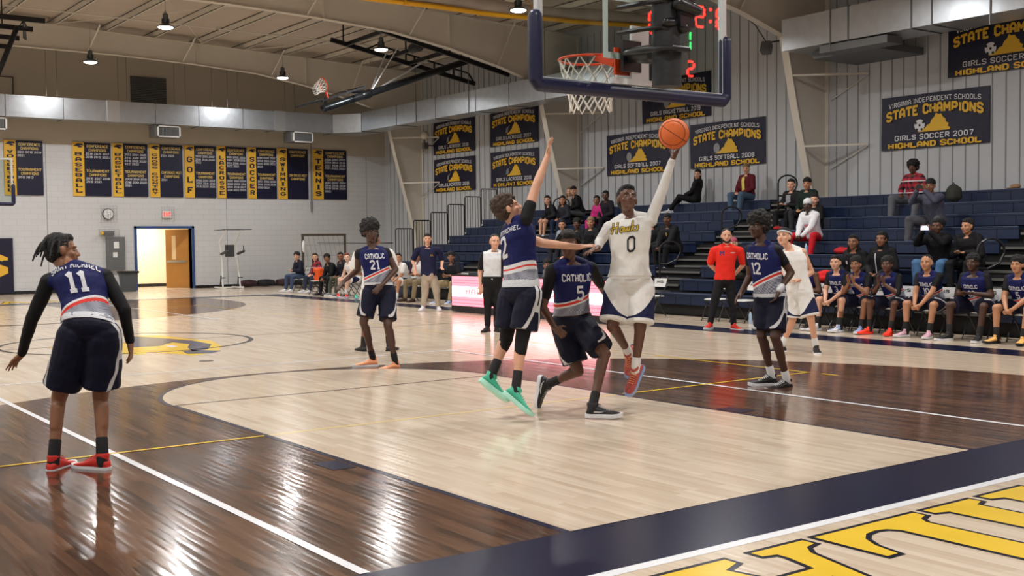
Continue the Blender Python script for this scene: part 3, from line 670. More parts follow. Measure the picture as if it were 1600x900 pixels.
# ------------------------------------------------------------------ banners
M['bnavy'] = mat('navy vinyl banner', '0c0f2e', .42, bump=.25, bscale=2.5); M['bgold'] = mat('gold banner print', 'e6b62e', .5); M['bwhite'] = mat('white banner print', 'dcdde2', .5); M['bblack'] = mat('black outline print', '0c0c14', .5)
M['byel'] = mat('yellow banner vinyl', 'e2b136', .45)
VA = [(0, 0), (.16, .12), (.34, .2), (.42, .36), (.55, .42), (.6, .62), (.74, .8), (.8, 1.0), (.9, .9), (1.02, .92), (1.1, .72), (1.2, .62), (1.22, .45), (1.34, .35), (1.3, .2), (1.4, .12), (1.38, 0)]
def state_banner(Y0, zb, sport, ball, label, i):
    """Y0 = far (photo-left) edge; hangs on the right wall facing the court"""
    Wd, Hd = 2.87, 1.28; x = XR - .055
    t = empty('championship_banner', (x, Y0 - Wd / 2, zb + Hd / 2), 0, label, 'banner', 'state champions banners')
    ux, uy = Vector((0, -1, 0)), Vector((0, 0, 1)); f = Vector((-1, 0, 0))
    mb = MB(); N = 14; vs = []
    for a in range(N + 1):
        for b in range(5):
            u = -Wd / 2 + Wd * a / N; v = -Hd / 2 + Hd * b / 4; vs.append(ux * u + uy * v + f * (.008 * math.sin(a * 1.3 + b + i)))
    n = len(vs); vs += [v - f * .012 for v in vs]; fs = []
    for a in range(N):
        for b in range(4): q = a * 5 + b; fs.append((q, q + 5, q + 6, q + 1)); fs.append((n + q, n + q + 1, n + q + 6, n + q + 5))
    mb.add(vs, fs); mb.build('cloth', M['bnavy'], t)
    def line(nm, s, w, h, y, m, arc=0.0, th=1.15, lift=.014, slab=True):
        mb = MB(); text_mb(mb, s, w, h, f * lift + uy * y, ux, uy, 0, th, slab, arc); return mb.build(nm, m, t)
    line('top_lettering', 'VIRGINIA INDEPENDENT SCHOOLS', 2.45, .12, .41, M['bwhite'], .09, 1.0)
    line('title_outline', 'STATE CHAMPIONS', 2.64, .29, .15, M['bblack'], .13, 2.3, .013)
    line('title_lettering', 'STATE CHAMPIONS', 2.58, .26, .15, M['bgold'], .13, 1.75, .0165)
    line('sport_lettering', sport, 2.1, .13, -.37, M['bwhite'], 0, 1.15)
    line('school_outline', 'HIGHLAND SCHOOL', 2.5, .16, -.55, M['bblack'], 0, 2.1, .013)
    line('school_lettering', 'HIGHLAND SCHOOL', 2.48, .145, -.55, M['bgold'], 0, 1.75, .0165)
    mb = MB(); mb.face([f * .014 + ux * (-.42 + p[0] * .62) + uy * (-.26 + p[1] * .42) for p in VA]); mb.build('state_outline', M['bgold'], t)
    mb = MB(); c = f * .018 + ux * (-.36) + uy * (-.10)
    if ball == 'soccer':
        mb.face([c + ux * .14 * math.cos(q) + uy * .14 * math.sin(q) for q in [2 * PI * k / 20 for k in range(20)]])
        for cx_, cy_ in ((0, 0), (.1, .06), (-.1, .06), (.06, -.1), (-.07, -.1)): mb.face([c + f * .002 + ux * (cx_ + .035 * math.cos(q)) + uy * (cy_ + .035 * math.sin(q)) for q in [2 * PI * k / 5 + .3 for k in range(5)]], 1)
        mb.build('ball_print', [M['bwhite'], M['bblack']], t)
    elif ball == 'soft':
        mb.face([c + ux * .12 * math.cos(q) + uy * .14 * math.sin(q) for q in [2 * PI * k / 20 for k in range(20)]]); mb.build('ball_print', M['vent'], t)
    else:
        mb.bar(c - ux * .1 - uy * .1, c + ux * .14 + uy * .16, .03, .004, up=(1, 0, 0)); mb.ell(c + ux * .0, ux * .07, uy * .1, f * .003); mb.build('stick_print', M['vent'], t)
for i, a in enumerate([
    (32.95, 5.06, 'GIRLS LACROSSE 2016', 'lax', 'navy state champions banner reading girls lacrosse 2016, farthest of the upper ones'),
    (29.05, 5.10, 'GIRLS LACROSSE 2017', 'lax', 'navy state champions banner reading girls lacrosse 2017, just under the duct'),
    (32.95, 3.60, 'GIRLS LACROSSE 2018', 'lax', 'navy state champions banner reading girls lacrosse 2018, farthest of the lower ones'),
    (29.05, 3.62, 'GIRLS LACROSSE 2019', 'lax', 'navy state champions banner reading girls lacrosse 2019, behind the raised bare arm'),
    (22.57, 3.72, 'GIRLS SOFTBALL 2007', 'soft', 'navy state champions banner reading girls softball 2007, behind the ball'),
    (18.85, 3.73, 'GIRLS SOFTBALL 2008', 'soft', 'navy state champions banner reading girls softball 2008, right of the ball'),
    (20.9, 5.22, 'GIRLS BASKETBALL 2019', 'soft', 'navy state champions banner reading girls basketball 2019, below the glass backboard'),
    (12.26, 3.80, 'GIRLS SOCCER 2007', 'soccer', 'navy state champions banner reading girls soccer 2007, whole one on the right'),
    (10.45, 5.36, 'GIRLS SOCCER 2009', 'soccer', 'navy girls soccer state champions banner cut by the top right corner')]):
    state_banner(*a, i)
def sport_banner(x0, x1, word, rows, label, i):
    Z0, Z1 = 3.44, 5.30 + .012 * x0 * .9; y = YF - .035; w = x1 - x0; h = Z1 - Z0
    t = empty('sport_banner', ((x0 + x1) / 2, y, (Z0 + Z1) / 2), 0, label, 'banner', 'sport banners on the far wall')
    sw = .30 * w if w > 1.2 else .28 * w
    mb = MB(); mb.box((-w / 2 + sw, -.012, -h / 2), (w / 2, .012, h / 2)); mb.build('navy_panel', M['bnavy'], t)
    mb = MB(); mb.box((-w / 2, -.014, -h / 2), (-w / 2 + sw, .012, h / 2)); mb.build('yellow_strip', M['byel'], t)
    mb = MB(); n = len(word); hh = h * .78 / n
    cx = -w / 2 + sw / 2
    top = h / 2 - h * .17
    for k, ch in enumerate(word):
        if ch == ' ': continue
        text_mb(mb, ch, sw * (.6 if ch != 'I' else .3), min(hh * .74, .22), (cx, -.022, top - hh * (k + .5)), (1, 0, 0), (0, 0, 1), 0, 1.5)
    mb.build('sport_name', M['bnavy2'], t)
    mb = MB(); e = (cx, -.022, h / 2 - h * .075)
    P = [(-.42, .0), (-.1, .35), (.35, .35), (.45, .1), (.1, .12), (.4, -.1), (.1, -.2), (-.1, 0)]
    mb.face([(e[0] + a * sw, e[1], e[2] + b * sw * .7) for a, b in P]); mb.build('bird_mark', M['bnavy2'], t)
    xc = sw / 2; W2 = w - sw
    def line(nm, s, ww, hh_, z, m, th=1.2): mb = MB(); text_mb(mb, s, ww, hh_, (xc, -.018, z), (1, 0, 0), (0, 0, 1), 0, th); return mb.build(nm, m, t)
    heads = rows[0]
    line('heading', heads[0], W2 * .8, .10, h / 2 - .13, M['bgold2']); line('heading', heads[1], W2 * .66, .10, h / 2 - .27, M['bgold2'])
    z2 = h / 2 - h * .53
    line('heading', heads[2], W2 * .86, .10, z2, M['bgold2']); line('heading', heads[3], W2 * .66, .10, z2 - .14, M['bgold2'])
    for k, s in enumerate(rows[1]): line('year_line', s, W2 * .88 * len(s) / 14, .075, h / 2 - .40 - k * .115, M['bwhite'], 1.1).location.x -= W2 * .44 * (1 - len(s) / 14)
    for k, s in enumerate(rows[2]): line('year_line', s, W2 * .88 * len(s) / 14, .075, z2 - .27 - k * .115, M['bwhite'], 1.1).location.x -= W2 * .44 * (1 - len(s) / 14)
M['bnavy2'] = mat('navy print', '141638', .5); M['bgold2'] = mat('pale gold print', 'd8bb6a', .5)
CT = ('CONFERENCE', 'CHAMPIONS', 'TOURNAMENT', 'CHAMPIONS')
CR_ = ('CONFERENCE', 'CHAMPIONS', 'CONFERENCE MEET', 'CHAMPIONS')
for i, (x0, x1, wd, r, lb) in enumerate([
    (2.85, 4.12, 'VOLLEYBALL', (CT, ['2011 2012 2014', '2021'], ['2011 2012']), 'yellow and navy volleyball banner behind the small far backboard'),
    (5.12, 6.46, 'BASEBALL', (CT, ['2014 2015 2017', '2018 2019 2021'], ['2016 2017 2018', '2019 2021']), 'yellow and navy baseball banner, first of the long row'),
    (6.52, 7.80, 'BASKETBALL', (CT, ['2002 2004 2005', '2010 2016 2017', '2018 2019 2020', '2021 2022'], ['2009 2014 2016', '2018 2019 2020', '2021']), 'yellow and navy basketball banner below the left air vent'),
    (7.87, 9.12, 'CROSS COUNTRY', (CR_, ['2004 2005'], ['2004']), 'yellow and navy cross country banner, mostly empty panel'),
    (9.20, 10.42, 'GOLF', (CT, ['2000 2001 2002', '2014 2015 2020', '2022'], ['2000 2001 2002', '2003 2014 2016', '2019 2020 2021']), 'yellow and navy golf banner above the blue door frame'),
    (10.48, 11.66, 'LACROSSE', (CT, ['2001 2002 2003', '2004 2008 2010', '2011 2016 2021', '2022 2023'], ['2002 2003 2004', '2006 2009 2011', '2014 2016 2017', '2018 2022 2023']), 'yellow and navy lacrosse banner with four full lines of years'),
    (11.72, 12.92, 'SOCCER', (CT, ['1999 2000 2001', '2002 2003 2004', '2015 2019 2021', '2022'], ['2001 2002 2005', '2010 2015 2019', '2020 2021']), 'yellow and navy soccer banner in the long row on the far wall'),
    (12.98, 14.28, 'SWIMMING', (CR_, [], []), 'yellow and navy swimming banner with no years on it'),
    (14.50, 16.02, 'TENNIS', (CT, ['2000 2001 2002', '2004 2014 2016', '2017 2018 2019', '2021 2022 2023'], ['2001 2002 2004', '2014 2015 2016', '2018 2019 2020', '2021']), 'yellow and navy tennis banner, last of the long row')]):
    sport_banner(x0, x1, wd, r, lb, i)
# grey strap hanging between the last two banners
mb = MB(); mb.rc((14.38, YF - .14, 6.0), (14.38, YF - .1, 3.25), .02, .03, 8); mb.rc((14.38, YF - .1, 3.3), (14.38, YF - .1, 2.95), .05, .03, 8); mb.bar((14.38, YF - .14, 5.95), (14.38, YF, 5.95), .04)
tag(mb.build('hanging_strap', M['gunm'], smooth=True), 'long grey strap hanging in front of the tennis banner', 'strap')
# wall mat with big yellow letters
t = empty('wall_mat', (0.2, YF - .03, 1.25), 0, 'navy wall mat with big yellow letters at the left edge', 'mat')
mb = MB(); mb.box((-5.4, -.03, -1.2), (2.85, .03, .70)); mb.build('panel', M['bnavy'], t)
mb = MB(); text_mb(mb, 'HAWKS', 6.6, .84, (-.62, -.05, -.24), (1, 0, 0), (0, 0, 1), 0, 1.45, False); mb.build('lettering', M['byel'], t)
# ------------------------------------------------------------------ small wall things
M['clockw'] = mat('clock face', 'eceef0', .3); M['black'] = mat('black plastic', '131418', .4); M['redl'] = mat('red exit letters', 'ff3a3a', .4, emit='ff3434', estr=1.6); M['exitb'] = mat('exit sign body', 'f2e9e6', .4)
def cage(t, w, h, d, n=5):
    mb = MB()
    for i in range(n + 1):
        u = -w / 2 + w * i / n; mb.bar((u, -d, -h / 2), (u, -d, h / 2), .006)
    for i in range(n + 1):
        v = -h / 2 + h * i / n; mb.bar((-w / 2, -d, v), (w / 2, -d, v), .006)
    for sx in (-1, 1):
        for sz in (-1, 1): mb.bar((sx * w / 2, -d, sz * h / 2), (sx * w / 2, -.002, sz * h / 2), .006)
    mb.build('wire_cage', M['wire'], t)
t = empty('wall_clock', (6.31, YF - .03, 2.80), 0, 'round white wall clock in a wire cage above the grey panel', 'clock')
mb = MB(); mb.rc((0, 0, 0), (0, -.05, 0), .2, .2, 28, flat=True); mb.build('rim', M['black'], t, smooth=True)
mb = MB(); mb.rc((0, -.05, 0), (0, -.056, 0), .175, .175, 28, flat=True); mb.build('dial', M['clockw'], t)
mb = MB(); mb.bar((0, -.06, 0), (.11, -.06, 0), .014, .004, up=(0, 1, 0)); mb.bar((0, -.062, 0), (.01, -.062, -.15), .01, .004, up=(0, 1, 0)); mb.build('hands', M['black'], t)
cage(t, .56, .6, .12)
t = empty('exit_sign', (8.47, YF - .06, 2.80), 0, 'lit red exit sign in a wire cage above the door', 'sign')
mb = MB(); mb.box((-.17, -.02, -.13), (.17, .05, .12)); mb.build('housing', M['exitb'], t)
mb = MB(); text_mb(mb, 'EXIT', .26, .14, (0, -.026, 0), (1, 0, 0), (0, 0, 1), 0, 1.5, False); mb.build('lettering', M['redl'], t)
cage(t, .46, .52, .14)
t = empty('electrical_panel', (6.55, YF - .03, 1.35), 0, 'grey steel electrical panel on the far wall above the bin', 'panel')
mb = MB(); mb.box((-.34, -.10, -.58), (.32, .02, .62)); mb.build('box', M['gunm'], t)
mb = MB(); mb.box((-.08, -.11, .2), (.1, -.10, .44)); mb.box((-.12, -.11, -.12), (.04, -.1, .06)); mb.build('label_plate', M['white'], t)
t = empty('emergency_light', (6.3, YF - .06, 2.12), 0, 'small caged emergency light above the grey electrical panel', 'light')
mb = MB(); mb.box((-.2, -.04, -.08), (.2, .05, .06)); mb.build('housing', M['gunm'], t)
mb = MB(); mb.rc((-.24, -.06, 0), (-.24, -.1, -.02), .06, .07, 10); mb.build('lamp_head', M['byel'], t, smooth=True)
cage(t, .7, .24, .14, 4)
t = empty('waste_bin', (6.7, 35.95, 0), 0, 'dark grey waste bin standing by the door', 'bin')
M['bin'] = mat('grey bin plastic', '4a4f55', .5)
mb = MB(); mb.loft([((0, 0, 0), (.23, 0, 0), (0, .2, 0)), ((0, 0, .68), (.31, 0, 0), (0, .27, 0))], 24, p=5); mb.build('body', M['bin'], t)
mb = MB(); mb.loft([((0, 0, .66), (.345, 0, 0), (0, .3, 0)), ((0, 0, .74), (.345, 0, 0), (0, .3, 0))], 24, p=5); mb.build('rim', M['dark'], t)
# knee raise and pull-up station
M['wsteel'] = mat('white powder coated tube', 'e2e2df', .35); M['pad'] = mat('charcoal vinyl pad', '3a3c3e', .55)
t = empty('pull_up_station', (10.3, 35.2, 0), 0, 'white pull-up and dip station with dark pads against the far wall', 'exercise station')
for sx in (-1, 1):
    mb = MB(); mb.tube([(sx * .34 - .02, .0, .06), (sx * .30, .2, 1.2), (sx * .3 - .06, .25, 1.75), (sx * .30 + .06, -.1, 2.2)], .032, 8); mb.build('upright', M['wsteel'], t, smooth=True)
    mb = MB(); mb.bar((sx * .34 - .02, -.25, .05), (sx * .34 - .02, .75, .05), .07, .05); mb.build('foot_rail', M['wsteel'], t)
    mb = MB(); mb.rc((sx * .32, .2, 1.3), (sx * .32 + .05, -.28, 1.4), .05, .05, 10); mb.build('arm_pad', M['pad'], t, smooth=True)
    mb = MB(); mb.rc((sx * .32 + .05, -.26, 1.42), (sx * .32 + .03, -.30, 1.6), .018, .018, 8); mb.build('hand_grip', M['dark'], t)
    mb = MB(); mb.bar((sx * .34 - .1, .05, .12), (sx * .34 - .04, .1, .5), .035); mb.bar((sx * .34 - .1, -.02, .42), (sx * .34 + .06, -.06, .42), .03); mb.build('foot_peg', M['dark'], t)
mb = MB(); mb.bar((-.36, -.1, 2.2), (.42, -.1, 2.2), .03); mb.bar((-.7, -.14, 2.17), (-.36, -.1, 2.2), .022); mb.bar((.42, -.1, 2.2), (.76, -.14, 2.21), .022); mb.build('pull_up_bar', M['blackm'], t)
mb = MB(); mb.obox((0, .18, 1.42), (.17, 0, 0), (0, .045, 0), (0, 0, .22)); mb.build('back_pad', M['pad'], t)
mb = MB(); mb.bar((-.36, .5, .04), (.66, .5, .04), .06, .05); mb.bar((-.3, .22, 1.2), (.3, .22, 1.2), .045); mb.build('cross_member', M['wsteel'], t)
# kit along the wall foot
M['kit1'] = mat('dark maroon kit cloth', '3a2226', .8); M['kit2'] = mat('charcoal kit cloth', '1c1d22', .8)
random.seed(3)
for i, (x, l, lb) in enumerate(((11.4, .62, 'brown rolled kit bag on the floor, nearest the white station'), (12.15, .66, 'grey slumped kit bag, second along the far wall'), (12.95, .7, 'dark kit bag on the floor in the middle of the wall row'), (13.75, .7, 'black kit bag on the floor left of the white folding chair'))):
    t = empty('kit_bag', (x, 36.3, 0), 0, lb, 'bag', 'kit bags by the far wall')
    mb = MB(); mb.loft([((-l / 2 + l * q / 6, .03 * math.sin(q * 2 + i), .15), (0, .1 + .07 * math.sin(PI * (q + .6) / 7), 0), (0, 0, .09 + .05 * math.sin(PI * (q + .6) / 7 + i * .1))) for q in range(7)], 16); mb.build('body', M['kit1'] if i % 2 == 0 else M['kit2'], t, smooth=True)
    mb = MB(); mb.tube([(-.14, -.1, .2), (-.1, -.14, .27), (.08, -.14, .27), (.14, -.1, .2)], .012, 6); mb.build('strap', M['dark'], t)
# goal frame with net behind the left bench
M['rustp'] = mat('weathered frame paint', '4d4438', .6); M['net'] = mat('grey netting cord', '8b867c', .8)
t = empty('goal_frame', (13.0, 33.0, 0), 0, 'rusty framed practice net standing behind the seated plaid spectator', 'goal')
for sx in (-.86, .86): mb = MB(); mb.bar((sx, 0, 0), (sx, 0, 2.0), .07); mb.build('post', M['rustp'], t)
mb = MB(); mb.bar((-.9, 0, 1.97), (.9, 0, 1.97), .08); mb.build('crossbar', M['rustp'], t)
mb = MB(); mb.bar((-.86, .7, .04), (.86, .7, .04), .05); mb.bar((-.86, 0, .04), (-.86, .7, .04), .05); mb.bar((.86, 0, .04), (.86, .7, .04), .05); mb.build('base', M['rustp'], t)
mb = MB()
for k in range(9): x_ = -.84 + .2 * k; mb.tube([(x_, .0, 1.93), (min(.86, x_ + .28), .25, 1.2), (min(.86, x_ + .5), .6, .1)], .006, 4)
for z_ in (1.6, 1.2, .8, .4): mb.tube([(-.86, (2 - z_) * .3, z_), (.86, (2 - z_) * .3, z_)], .005, 4)
mb.build('net', M['net'], t)
mb = MB(); mb.ell((-.86, -.06, 1.55), (.06, 0, 0), (0, .04, 0), (0, 0, .22)); mb.build('paper_tag', M['white'], t, smooth=True)
# loudspeaker hung on the wall between duct and column
t = empty('loudspeaker', (17.1, 15.42, 6.62), 0, 'small dark loudspeaker hung high left of the near duct', 'speaker')
mb = MB(); mb.obox((.1, 0, .1), (.09, .03, -.05), (-.05, .11, 0), (.06, .02, .13)); mb.build('cabinet', M['gunm'], t)
mb = MB(); mb.bar((0.05, 0, .22), (.72, .1, .36), .04); mb.tube([(.1, 0, .25), (-.1, .2, .7), (-.05, .6, 1.0)], .015, 5); mb.build('bracket', M['blackm'], t)
t = empty('loudspeaker', (17.42, 33.0, 5.75), 0, 'pale round loudspeaker on the column brace left of the lacrosse banners', 'speaker')
mb = MB(); mb.ell((0, 0, .1), (.16, 0, 0), (0, .2, 0), (0, 0, .17)); mb.build('horn', M['steelw'], t, smooth=True)
mb = MB(); mb.box((-.08, -.12, -.45), (.1, .08, -.2)); mb.bar((0, 0, -.2), (0, 0, .05), .04); mb.bar((0, 0, -.3), (.4, 0, -.3), .05); mb.build('camera_box', M['gunm'], t)
# ------------------------------------------------------------------ rolled divider curtain under the rafters
M['curt'] = mat('grey divider curtain', 'b8b0a6', .7, noise_amt=.1, nscale=3); M['cyel'] = mat('yellow curtain hem', 'e0a818', .5)
CZ = []
for px_, py_ in ((560, 0), (680, 14), (800, 29), (900, 37), (1000, 43), (1130, 54)):
    q_ = aty(px_, py_, 19.0); CZ.append((q_.x, q_.z))
def cz(x):
    if x <= CZ[0][0]: return min(8.0, CZ[0][1] + (CZ[0][0] - x) * (CZ[0][1] - CZ[1][1]) / (CZ[1][0] - CZ[0][0]) * .6)
    for (a_, za), (b_, zb) in zip(CZ, CZ[1:]):
        if x <= b_: return za + (zb - za) * (x - a_) / (b_ - a_)
    return CZ[-1][1]
t = empty('divider_curtain', (4, 19.0, 7.6), 0, 'rolled up grey divider curtain with a bright yellow hem below the rafters', 'curtain')
mb = MB(); pts = []
for k in range(40):
    X_ = -12.5 + k * .765; pts.append((X_ - 4, .03 * math.sin(k * 1.7), cz(X_) - 7.6 + .24))
mb.loft([(Vector(p), Vector((0, .16 + .03 * math.sin(k * 2.1), 0)), Vector((0, 0, .17 + .03 * math.sin(k * 1.3)))) for k, p in enumerate(pts)], 14, p=2); mb.build('roll', M['curt'], t, smooth=True)
mb = MB(); mb.loft([(Vector(p) + Vector((0, -.08, -.20 + .012 * math.sin(k))), Vector((0, .10, 0)), Vector((0, 0, .06))) for k, p in enumerate(pts)], 10, p=2); mb.build('yellow_hem', M['cyel'], t, smooth=True)
for k in range(2, 34, 5):
    mb = MB(); p = pts[k]; mb.tube([(p[0], -.2, p[2] - .26), (p[0], -.24, p[2] + .05), (p[0], 0, p[2] + .3), (p[0], .2, p[2] + .05), (p[0], .12, p[2] - .2), (p[0], -.2, p[2] - .26)], .012, 5); mb.build('strap', M['cyel'], t)
# ------------------------------------------------------------------ basketball hoops
M['rim'] = mat('orange rim paint', 'e0481e', .35); M['netw'] = mat('white net cord', 'e4e0d8', .7); M['padn'] = mat('navy edge padding', '11163a', .4); M['alum'] = mat('light grey board frame', 'c9cdd0', .35, .2)
M['mast'] = mat('black mast padding', '17181b', .55, bump=.2, bscale=20)
g = bpy.data.materials.new('backboard glass'); g.use_nodes = True; T = NT(g); nt = g.node_tree
for n_ in list(nt.nodes): nt.nodes.remove(n_)
ou = T.n('ShaderNodeOutputMaterial'); tr = T.n('ShaderNodeBsdfTransparent'); gl_ = T.n('ShaderNodeBsdfGlossy'); gl_.inputs['Roughness'].default_value = .01
tr.inputs[0].default_value = (.86, .9, .89, 1); fr = T.n('ShaderNodeLayerWeight'); fr.inputs[0].default_value = .5; mx = T.n('ShaderNodeMixShader')
fm = T.m('ADD', T.m('MULTIPLY', T.m('POWER', fr.outputs[1], 4.0), .5), .035, clamp=True)
T.l.new(fm, mx.inputs[0]); T.l.new(tr.outputs[0], mx.inputs[1]); T.l.new(gl_.outputs[0], mx.inputs[2]); T.l.new(mx.outputs[0], ou.inputs[0]); M['bglass'] = g
def board(t, sq=True):
    """board in local xz-plane at y=0, court side +y, rim level z=0"""
    HW, B, TP = .99, -.24, .98
    mb = MB(); mb.box((-HW + .03, -.006, B + .03), (HW - .03, .006, TP - .03)); mb.build('glass', M['bglass'], t)
    mb = MB()
    for a, b in (((-HW, -.025, B), (-HW + .045, .025, TP)), ((HW - .045, -.025, B), (HW, .025, TP)), ((-HW + .045, -.025, B), (HW - .045, .025, B + .045)), ((-HW + .045, -.025, TP - .045), (HW - .045, .025, TP))): mb.box(a, b)
    mb.build('frame', M['alum'], t)
    mb = MB(); y0, y1 = .0065, .009; a_, b_, w_ = -.335, .335, .05
    for a, b in (((a_, y0, .0), (a_ + w_, y1, .5)), ((b_ - w_, y0, .0), (b_, y1, .5)), ((a_ + w_, y0, .0), (b_ - w_, y1, w_)), ((a_ + w_, y0, .45), (b_ - w_, y1, .5))): mb.box(a, b)
    mb.build('target_square', M['white'], t)
    mb = MB(); path = [(-HW - .005, 0, .24), (-HW - .005, 0, B + .03), (-HW + .03, 0, B - .01), (HW - .03, 0, B - .01), (HW + .005, 0, B + .03), (HW + .005, 0, .24)]
    for p, q in zip(path, path[1:]): mb.rc(p, q, .055, .055, 12)
    mb.build('padding', M['padn'], t, smooth=True)
def rim(t, c=(-.1, .44, .06), net=True):
    R = .255; mb = MB(); c = Vector(c); mb.tube([c + Vector((R * math.cos(a), R * math.sin(a), 0)) for a in [2 * PI * k / 40 for k in range(40)]], .011, 8, closed=True)
    for s in (-1, 1): mb.bar(c + Vector((s * .12, -R * .8, -.02)), Vector((-.1 + s * .09, .05, -.03)), .02, .05)
    mb.box((-.21, .01, -.12), (.01, .03, .09)); mb.box((-.2, .02, .03), (0, .2, .06)); o = mb.build('rim', M['rim'], t, smooth=True)
    mb = MB(); N = 12; L = [(R, 0), (.235, -.09), (.205, -.18), (.185, -.27), (.17, -.34), (.17, -.42)]
    for k in range(N):
        for s in (-1, 1):
            pts = []
            for i, (r, z) in enumerate(L): a = 2 * PI * (k + s * i * .5) / N; pts.append(c + Vector((r * math.cos(a), r * math.sin(a), z)))
            mb.tube(pts, .006, 5)
    mb.build('net', M['netw'], o)
def clamp(mb, z, x=0):
    mb.rc((x - .12, -.64, z), (x + .12, -.64, z + .02), .035, .035, 10); mb.rc((x + .02, -.66, z - .03), (x + .14, -.6, z + .03), .045, .045, 10)
    mb.tube([(x + .02, -.66, z - .02), (x - .14, -.6, z - .03), (x - .2, -.45, z - .03), (x - .2, -.2, z - .02)], .018, 8)
H1Y = 1.6
t = empty('basketball_hoop', (-0.03, H1Y, 3.09), 0, 'big glass backboard with navy padding and orange rim seen from behind', 'basketball hoop')
board(t); rim(t)
mb = MB(); mb.rc((-.2, -.55, -.28), (-.2, -.55, 5.6), .108, .108, 24, flat=True); mb.build('mast', M['mast'], t, smooth=True)
mb = MB(); clamp(mb, .17, -.16); clamp(mb, .36, -.16); mb.rc((-.22, -.70, .30), (-.04, -.70, .27), .05, .04, 10); mb.box((-.2, -.70, .14), (-.06, -.64, .40)); mb.build('clamp', M['blackm'], t, smooth=True)
mb = MB(); mb.rc((-.2, -.42, -.02), (-.1, -.05, .03), .075, .06, 12); mb.box((-.19, -.06, -.10), (.0, -.028, .14)); mb.tube([(-.05, -.60, -.02), (-.12, -.69, -.02), (-.28, -.69, -.02), (-.36, -.55, -.02), (-.33, -.3, .0), (-.2, -.1, .03)], .022, 8); mb.build('rim_bracket', M['blackm'], t, smooth=True)
mb = MB(); mb.box((-.3, -.06, -.2), (.3, -.03, -.155)); mb.box((-.09, -.05, -.19), (.09, -.025, .26)); mb.build('mounting_plate', M['alum'], t)
for s in (-1, 1):
    mb = MB(); mb.rc((-.2, -.55, 1.3), (s * .8, -.05, .85), .03, .03, 8); mb.build('brace', M['blackm'], t, smooth=True)
for s in (-1, 1):
    mb = MB(); mb.rc((s * .95 + .16, -.55, 5.62), (-.2, -.55, 2.2), .035, .035, 8); mb.build('hanger_tube', M['blackm'], t, smooth=True)
# far hoop of the same kind
t = empty('basketball_hoop', (.08, 27.6, 3.06), PI, 'far glass backboard with navy padding cut by the left edge', 'basketball hoop')
board(t); rim(t)
mb = MB(); mb.rc((0, -.5, -.1), (0, -.5, 5.2), .07, .07, 16, flat=True); mb.build('mast', M['mast'], t, smooth=True)
mb = MB(); mb.rc((0, -.45, .2), (0, -.03, .1), .06, .05, 12); mb.rc((0, -.45, .7), (0, -.03, .7), .05, .04, 12); mb.build('rim_bracket', M['blackm'], t, smooth=True)
# folded side hoop in the roof: frame beams, mast, board
t = empty('folded_hoop', (13.4, 27.25, 7.9), 0, 'folded black ceiling hoop with long beams and grey mast in the roof', 'basketball hoop')
o0 = Vector((13.4, 27.25, 7.9))
def PB(mb, n, m, sm=False): return mb.build(n, m, t, smooth=sm)
A = [aty(575, 40, 26.0) - o0, aty(795, 117, 26.0) - o0]; B = [aty(517, 62, 28.5) - o0, aty(742, 131, 28.5) - o0]
for p, q in (A, B): mb = MB(); mb.bar(p, q, .09, .14); PB(mb, 'beam', M['blackm'])
for p, q in (A, B):
    mb = MB(); d = q - p
    a, b = p + d * .3 + Vector((0, 0, .3)), p + d * .95 + Vector((0, 0, .3)); mb.bar(a, b, .05, .05); mb.bar(b, q, .05)
    mb.bar(a, p + d * .22, .05)
    for u in (.42, .56, .7, .84): mb.bar(p + d * u, p + d * u + Vector((0, 0, .3)), .05)
    PB(mb, 'truss_rail', M['blackm'])
for u in (.1, .38, .52):
    mb = MB(); mb.bar(A[0].lerp(A[1], u), B[0].lerp(B[1], u), .09, .12); PB(mb, 'cross_beam', M['blackm'])
mb = MB(); mb.rc(A[0].lerp(A[1], .40) + Vector((0, .5, .06)), A[0].lerp(A[1], .40) + Vector((0, .9, .06)), .16, .16, 12); PB(mb, 'winch', M['blackm'], True)
for u in (.08, .5, .9):
    for p, q in (A, B): mb = MB(); c = p.lerp(q, u); mb.bar(c, Vector((c.x, c.y, ztop(c.x + 13.4) + .2 - 7.9)), .04); PB(mb, 'drop_rod', M['blackm'])
m0, m1 = aty(728, 96, 27.25) - o0, aty(506, 170, 27.25) - o0
mb = MB(); mb.rc(m0, m1, .11, .12, 16); PB(mb, 'mast', M['mastg'] if 'mastg' in M else mat('glossy dark mast tube', '34373b', .25, .6), True)
dm = (m1 - m0).normalized(); up = Vector((0, 1, 0)).cross(dm).normalized(); up = up if up.z > 0 else -up
bc = m1 + up * .28 - dm * .35
mb = MB(); mb.obox(bc, dm * .8, Vector((0, .92, 0)), up * .02); PB(mb, 'backboard', M['bglass'])
mb = MB()
for s in (-1, 1): mb.bar(bc + dm * .8 * s - Vector((0, .92, 0)), bc + dm * .8 * s + Vector((0, .92, 0)), .06, .05); mb.bar(bc - dm * .8 + Vector((0, .92 * s, 0)), bc + dm * .8 + Vector((0, .92 * s, 0)), .06, .05)
PB(mb, 'board_frame', M['blackm'])
mb = MB(); mb.rc(m1 - dm * 1.6 + up * .1, bc - dm * .6, .05, .05, 8); mb.rc(m1 - dm * .1, bc + dm * .2, .06, .06, 8); mb.rc(m1 - dm * 1.5, m1 - dm * 1.7, .15, .15, 14); PB(mb, 'link', M['blackm'], True)
mb = MB(); mb.rc(m1 - dm * 1.75, A[0].lerp(A[1], .55) + Vector((0, 1.2, 0)), .03, .03, 8); PB(mb, 'strut', M['alum'], True)
for dy in (-.35, .35): mb = MB(); mb.bar(m1 - dm * 1.75, A[0].lerp(B[0], .5) + (A[1] - A[0]) * .3 + Vector((0, dy, 0)), .035, .035); PB(mb, 'lift_rod', M['alum'])
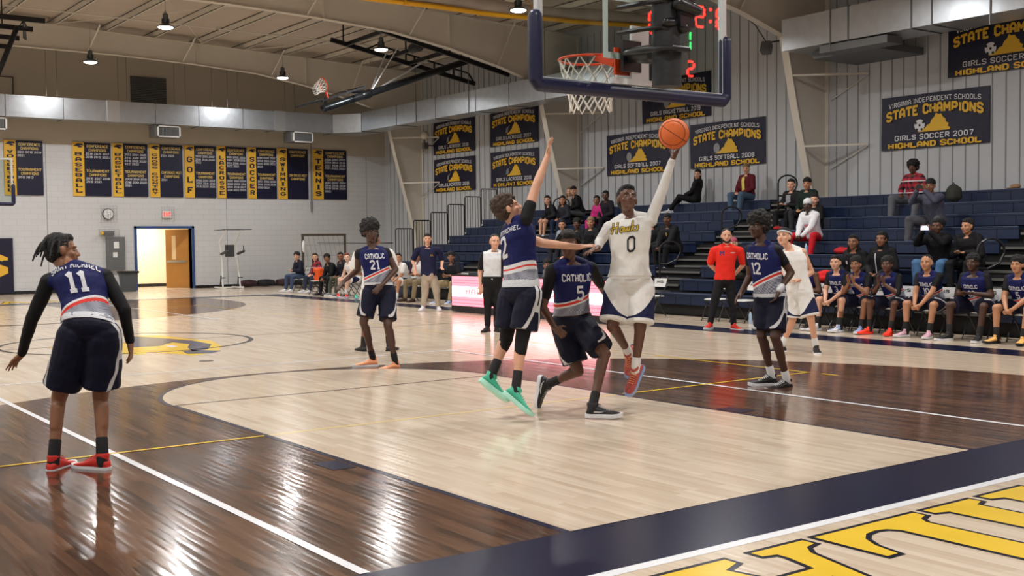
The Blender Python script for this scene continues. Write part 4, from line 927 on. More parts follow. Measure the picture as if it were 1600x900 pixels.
rc_ = bc + dm * .1 + up * .42; mb = MB(); mb.tube([rc_ + up * (.23 * math.cos(a)) + Vector((0, .23 * math.sin(a), 0)) + dm * .0 for a in [2 * PI * k / 30 for k in range(30)]], .016, 8, closed=True)
mb.bar(rc_ - up * .23, bc + dm * .1, .1, .03); ro = PB(mb, 'rim', M['rim'], True)
mb = MB()
for k in range(12):
    for s in (-1, 1):
        pts = [rc_ + up * (r * math.cos(2 * PI * (k + s * i * .5) / 12)) + Vector((0, r * math.sin(2 * PI * (k + s * i * .5) / 12), 0)) + dm * h - Vector((0, 0, h * h)) for i, (r, h) in enumerate(((.23, 0), (.2, .09), (.17, .18), (.15, .26), (.13, .33)))]
        mb.tube(pts, .007, 5)
mb.build('net', M['netw'], ro)
# matching folded frame at the left edge
t = empty('folded_hoop', (-1.2, 27.25, 7.9), 0, 'black beams of a folded hoop frame at the top left corner', 'basketball hoop'); o0 = Vector((-1.2, 27.25, 7.9))
for (p, yy_) in (((70, 33), 26.6), ((51, 46), 28.3), ((30, 60), 30.0), ((11, 73), 31.5)):
    e = aty(p[0], p[1], yy_) - o0; mb = MB(); mb.bar(e, Vector((e.x - 6.0, e.y, e.z + .05)), .09, .13); mb.build('beam', M['blackm'], t)
e = aty(26, 44, 28.0) - o0; e2 = aty(0, 108, 28.0) - o0; mb = MB(); mb.rc(e, e2 + (e2 - e) * .3, .07, .07, 10); mb.build('mast', M['blackm'], t, smooth=True)
mb = MB(); e = aty(36, 30, 26.6) - o0; mb.bar(e, aty(40, 60, 31.5) - o0, .07, .1); mb.build('cross_beam', M['blackm'], t)
mb = MB(); mb.tube([e + Vector((0, 0, -.05)), e + Vector((-.12, 0, -.22)), e + Vector((.1, 0, -.22)), e], .02, 6); mb.bar(e, e - Vector((0, 0, .5)), .02); mb.build('pulley', M['blackm'], t)
for dx in (-.3, -3, -5.5):
    for yy_ in (26.6, 28.3, 30.0, 31.5): mb = MB(); zz = aty(40, 45, yy_).z - 7.9; mb.bar((2.2 + dx, yy_ - 27.25, zz + .06), (2.2 + dx, yy_ - 27.25, ztop(1 + dx) + .2 - 7.9), .03); mb.build('drop_rod', M['blackm'], t)
# ------------------------------------------------------------------ scoreboard on the near wall (mirrored in the glass)
M['sred'] = mat('lit red segments', 'ff2a20', .4, emit='ff2a20', estr=50); M['sgrn'] = mat('lit green segments', '20ff60', .4, emit='20e060', estr=36); M['sbody'] = mat('scoreboard face', '0c0d12', .6)
SEG = {'0': 'abcdef', '1': 'bc', '2': 'abged', '3': 'abgcd', '5': 'afgcd', '8': 'abcdefg', '4': 'fgbc', '7': 'abc'}
def seven(mb, d, c, w, h, th, ux, uy, mi=0):
    c = Vector(c); S_ = {'a': ((-1, 1), (1, 1)), 'b': ((1, 1), (1, 0)), 'c': ((1, 0), (1, -1)), 'd': ((-1, -1), (1, -1)), 'e': ((-1, 0), (-1, -1)), 'f': ((-1, 1), (-1, 0)), 'g': ((-1, 0), (1, 0))}
    for s in SEG[d]:
        a, b = S_[s]; p = c + ux * a[0] * w / 2 + uy * a[1] * h / 2; q = c + ux * b[0] * w / 2 + uy * b[1] * h / 2; e = (q - p).normalized() * th * .6
        mb.bar(p + e, q - e, th, .012, mi, up=ux.cross(uy))
t = empty('scoreboard', (10.9, YN + .1, 5.9), 0, 'scoreboard whose red digits mirror in the glass backboard', 'scoreboard')
mb = MB(); mb.box((-2.1, -.08, -1.3), (2.1, .06, 1.3)); mb.build('cabinet', M['sbody'], t)
ux, uy = Vector((1, 0, 0)), Vector((0, 0, 1)); mb = MB()
for dx, dz, d, s in ((-.94, .18, '0', .42), (.38, .45, '5', .42), (1.0, .46, '8', .42), (.1, -.66, '5', .3), (1.3, -.66, '2', .3)): seven(mb, d, (dx, .075, dz), .24 * s / .4, s, .045, -ux, uy)
for dz in (.35, .6): mb.box((.66, .07, dz), (.71, .085, dz + .06))
mb.build('red_digits', M['sred'], t)
mb = MB(); seven(mb, '1', (.33 - .12, .075, -.08), .24, .4, .035, -ux, uy); mb.build('green_digit', M['sgrn'], t)
# ------------------------------------------------------------------ lit scorer table
t = empty('scorer_table', (7.75, 14.88, 0), 0, 'long scorer table with a glowing pink and white screen front', 'table')
M['led'] = mat('pink screen glow', 'ff8a98', .4, emit='ff7f92', estr=1.5); M['ledw'] = mat('white screen glow', 'ffffff', .4, emit='fff2f6', estr=2.3); M['ledr'] = mat('red screen glow', 'ff5560', .4, emit='ff4a5c', estr=1.6)
Y0_, Y1_ = -2.9, 2.9
sx = 1.0
mb = MB(); mb.box((sx, Y0_ + .1, .78), (sx + .55, Y1_, .83)); mb.build('table_top', M['sbody'], t)
mb = MB(); mb.box((sx - .04, Y0_, .02), (sx + .1, Y1_, .90)); mb.build('screen_cabinet', M['sbody'], t)
zs = [(.16, .38, 'led'), (.38, .62, 'ledw'), (.62, .86, 'led')]
for a, b, m_ in zs: mb = MB(); mb.box((sx - .05, Y0_ + .04, a), (sx - .04, Y1_ - .04, b)); mb.build('screen_band', M[m_], t)
mb = MB()
for y_ in (-1.8, -.2, 1.4): text_mb(mb, 'HAWKS', 1.15, .13, (sx - .056, y_ + .3, .5), (0, -1, 0), (0, 0, 1), 0, 1.2)
for z_ in (.70, .76, .22, .30): mb.box((sx - .054, Y0_ + .1, z_), (sx - .05, Y1_ - .1, z_ + .012))
mb.build('screen_lettering', M['ledr'], t)
for y_ in (Y0_ + .3, 0, Y1_ - .1): mb = MB(); mb.bar((sx + .4, y_, 0), (sx + .4, y_, .78), .04); mb.build('leg', M['blackm'], t)
# ------------------------------------------------------------------ folding chairs
M['chw'] = mat('white folding chair plastic', 'd9dad8', .4)
def make_chair():
    """faces -x, origin on floor under the seat"""
    t = empty('folding_chair', (0, 0, 0), 0, 'x', 'chair', 'white folding chairs')
    mb = MB(); mb.loft([((-.19, 0, .44), (0, .17, 0), (0, 0, .012)), ((-.1, 0, .445), (0, .2, 0), (0, 0, .016)), ((.12, 0, .445), (0, .2, 0), (0, 0, .016)), ((.2, 0, .44), (0, .18, 0), (0, 0, .012))], 16, p=5); mb.build('seat', M['chw'], t, smooth=True)
    mb = MB(); mb.loft([((.24, 0, .64), (0, .2, 0), (.012, 0, 0)), ((.27, 0, .74), (0, .21, 0), (.014, 0, 0)), ((.285, 0, .82), (0, .2, 0), (.012, 0, 0))], 16, p=5); bk = mb.build('backrest', M['chw'], t, smooth=True)
    mb = MB(); text_mb(mb, 'HIS', .2, .06, (.262, 0, .75), (0, -1, 0), (.1, 0, 1), 0, 1.4, False, 0, .012); mb.build('printed_mark', M['dark'], bk)
    for s in (-1, 1):
        mb = MB(); mb.tube([(-.22, s * .22, 0), (.0, s * .22, .40), (.2, s * .215, .62), (.3, s * .205, .86), (.3, s * .16, .88)], .012, 7); mb.build('leg', M['blackm'], t, smooth=True)
        mb = MB(); mb.tube([(.24, s * .19, 0), (.02, s * .19, .3), (-.14, s * .19, .43)], .012, 7); mb.build('leg', M['blackm'], t, smooth=True)
    mb = MB(); mb.tube([(-.2, -.22, .05), (-.2, .22, .05)], .009, 6); mb.build('stretcher', M['blackm'], t)
    return t
chair0 = make_chair(); chair0.location = (10.9, 8.7, 0); chair_n = [0]
def chair(x, y, rz, label):
    if chair_n[0] == 0: chair_n[0] = 1; chair0.location = (x, y, 0); chair0.rotation_euler = (0, 0, rz); chair0['label'] = label; return chair0
    return dup(chair0, (x, y, 0), rz, label)
# ------------------------------------------------------------------ people: surfaces
TS = bpy.data.scenes.new('remesh_bench')
def remesh(mb, voxel, smooth=3, disp=0.0, dscale=9.0, seed=0.0):
    me = mb.mesh('tmp'); ob = bpy.data.objects.new('tmp', me); TS.collection.objects.link(ob)
    m = ob.modifiers.new('r', 'REMESH'); m.mode = 'VOXEL'; m.voxel_size = voxel; m.use_smooth_shade = True
    if smooth: s = ob.modifiers.new('s', 'SMOOTH'); s.factor = .5; s.iterations = smooth
    with bpy.context.temp_override(scene=TS, view_layer=TS.view_layers[0]): dg = bpy.context.evaluated_depsgraph_get(); dg.update()
    m2 = bpy.data.meshes.new_from_object(ob.evaluated_get(dg))
    bpy.data.objects.remove(ob); bpy.data.meshes.remove(me)
    if disp:
        n_ = len(m2.vertices); co = [0.0] * (3 * n_); nr = [0.0] * (3 * n_)
        m2.vertices.foreach_get('co', co); m2.vertex_normals.foreach_get('vector', nr)
        for i in range(0, 3 * n_, 3):
            d = disp * noise.noise(Vector((co[i] * dscale + seed, co[i + 1] * dscale + seed * 2, co[i + 2] * dscale)))
            co[i] += nr[i] * d; co[i + 1] += nr[i + 1] * d; co[i + 2] += nr[i + 2] * d
        m2.vertices.foreach_set('co', co); m2.update()
    return m2
def mobj(name, me, mats, parent, loc=None):
    me.name = name
    me.materials.clear()
    for m in (mats if isinstance(mats, (list, tuple)) else [mats]): me.materials.append(m)
    o = bpy.data.objects.new(name, me); COL.objects.link(o); o.parent = parent
    if loc is not None: o.location = loc
    return o
def setattr_loc(me, fn):
    a = me.attributes.new('loc', 'FLOAT_VECTOR', 'POINT'); buf = []
    for v in me.vertices: buf += fn(v.co)
    a.data.foreach_set('vector', buf)
def skinmat(name, col):
    m = mat(name, col, .48, noise_amt=.1, nscale=14); b = m.node_tree.nodes['Principled BSDF']
    b.inputs['Subsurface Weight'].default_value = .06; b.inputs['Subsurface Radius'].default_value = (.02, .008, .004); return m
SK = {'deep': skinmat('deep brown skin', '4a2f22'), 'dark': skinmat('dark brown skin', '5d3b2a'), 'mid': skinmat('brown skin', '8a5d42'), 'tan': skinmat('tan skin', 'b98462'), 'light': skinmat('light skin', 'd3a084'), 'pale': skinmat('pale skin', 'deb39b')}
HM = {'white': mat('white knit', 'd8d8da', .8, bump=.4, bscale=90), 'pinkcap': mat('dusty pink cap', '9c4a5c', .8), 'black': mat('black hair', '0d0b0b', .75, bump=.6, bscale=120), 'brown': mat('brown hair', '3a281c', .7, bump=.5, bscale=110), 'red': mat('auburn hair', '7a3a22', .7, bump=.5, bscale=110), 'blond': mat('dark blond hair', '80684a', .7, bump=.4, bscale=110), 'dbrown': mat('dark brown hair', '1d1512', .7, bump=.5, bscale=110)}
LIPS = {k: mat(k + ' lips', c, .5) for k, c in (('deep', '4a2826'), ('dark', '5d332e'), ('mid', '8a4c42'), ('tan', 'a9605a'), ('light', 'b96e66'), ('pale', 'c0746c'))}
M['eyew'] = mat('eye white', 'b4aca2', .4); M['iris'] = mat('dark iris', '140d0a', .2)
def cloth(name, col, rough=.78, **k): return mat(name, col, rough, noise_amt=.1, nscale=9, bump=.35, bscale=14, spec=.3, **k)

def frame_mat(x, y, z, o): return Matrix(((x.x, y.x, z.x, o.x), (x.y, y.y, z.y, o.y), (x.z, y.z, z.z, o.z), (0, 0, 0, 1)))
class HeadF:
    def __init__(s, c, front, up=Vector((0, 0, 1)), sc=1.0):
        s.y = front.normalized(); s.x = up.cross(s.y).normalized() * -1; s.x = s.y.cross(up).normalized() * -1   # person's left
        s.z = s.x.cross(s.y).normalized() * 1
        if s.z.dot(up) < 0: s.z = -s.z
        s.c = c; s.sc = sc
    def p(s, x, y, z): return s.c + (s.x * x + s.y * y + s.z * z) * s.sc
    def e(s, mb, c, r, **k): mb.ell(s.p(*c), s.x * (r[0] * s.sc), s.y * (r[1] * s.sc), s.z * (r[2] * s.sc), **k)
def head_prims(mb, H, far):
    H.e(mb, (0, -.014, .035), (.080, .100, .090)); H.e(mb, (0, .02, -.03), (.064, .074, .085)); H.e(mb, (0, .036, -.078), (.046, .050, .036)); H.e(mb, (0, .066, -.098), (.021, .020, .017))
    mb.rc(H.p(0, .090, .012), H.p(0, .106, -.024), .010 * H.sc, .0135 * H.sc, 8)
    for s in (-1, 1):
        H.e(mb, (s * .013, .097, -.029), (.010, .010, .009)); H.e(mb, (s * .031, .080, .027), (.026, .013, .010)); H.e(mb, (s * .043, .060, -.026), (.024, .022, .022)); H.e(mb, (s * .081, -.006, -.006), (.012, .021, .033))
    H.e(mb, (0, .088, -.052), (.023, .012, .008)); H.e(mb, (0, .086, -.062), (.020, .011, .008))
def face_parts(H, par, base, skin, hair, beard=False, brows=True):
    for s in (-1, 1):
        mb = MB(); c = H.p(s * .031, .0800, .006)
        mb.ell(c, H.x * .0115 * H.sc, H.y * .010 * H.sc, H.z * .0048 * H.sc, 10, 6, 0); mb.ell(c + H.y * .006 * H.sc, H.x * .0062 * H.sc, H.y * .005 * H.sc, H.z * .0052 * H.sc, 8, 5, 1)
        mb.build('eye', [M['eyew'], M['iris']], par, smooth=True).location = -base
        mb = MB(); mb.tube([H.p(s * .013, .0920, .024), H.p(s * .032, .0905, .030), H.p(s * .050, .077, .026)], [.0025 * H.sc, .0038 * H.sc, .002 * H.sc], 6); mb.build('eyebrow', HM[hair], par, smooth=True).location = -base
    mb = MB(); mb.ell(H.p(0, .0935, -.051), H.x * .022 * H.sc, H.y * .008 * H.sc, H.z * .0055 * H.sc, 10, 6); mb.ell(H.p(0, .092, -.0615), H.x * .018 * H.sc, H.y * .008 * H.sc, H.z * .006 * H.sc, 10, 6); mb.build('lips', LIPS[skin], par, smooth=True).location = -base
def hair_part(H, par, base, style, hair, vx, seed=1):
    if style == 'none': return
    mb = MB(); disp = .006; ds = 60
    r = random.Random(seed)
    if style in ('short', 'fade', 'messy', 'long', 'dreads', 'bun', 'bob'):
        k = {'fade': .95, 'messy': 1.08}.get(style, 1.0)
        H.e(mb, (0, -.026, .052), (.085 * k, .104 * k, .088 * k)); H.e(mb, (0, -.045, .0), (.080 * k, .075 * k, .075 * k))
        if style != 'fade': H.e(mb, (0, .038, .092), (.060, .045, .035))
        if style == 'messy':
            disp = .014; ds = 34
            for i in range(16): a = r.uniform(0, 2 * PI); H.e(mb, (.06 * math.cos(a), -.02 + .08 * math.sin(a), .09 + r.uniform(-.03, .03)), (.028, .03, .024))
        if style == 'bun': H.e(mb, (0, -.13, .06), (.04, .04, .04))
        if style in ('long', 'bob'):
            L = -.22 if style == 'long' else -.13
            for s in (-1, 1): mb.rc(H.p(s * .07, -.02, .03), H.p(s * .088, -.01, L), .03, .022, 10); mb.rc(H.p(s * .03, -.09, .02), H.p(s * .05, -.08, L), .045, .035, 10)
    if style == 'afro':
        H.e(mb, (0, -.022, .075), (.118, .122, .100)); H.e(mb, (0, -.05, .01), (.108, .095, .09)); disp = .022; ds = 30
        for i in range(60):
            a = r.uniform(0, 2 * PI); b = r.uniform(-.1, 1.3); H.e(mb, (.112 * math.cos(a) * math.cos(b), -.03 + .118 * math.sin(a) * math.cos(b) * (1 if math.sin(a) < 0 else .8), .065 + .1 * math.sin(b)), (.017,) * 3, nu=8, nv=6)
    if style == 'afrolow':
        H.e(mb, (0, -.026, .065), (.100, .112, .094)); H.e(mb, (0, -.05, .01), (.090, .085, .08)); disp = .014; ds = 40
    if style == 'beanie':
        H.e(mb, (0, -.022, .062), (.090, .110, .090)); mb.loft([(H.p(0, -.012, .02), H.x * .09, H.y * .108), (H.p(0, -.014, .055), H.x * .092, H.y * .11)], 20, p=2); disp = 0
    if style == 'cap':
        H.e(mb, (0, -.018, .06), (.086, .106, .078)); mb.loft([(H.p(0, .09, .052), H.x * .06, H.y * .03), (H.p(0, .135, .045), H.x * .05, H.y * .04), (H.p(0, .15, .05), H.x * .03, H.y * .02)], 14); disp = 0
    me = remesh(mb, vx, 2, disp, ds, seed)
    o = mobj('hat' if style in ('beanie', 'cap') else 'hair', me, HM.get(hair) or hair, par, -base)
    if style == 'dreads':
        mb = MB()
        for i in range(58):
            a = r.uniform(-PI * .98, PI * .98); b = r.uniform(.05, 1.2)
            d = Vector((math.sin(a) * math.cos(b), -math.cos(a) * math.cos(b), math.sin(b)))
            if d.y > .55 and d.z < .6: continue
            p0 = (d.x * .08, -.02 + d.y * .1, .05 + d.z * .07); L = r.uniform(.05, .095); pts = [H.p(*p0)]
            q = Vector(p0); v = Vector((d.x * .8, d.y * .8 - .35, d.z * .7)).normalized() * .024
            for j in range(5): v = v + Vector((r.uniform(-.006, .006), -.001, -.015)); q = q + v * (L / .15); pts.append(H.p(*q))
            mb.tube(pts, [.009, .009, .0085, .008, .007, .005], 6)
        mb.build('dreadlocks', HM[hair], par, smooth=True).location = -base
    return o
def hand_prims(mb, w, d, pn, thumb, curl=.5, sc=1.0, fr=.0088, spread=.08):
    """w wrist, d direction, pn palm normal, thumb side vector sign"""
    d = d.normalized(); pn = (pn - d * pn.dot(d)).normalized(); s = d.cross(pn).normalized() * thumb
    mb.rc(w, w + d * .03 * sc, .027 * sc, .027 * sc, 10)
    mb.ell(w + d * .052 * sc, d * .052 * sc, s * .042 * sc, pn * .017 * sc)
    for i, (o, L) in enumerate(((.031, .074), (.010, .083), (-.011, .077), (-.030, .060))):
        b = w + d * (.092 - abs(o) * .12) * sc + s * o * sc; dd = (d + s * (o / .03) * spread).normalized(); p = b
        for k, fL in enumerate((.46, .30, .24)):
            a = curl * (.5, .8, .6)[k]; ax = dd.cross(pn); nd = (dd * math.cos(a) + pn * math.sin(a)).normalized(); pn2 = (pn - nd * pn.dot(nd)); dd = nd
            q = p + dd * L * fL * sc; mb.rc(p, q, fr * (1.05 - .08 * k), fr * (.98 - .1 * k), 8, k=3); p = q
    b = w + d * .028 * sc + s * .030 * sc; t1 = (d * .62 + s * .72 + pn * .25).normalized(); q = b + t1 * .042 * sc; mb.rc(b, q, .0125 * sc, .0105, 8, k=3)
    t2 = (d * .85 + s * .35 + pn * (.25 + curl * .4)).normalized(); q2 = q + t2 * .034 * sc; mb.rc(q, q2, .0105, .0085, 8, k=3)

# ------------------------------------------------------------------ shoes
def make_shoe_meshes():
    U = [(-.088, .020, .055, .034), (-.078, .033, .082, .03), (-.05, .040, .105, .03), (-.01, .043, .112, .03), (.03, .043, .098, .03), (.07, .046, .082, .03), (.11, .050, .068, .028), (.15, .052, .060, .026), (.19, .047, .052, .026), (.215, .035, .045, .028), (.228, .016, .036, .03)]
    mb = MB(); n = 16; vs = []; fs = []
    for (y, w, h, z0) in U:
        for j in range(n):
            t = 2 * PI * j / n; c, s_ = math.cos(t), math.sin(t); zc = (h + z0) / 2
            vs.append((w * math.copysign(abs(c) ** .8, c), y, zc + (h - z0) / 2 * math.copysign(abs(s_) ** .8, s_)))
    for i in range(len(U) - 1):
        for j in range(n): jj = (j + 1) % n; fs.append((i * n + j, i * n + jj, (i + 1) * n + jj, (i + 1) * n + j))
    fs.append(tuple(reversed(range(n)))); fs.append(tuple((len(U) - 1) * n + j for j in range(n))); mb.add(vs, fs)
    mb.loft([((0, -.025, .085), (.040, 0, 0), (0, .052, 0)), ((0, -.03, .125), (.042, 0, 0), (0, .054, 0)), ((0, -.03, .135), (.036, 0, 0), (0, .048, 0))], 16, p=2)
    up = mb.mesh('shoe_upper')
    S_ = [(-.096, .024), (-.085, .037), (-.05, .045), (0, .046), (.05, .045), (.1, .052), (.15, .056), (.19, .052), (.22, .040), (.238, .018)]
    mb = MB(); vs = []; fs = []
    for (y, w) in S_:
        lift = .012 * max(0, (y - .13) / .1) ** 2
        for x, z in ((-w * .94, lift), (w * .94, lift), (w * 1.02, .018 + lift), (w * .96, .036 + lift), (-w * .96, .036 + lift), (-w * 1.02, .018 + lift)): vs.append((x, y, z))
    for i in range(len(S_) - 1):
        for j in range(6): jj = (j + 1) % 6; fs.append((i * 6 + j, i * 6 + jj, (i + 1) * 6 + jj, (i + 1) * 6 + j))
    fs.append(tuple(reversed(range(6)))); fs.append(tuple((len(S_) - 1) * 6 + j for j in range(6))); mb.add(vs, fs)
    so = mb.mesh('shoe_sole')
    mb = MB()
    for k in range(6):
        y = .02 + k * .019; z = .111 - k * .0075; mb.tube([(-.026, y, z - .012), (-.01, y + .003, z + .001), (.01, y + .003, z + .001), (.026, y, z - .012)], .0038, 5)
    mb.tube([(0, .02, .115), (.03, .03, .118), (.035, .05, .10)], .003, 5); mb.tube([(0, .02, .115), (-.03, .028, .118), (-.04, .045, .1)], .003, 5)
    la = mb.mesh('laces')
    mb = MB()
    for s in (-1, 1):
        P = [(.075, .06), (.03, .045), (-.03, .05), (-.065, .085), (-.03, .066), (.02, .062)]
        mb.face([(s * .0505, y, z) for y, z in P]); mb.face([(s * .0505, y, z) for y, z in P][::-1])
    sw = mb.mesh('side_flash')
    for me in (up, so, la, sw):
        bm = bmesh.new(); bm.from_mesh(me); bmesh.ops.recalc_face_normals(bm, faces=bm.faces); bm.to_mesh(me); bm.free()
        me.polygons.foreach_set('use_smooth', [True] * len(me.polygons)); me.set_sharp_from_angle(angle=math.radians(50)); me.materials.append(M['black'])
    return up, so, la, sw
SHM = make_shoe_meshes()
def shoe(par, base, ankle, toe, col, sole, lace, flash=None, sc=1.08, up=Vector((0, 0, 1))):
    """ankle = centre of ankle joint, about 9 cm over the sole"""
    y = toe.normalized(); x = y.cross(up).normalized(); z = x.cross(y).normalized()
    mw = frame_mat(x * sc, y * sc, z * sc, ankle - z * .105 * sc + y * .03 * sc - base)
    def add(nm, me, m, p):
        o = bpy.data.objects.new(nm, me); COL.objects.link(o); o.parent = p; o.material_slots[0].link = 'OBJECT'; o.material_slots[0].material = m; return o
    s = add('shoe', SHM[0], col, par); s.matrix_local = mw
    add('sole', SHM[1], sole, s)
    if lace: add('laces', SHM[2], lace, s)
    if flash: add('side_flash', SHM[3], flash, s)
    return s
SHOE = {'white': mat('white shoe', 'd9dade', .5), 'black': mat('black shoe', '121215', .5), 'red': mat('red shoe', 'c9281c', .5), 'green': mat('mint green shoe', '3fae8c', .5), 'orange': mat('peach orange shoe', 'f0a070', .5), 'hot': mat('neon red shoe', 'ff3a20', .5), 'blue': mat('pale blue shoe', '8fa2cc', .5), 'grey': mat('grey shoe', '8a8c8c', .5), 'brown': mat('brown shoe', '3c2a1e', .5), 'pink': mat('pink shoe', 'd8a8b8', .5), 'yellow': mat('yellow orange shoe', 'e8b060', .5), 'redlace': mat('orange red lace', 'd83a20', .6), 'mintsole': mat('pale mint sole', 'a8e0cc', .5), 'floral': mat('red floral shoe', 'b04a40', .5, noise_amt=.8, nscale=40)}

# ------------------------------------------------------------------ uniforms
def banded(name, base, stops, axis=2, slant=0.0, front=0.0, hatch=None, curve=0.0, side=None):
    """stops: [(value, colour)] along loc axis; colour 'hatch' = fine diagonal mesh print"""
    m = bpy.data.materials.new(name); m.use_nodes = True; b = m.node_tree.nodes['Principled BSDF']; T = NT(m)
    at_ = T.n('ShaderNodeAttribute', attribute_name='loc'); sp = T.n('ShaderNodeSeparateXYZ'); T.l.new(at_.outputs['Vector'], sp.inputs[0]); X, Y, Z = sp.outputs
    v = (X, Y, Z)[axis]
    if slant: v = T.m('SUBTRACT', v, T.m('MULTIPLY', X, T.m('MULTIPLY', T.m('MULTIPLY_ADD', Y, 8.0, front, clamp=False), slant)) if False else T.m('MULTIPLY', X, slant))
    if curve: v = T.m('ADD', v, T.m('MULTIPLY', T.m('MULTIPLY', X, X), curve))
    col = lin(base); cur = None
    def c_(c):
        if c != 'hatch': return lin(c)
        w = T.n('ShaderNodeMath', operation='SINE'); T.l.new(T.m('MULTIPLY', T.m('ADD', T.m('MULTIPLY', Z, 1.6), T.m('MULTIPLY', X, 1.1)), 190.0), w.inputs[0])
        w2 = T.m('SINE', T.m('MULTIPLY', T.m('ADD', T.m('MULTIPLY', Z, .3), T.m('MULTIPLY', X, -1.0)), 60.0))
        return T.mix(T.m('GREATER_THAN', T.m('ADD', w.outputs[0], T.m('MULTIPLY', w2, .3)), .1), lin('30324a'), lin('b9bcc6'))
    cur = c_(stops[0][1])
    for val, c in stops[1:]: cur = T.mix(T.m('GREATER_THAN', v, val), cur, c_(c))
    if side:
        kind, colr = side
        cur = T.mix(kind(T, X, Y, Z), cur, lin(colr))
    if hasattr(cur, 'is_linked'): T.l.new(cur, b.inputs['Base Color'])
    else: b.inputs['Base Color'].default_value = (*cur, 1)
    tc = T.n('ShaderNodeTexCoord'); n2 = T.n('ShaderNodeTexNoise'); n2.inputs['Scale'].default_value = 11; n2.inputs['Detail'].default_value = 3; T.l.new(tc.outputs['Object'], n2.inputs['Vector'])
    bp = T.n('ShaderNodeBump'); bp.inputs['Strength'].default_value = .45; bp.inputs['Distance'].default_value = .03; T.l.new(n2.outputs[0], bp.inputs['Height']); T.l.new(bp.outputs[0], b.inputs['Normal'])
    b.inputs['Roughness'].default_value = .68; b.inputs['Specular IOR Level'].default_value = .25
    return m
NAVYJ = '101650'
JER_F = banded('away jersey front slant', NAVYJ, [(0, 'hatch'), (.30, 'd9d9dc'), (.33, 'd5382c'), (.375, 'd9d9dc'), (.40, NAVYJ)], slant=.55)
JER_B = banded('away jersey back', NAVYJ, [(0, 'hatch'), (.27, 'd5382c'), (.33, 'd9d9dc'), (.37, NAVYJ)], curve=1.2)
JER_B2 = banded('away jersey side', NAVYJ, [(0, 'hatch'), (.22, 'd9d9dc'), (.27, 'd5382c'), (.295, 'd9d9dc'), (.35, NAVYJ)], curve=-1.0)
def sidepanel(T, X, Y, Z):    # X outward, Y front, Z along thigh: white panel splitting towards the hem
    w = T.m('MULTIPLY_ADD', T.m('MULTIPLY', Z, Z), .13, .038); ay = T.m('ABSOLUTE', Y)
    a = T.m('LESS_THAN', ay, w); inner = T.m('MULTIPLY', T.m('LESS_THAN', ay, T.m('SUBTRACT', w, .028)), T.m('GREATER_THAN', Z, .34))
    slit = T.m('MULTIPLY', T.m('LESS_THAN', ay, .010), T.m('LESS_THAN', Z, .2))
    a = T.m('MULTIPLY', a, T.m('SUBTRACT', 1.0, T.m('MAXIMUM', inner, slit)))
    return T.m('MULTIPLY', a, T.m('GREATER_THAN', X, 0.0))
SH_AWAY = banded('away shorts', '090c24', [(-9, '090c24')], side=(sidepanel, 'c9c9cb'))
def homepanel(T, X, Y, Z):
    x1 = T.m('MAXIMUM', T.m('ADD', X, .1), 0.0); v = T.m('ADD', Z, T.m('MULTIPLY', T.m('MULTIPLY', x1, x1), 11.0)); a = T.m('GREATER_THAN', v, .75); return T.m('MULTIPLY', a, T.m('LESS_THAN', Z, .80))
SH_HOME = banded('home shorts', 'dcdad6', [(-9, 'dcdad6')], side=(homepanel, '141a40'))
WJ = cloth('white home jersey', 'e2e0dc'); WC = cloth('white compression sleeve', 'd8d6d2'); BKC = cloth('black compression', '0e0e12', .7)
WHITE_B = mat('white waistband', 'c9cbd0', .6, bump=.3, bscale=60)
CLO = {}
def C_(hexc, kind='cloth'):
    k = kind + hexc
    if k not in CLO: CLO[k] = cloth('cloth ' + hexc, hexc)
    return CLO[k]
def plaidmat():
    m = bpy.data.materials.new('red black plaid flannel'); m.use_nodes = True; T = NT(m); b = m.node_tree.nodes['Principled BSDF']; tc = T.n('ShaderNodeTexCoord'); sp = T.n('ShaderNodeSeparateXYZ'); T.l.new(tc.outputs['Object'], sp.inputs[0])
    a = T.m('GREATER_THAN', T.m('SINE', T.m('MULTIPLY', T.m('ADD', sp.outputs[1], sp.outputs[0]), 48.0)), .1); c = T.m('GREATER_THAN', T.m('SINE', T.m('MULTIPLY', sp.outputs[2], 48.0)), .1)
    q = T.mix(T.m('MULTIPLY', T.m('ADD', a, c), .5), lin('b02438'), lin('17141c')); w = T.m('GREATER_THAN', T.m('SINE', T.m('MULTIPLY', sp.outputs[2], 24.0)), .96)
    T.l.new(T.mix(w, q, lin('cfc8cc')), b.inputs['Base Color']); b.inputs['Roughness'].default_value = .85; return m
PLAID = plaidmat()

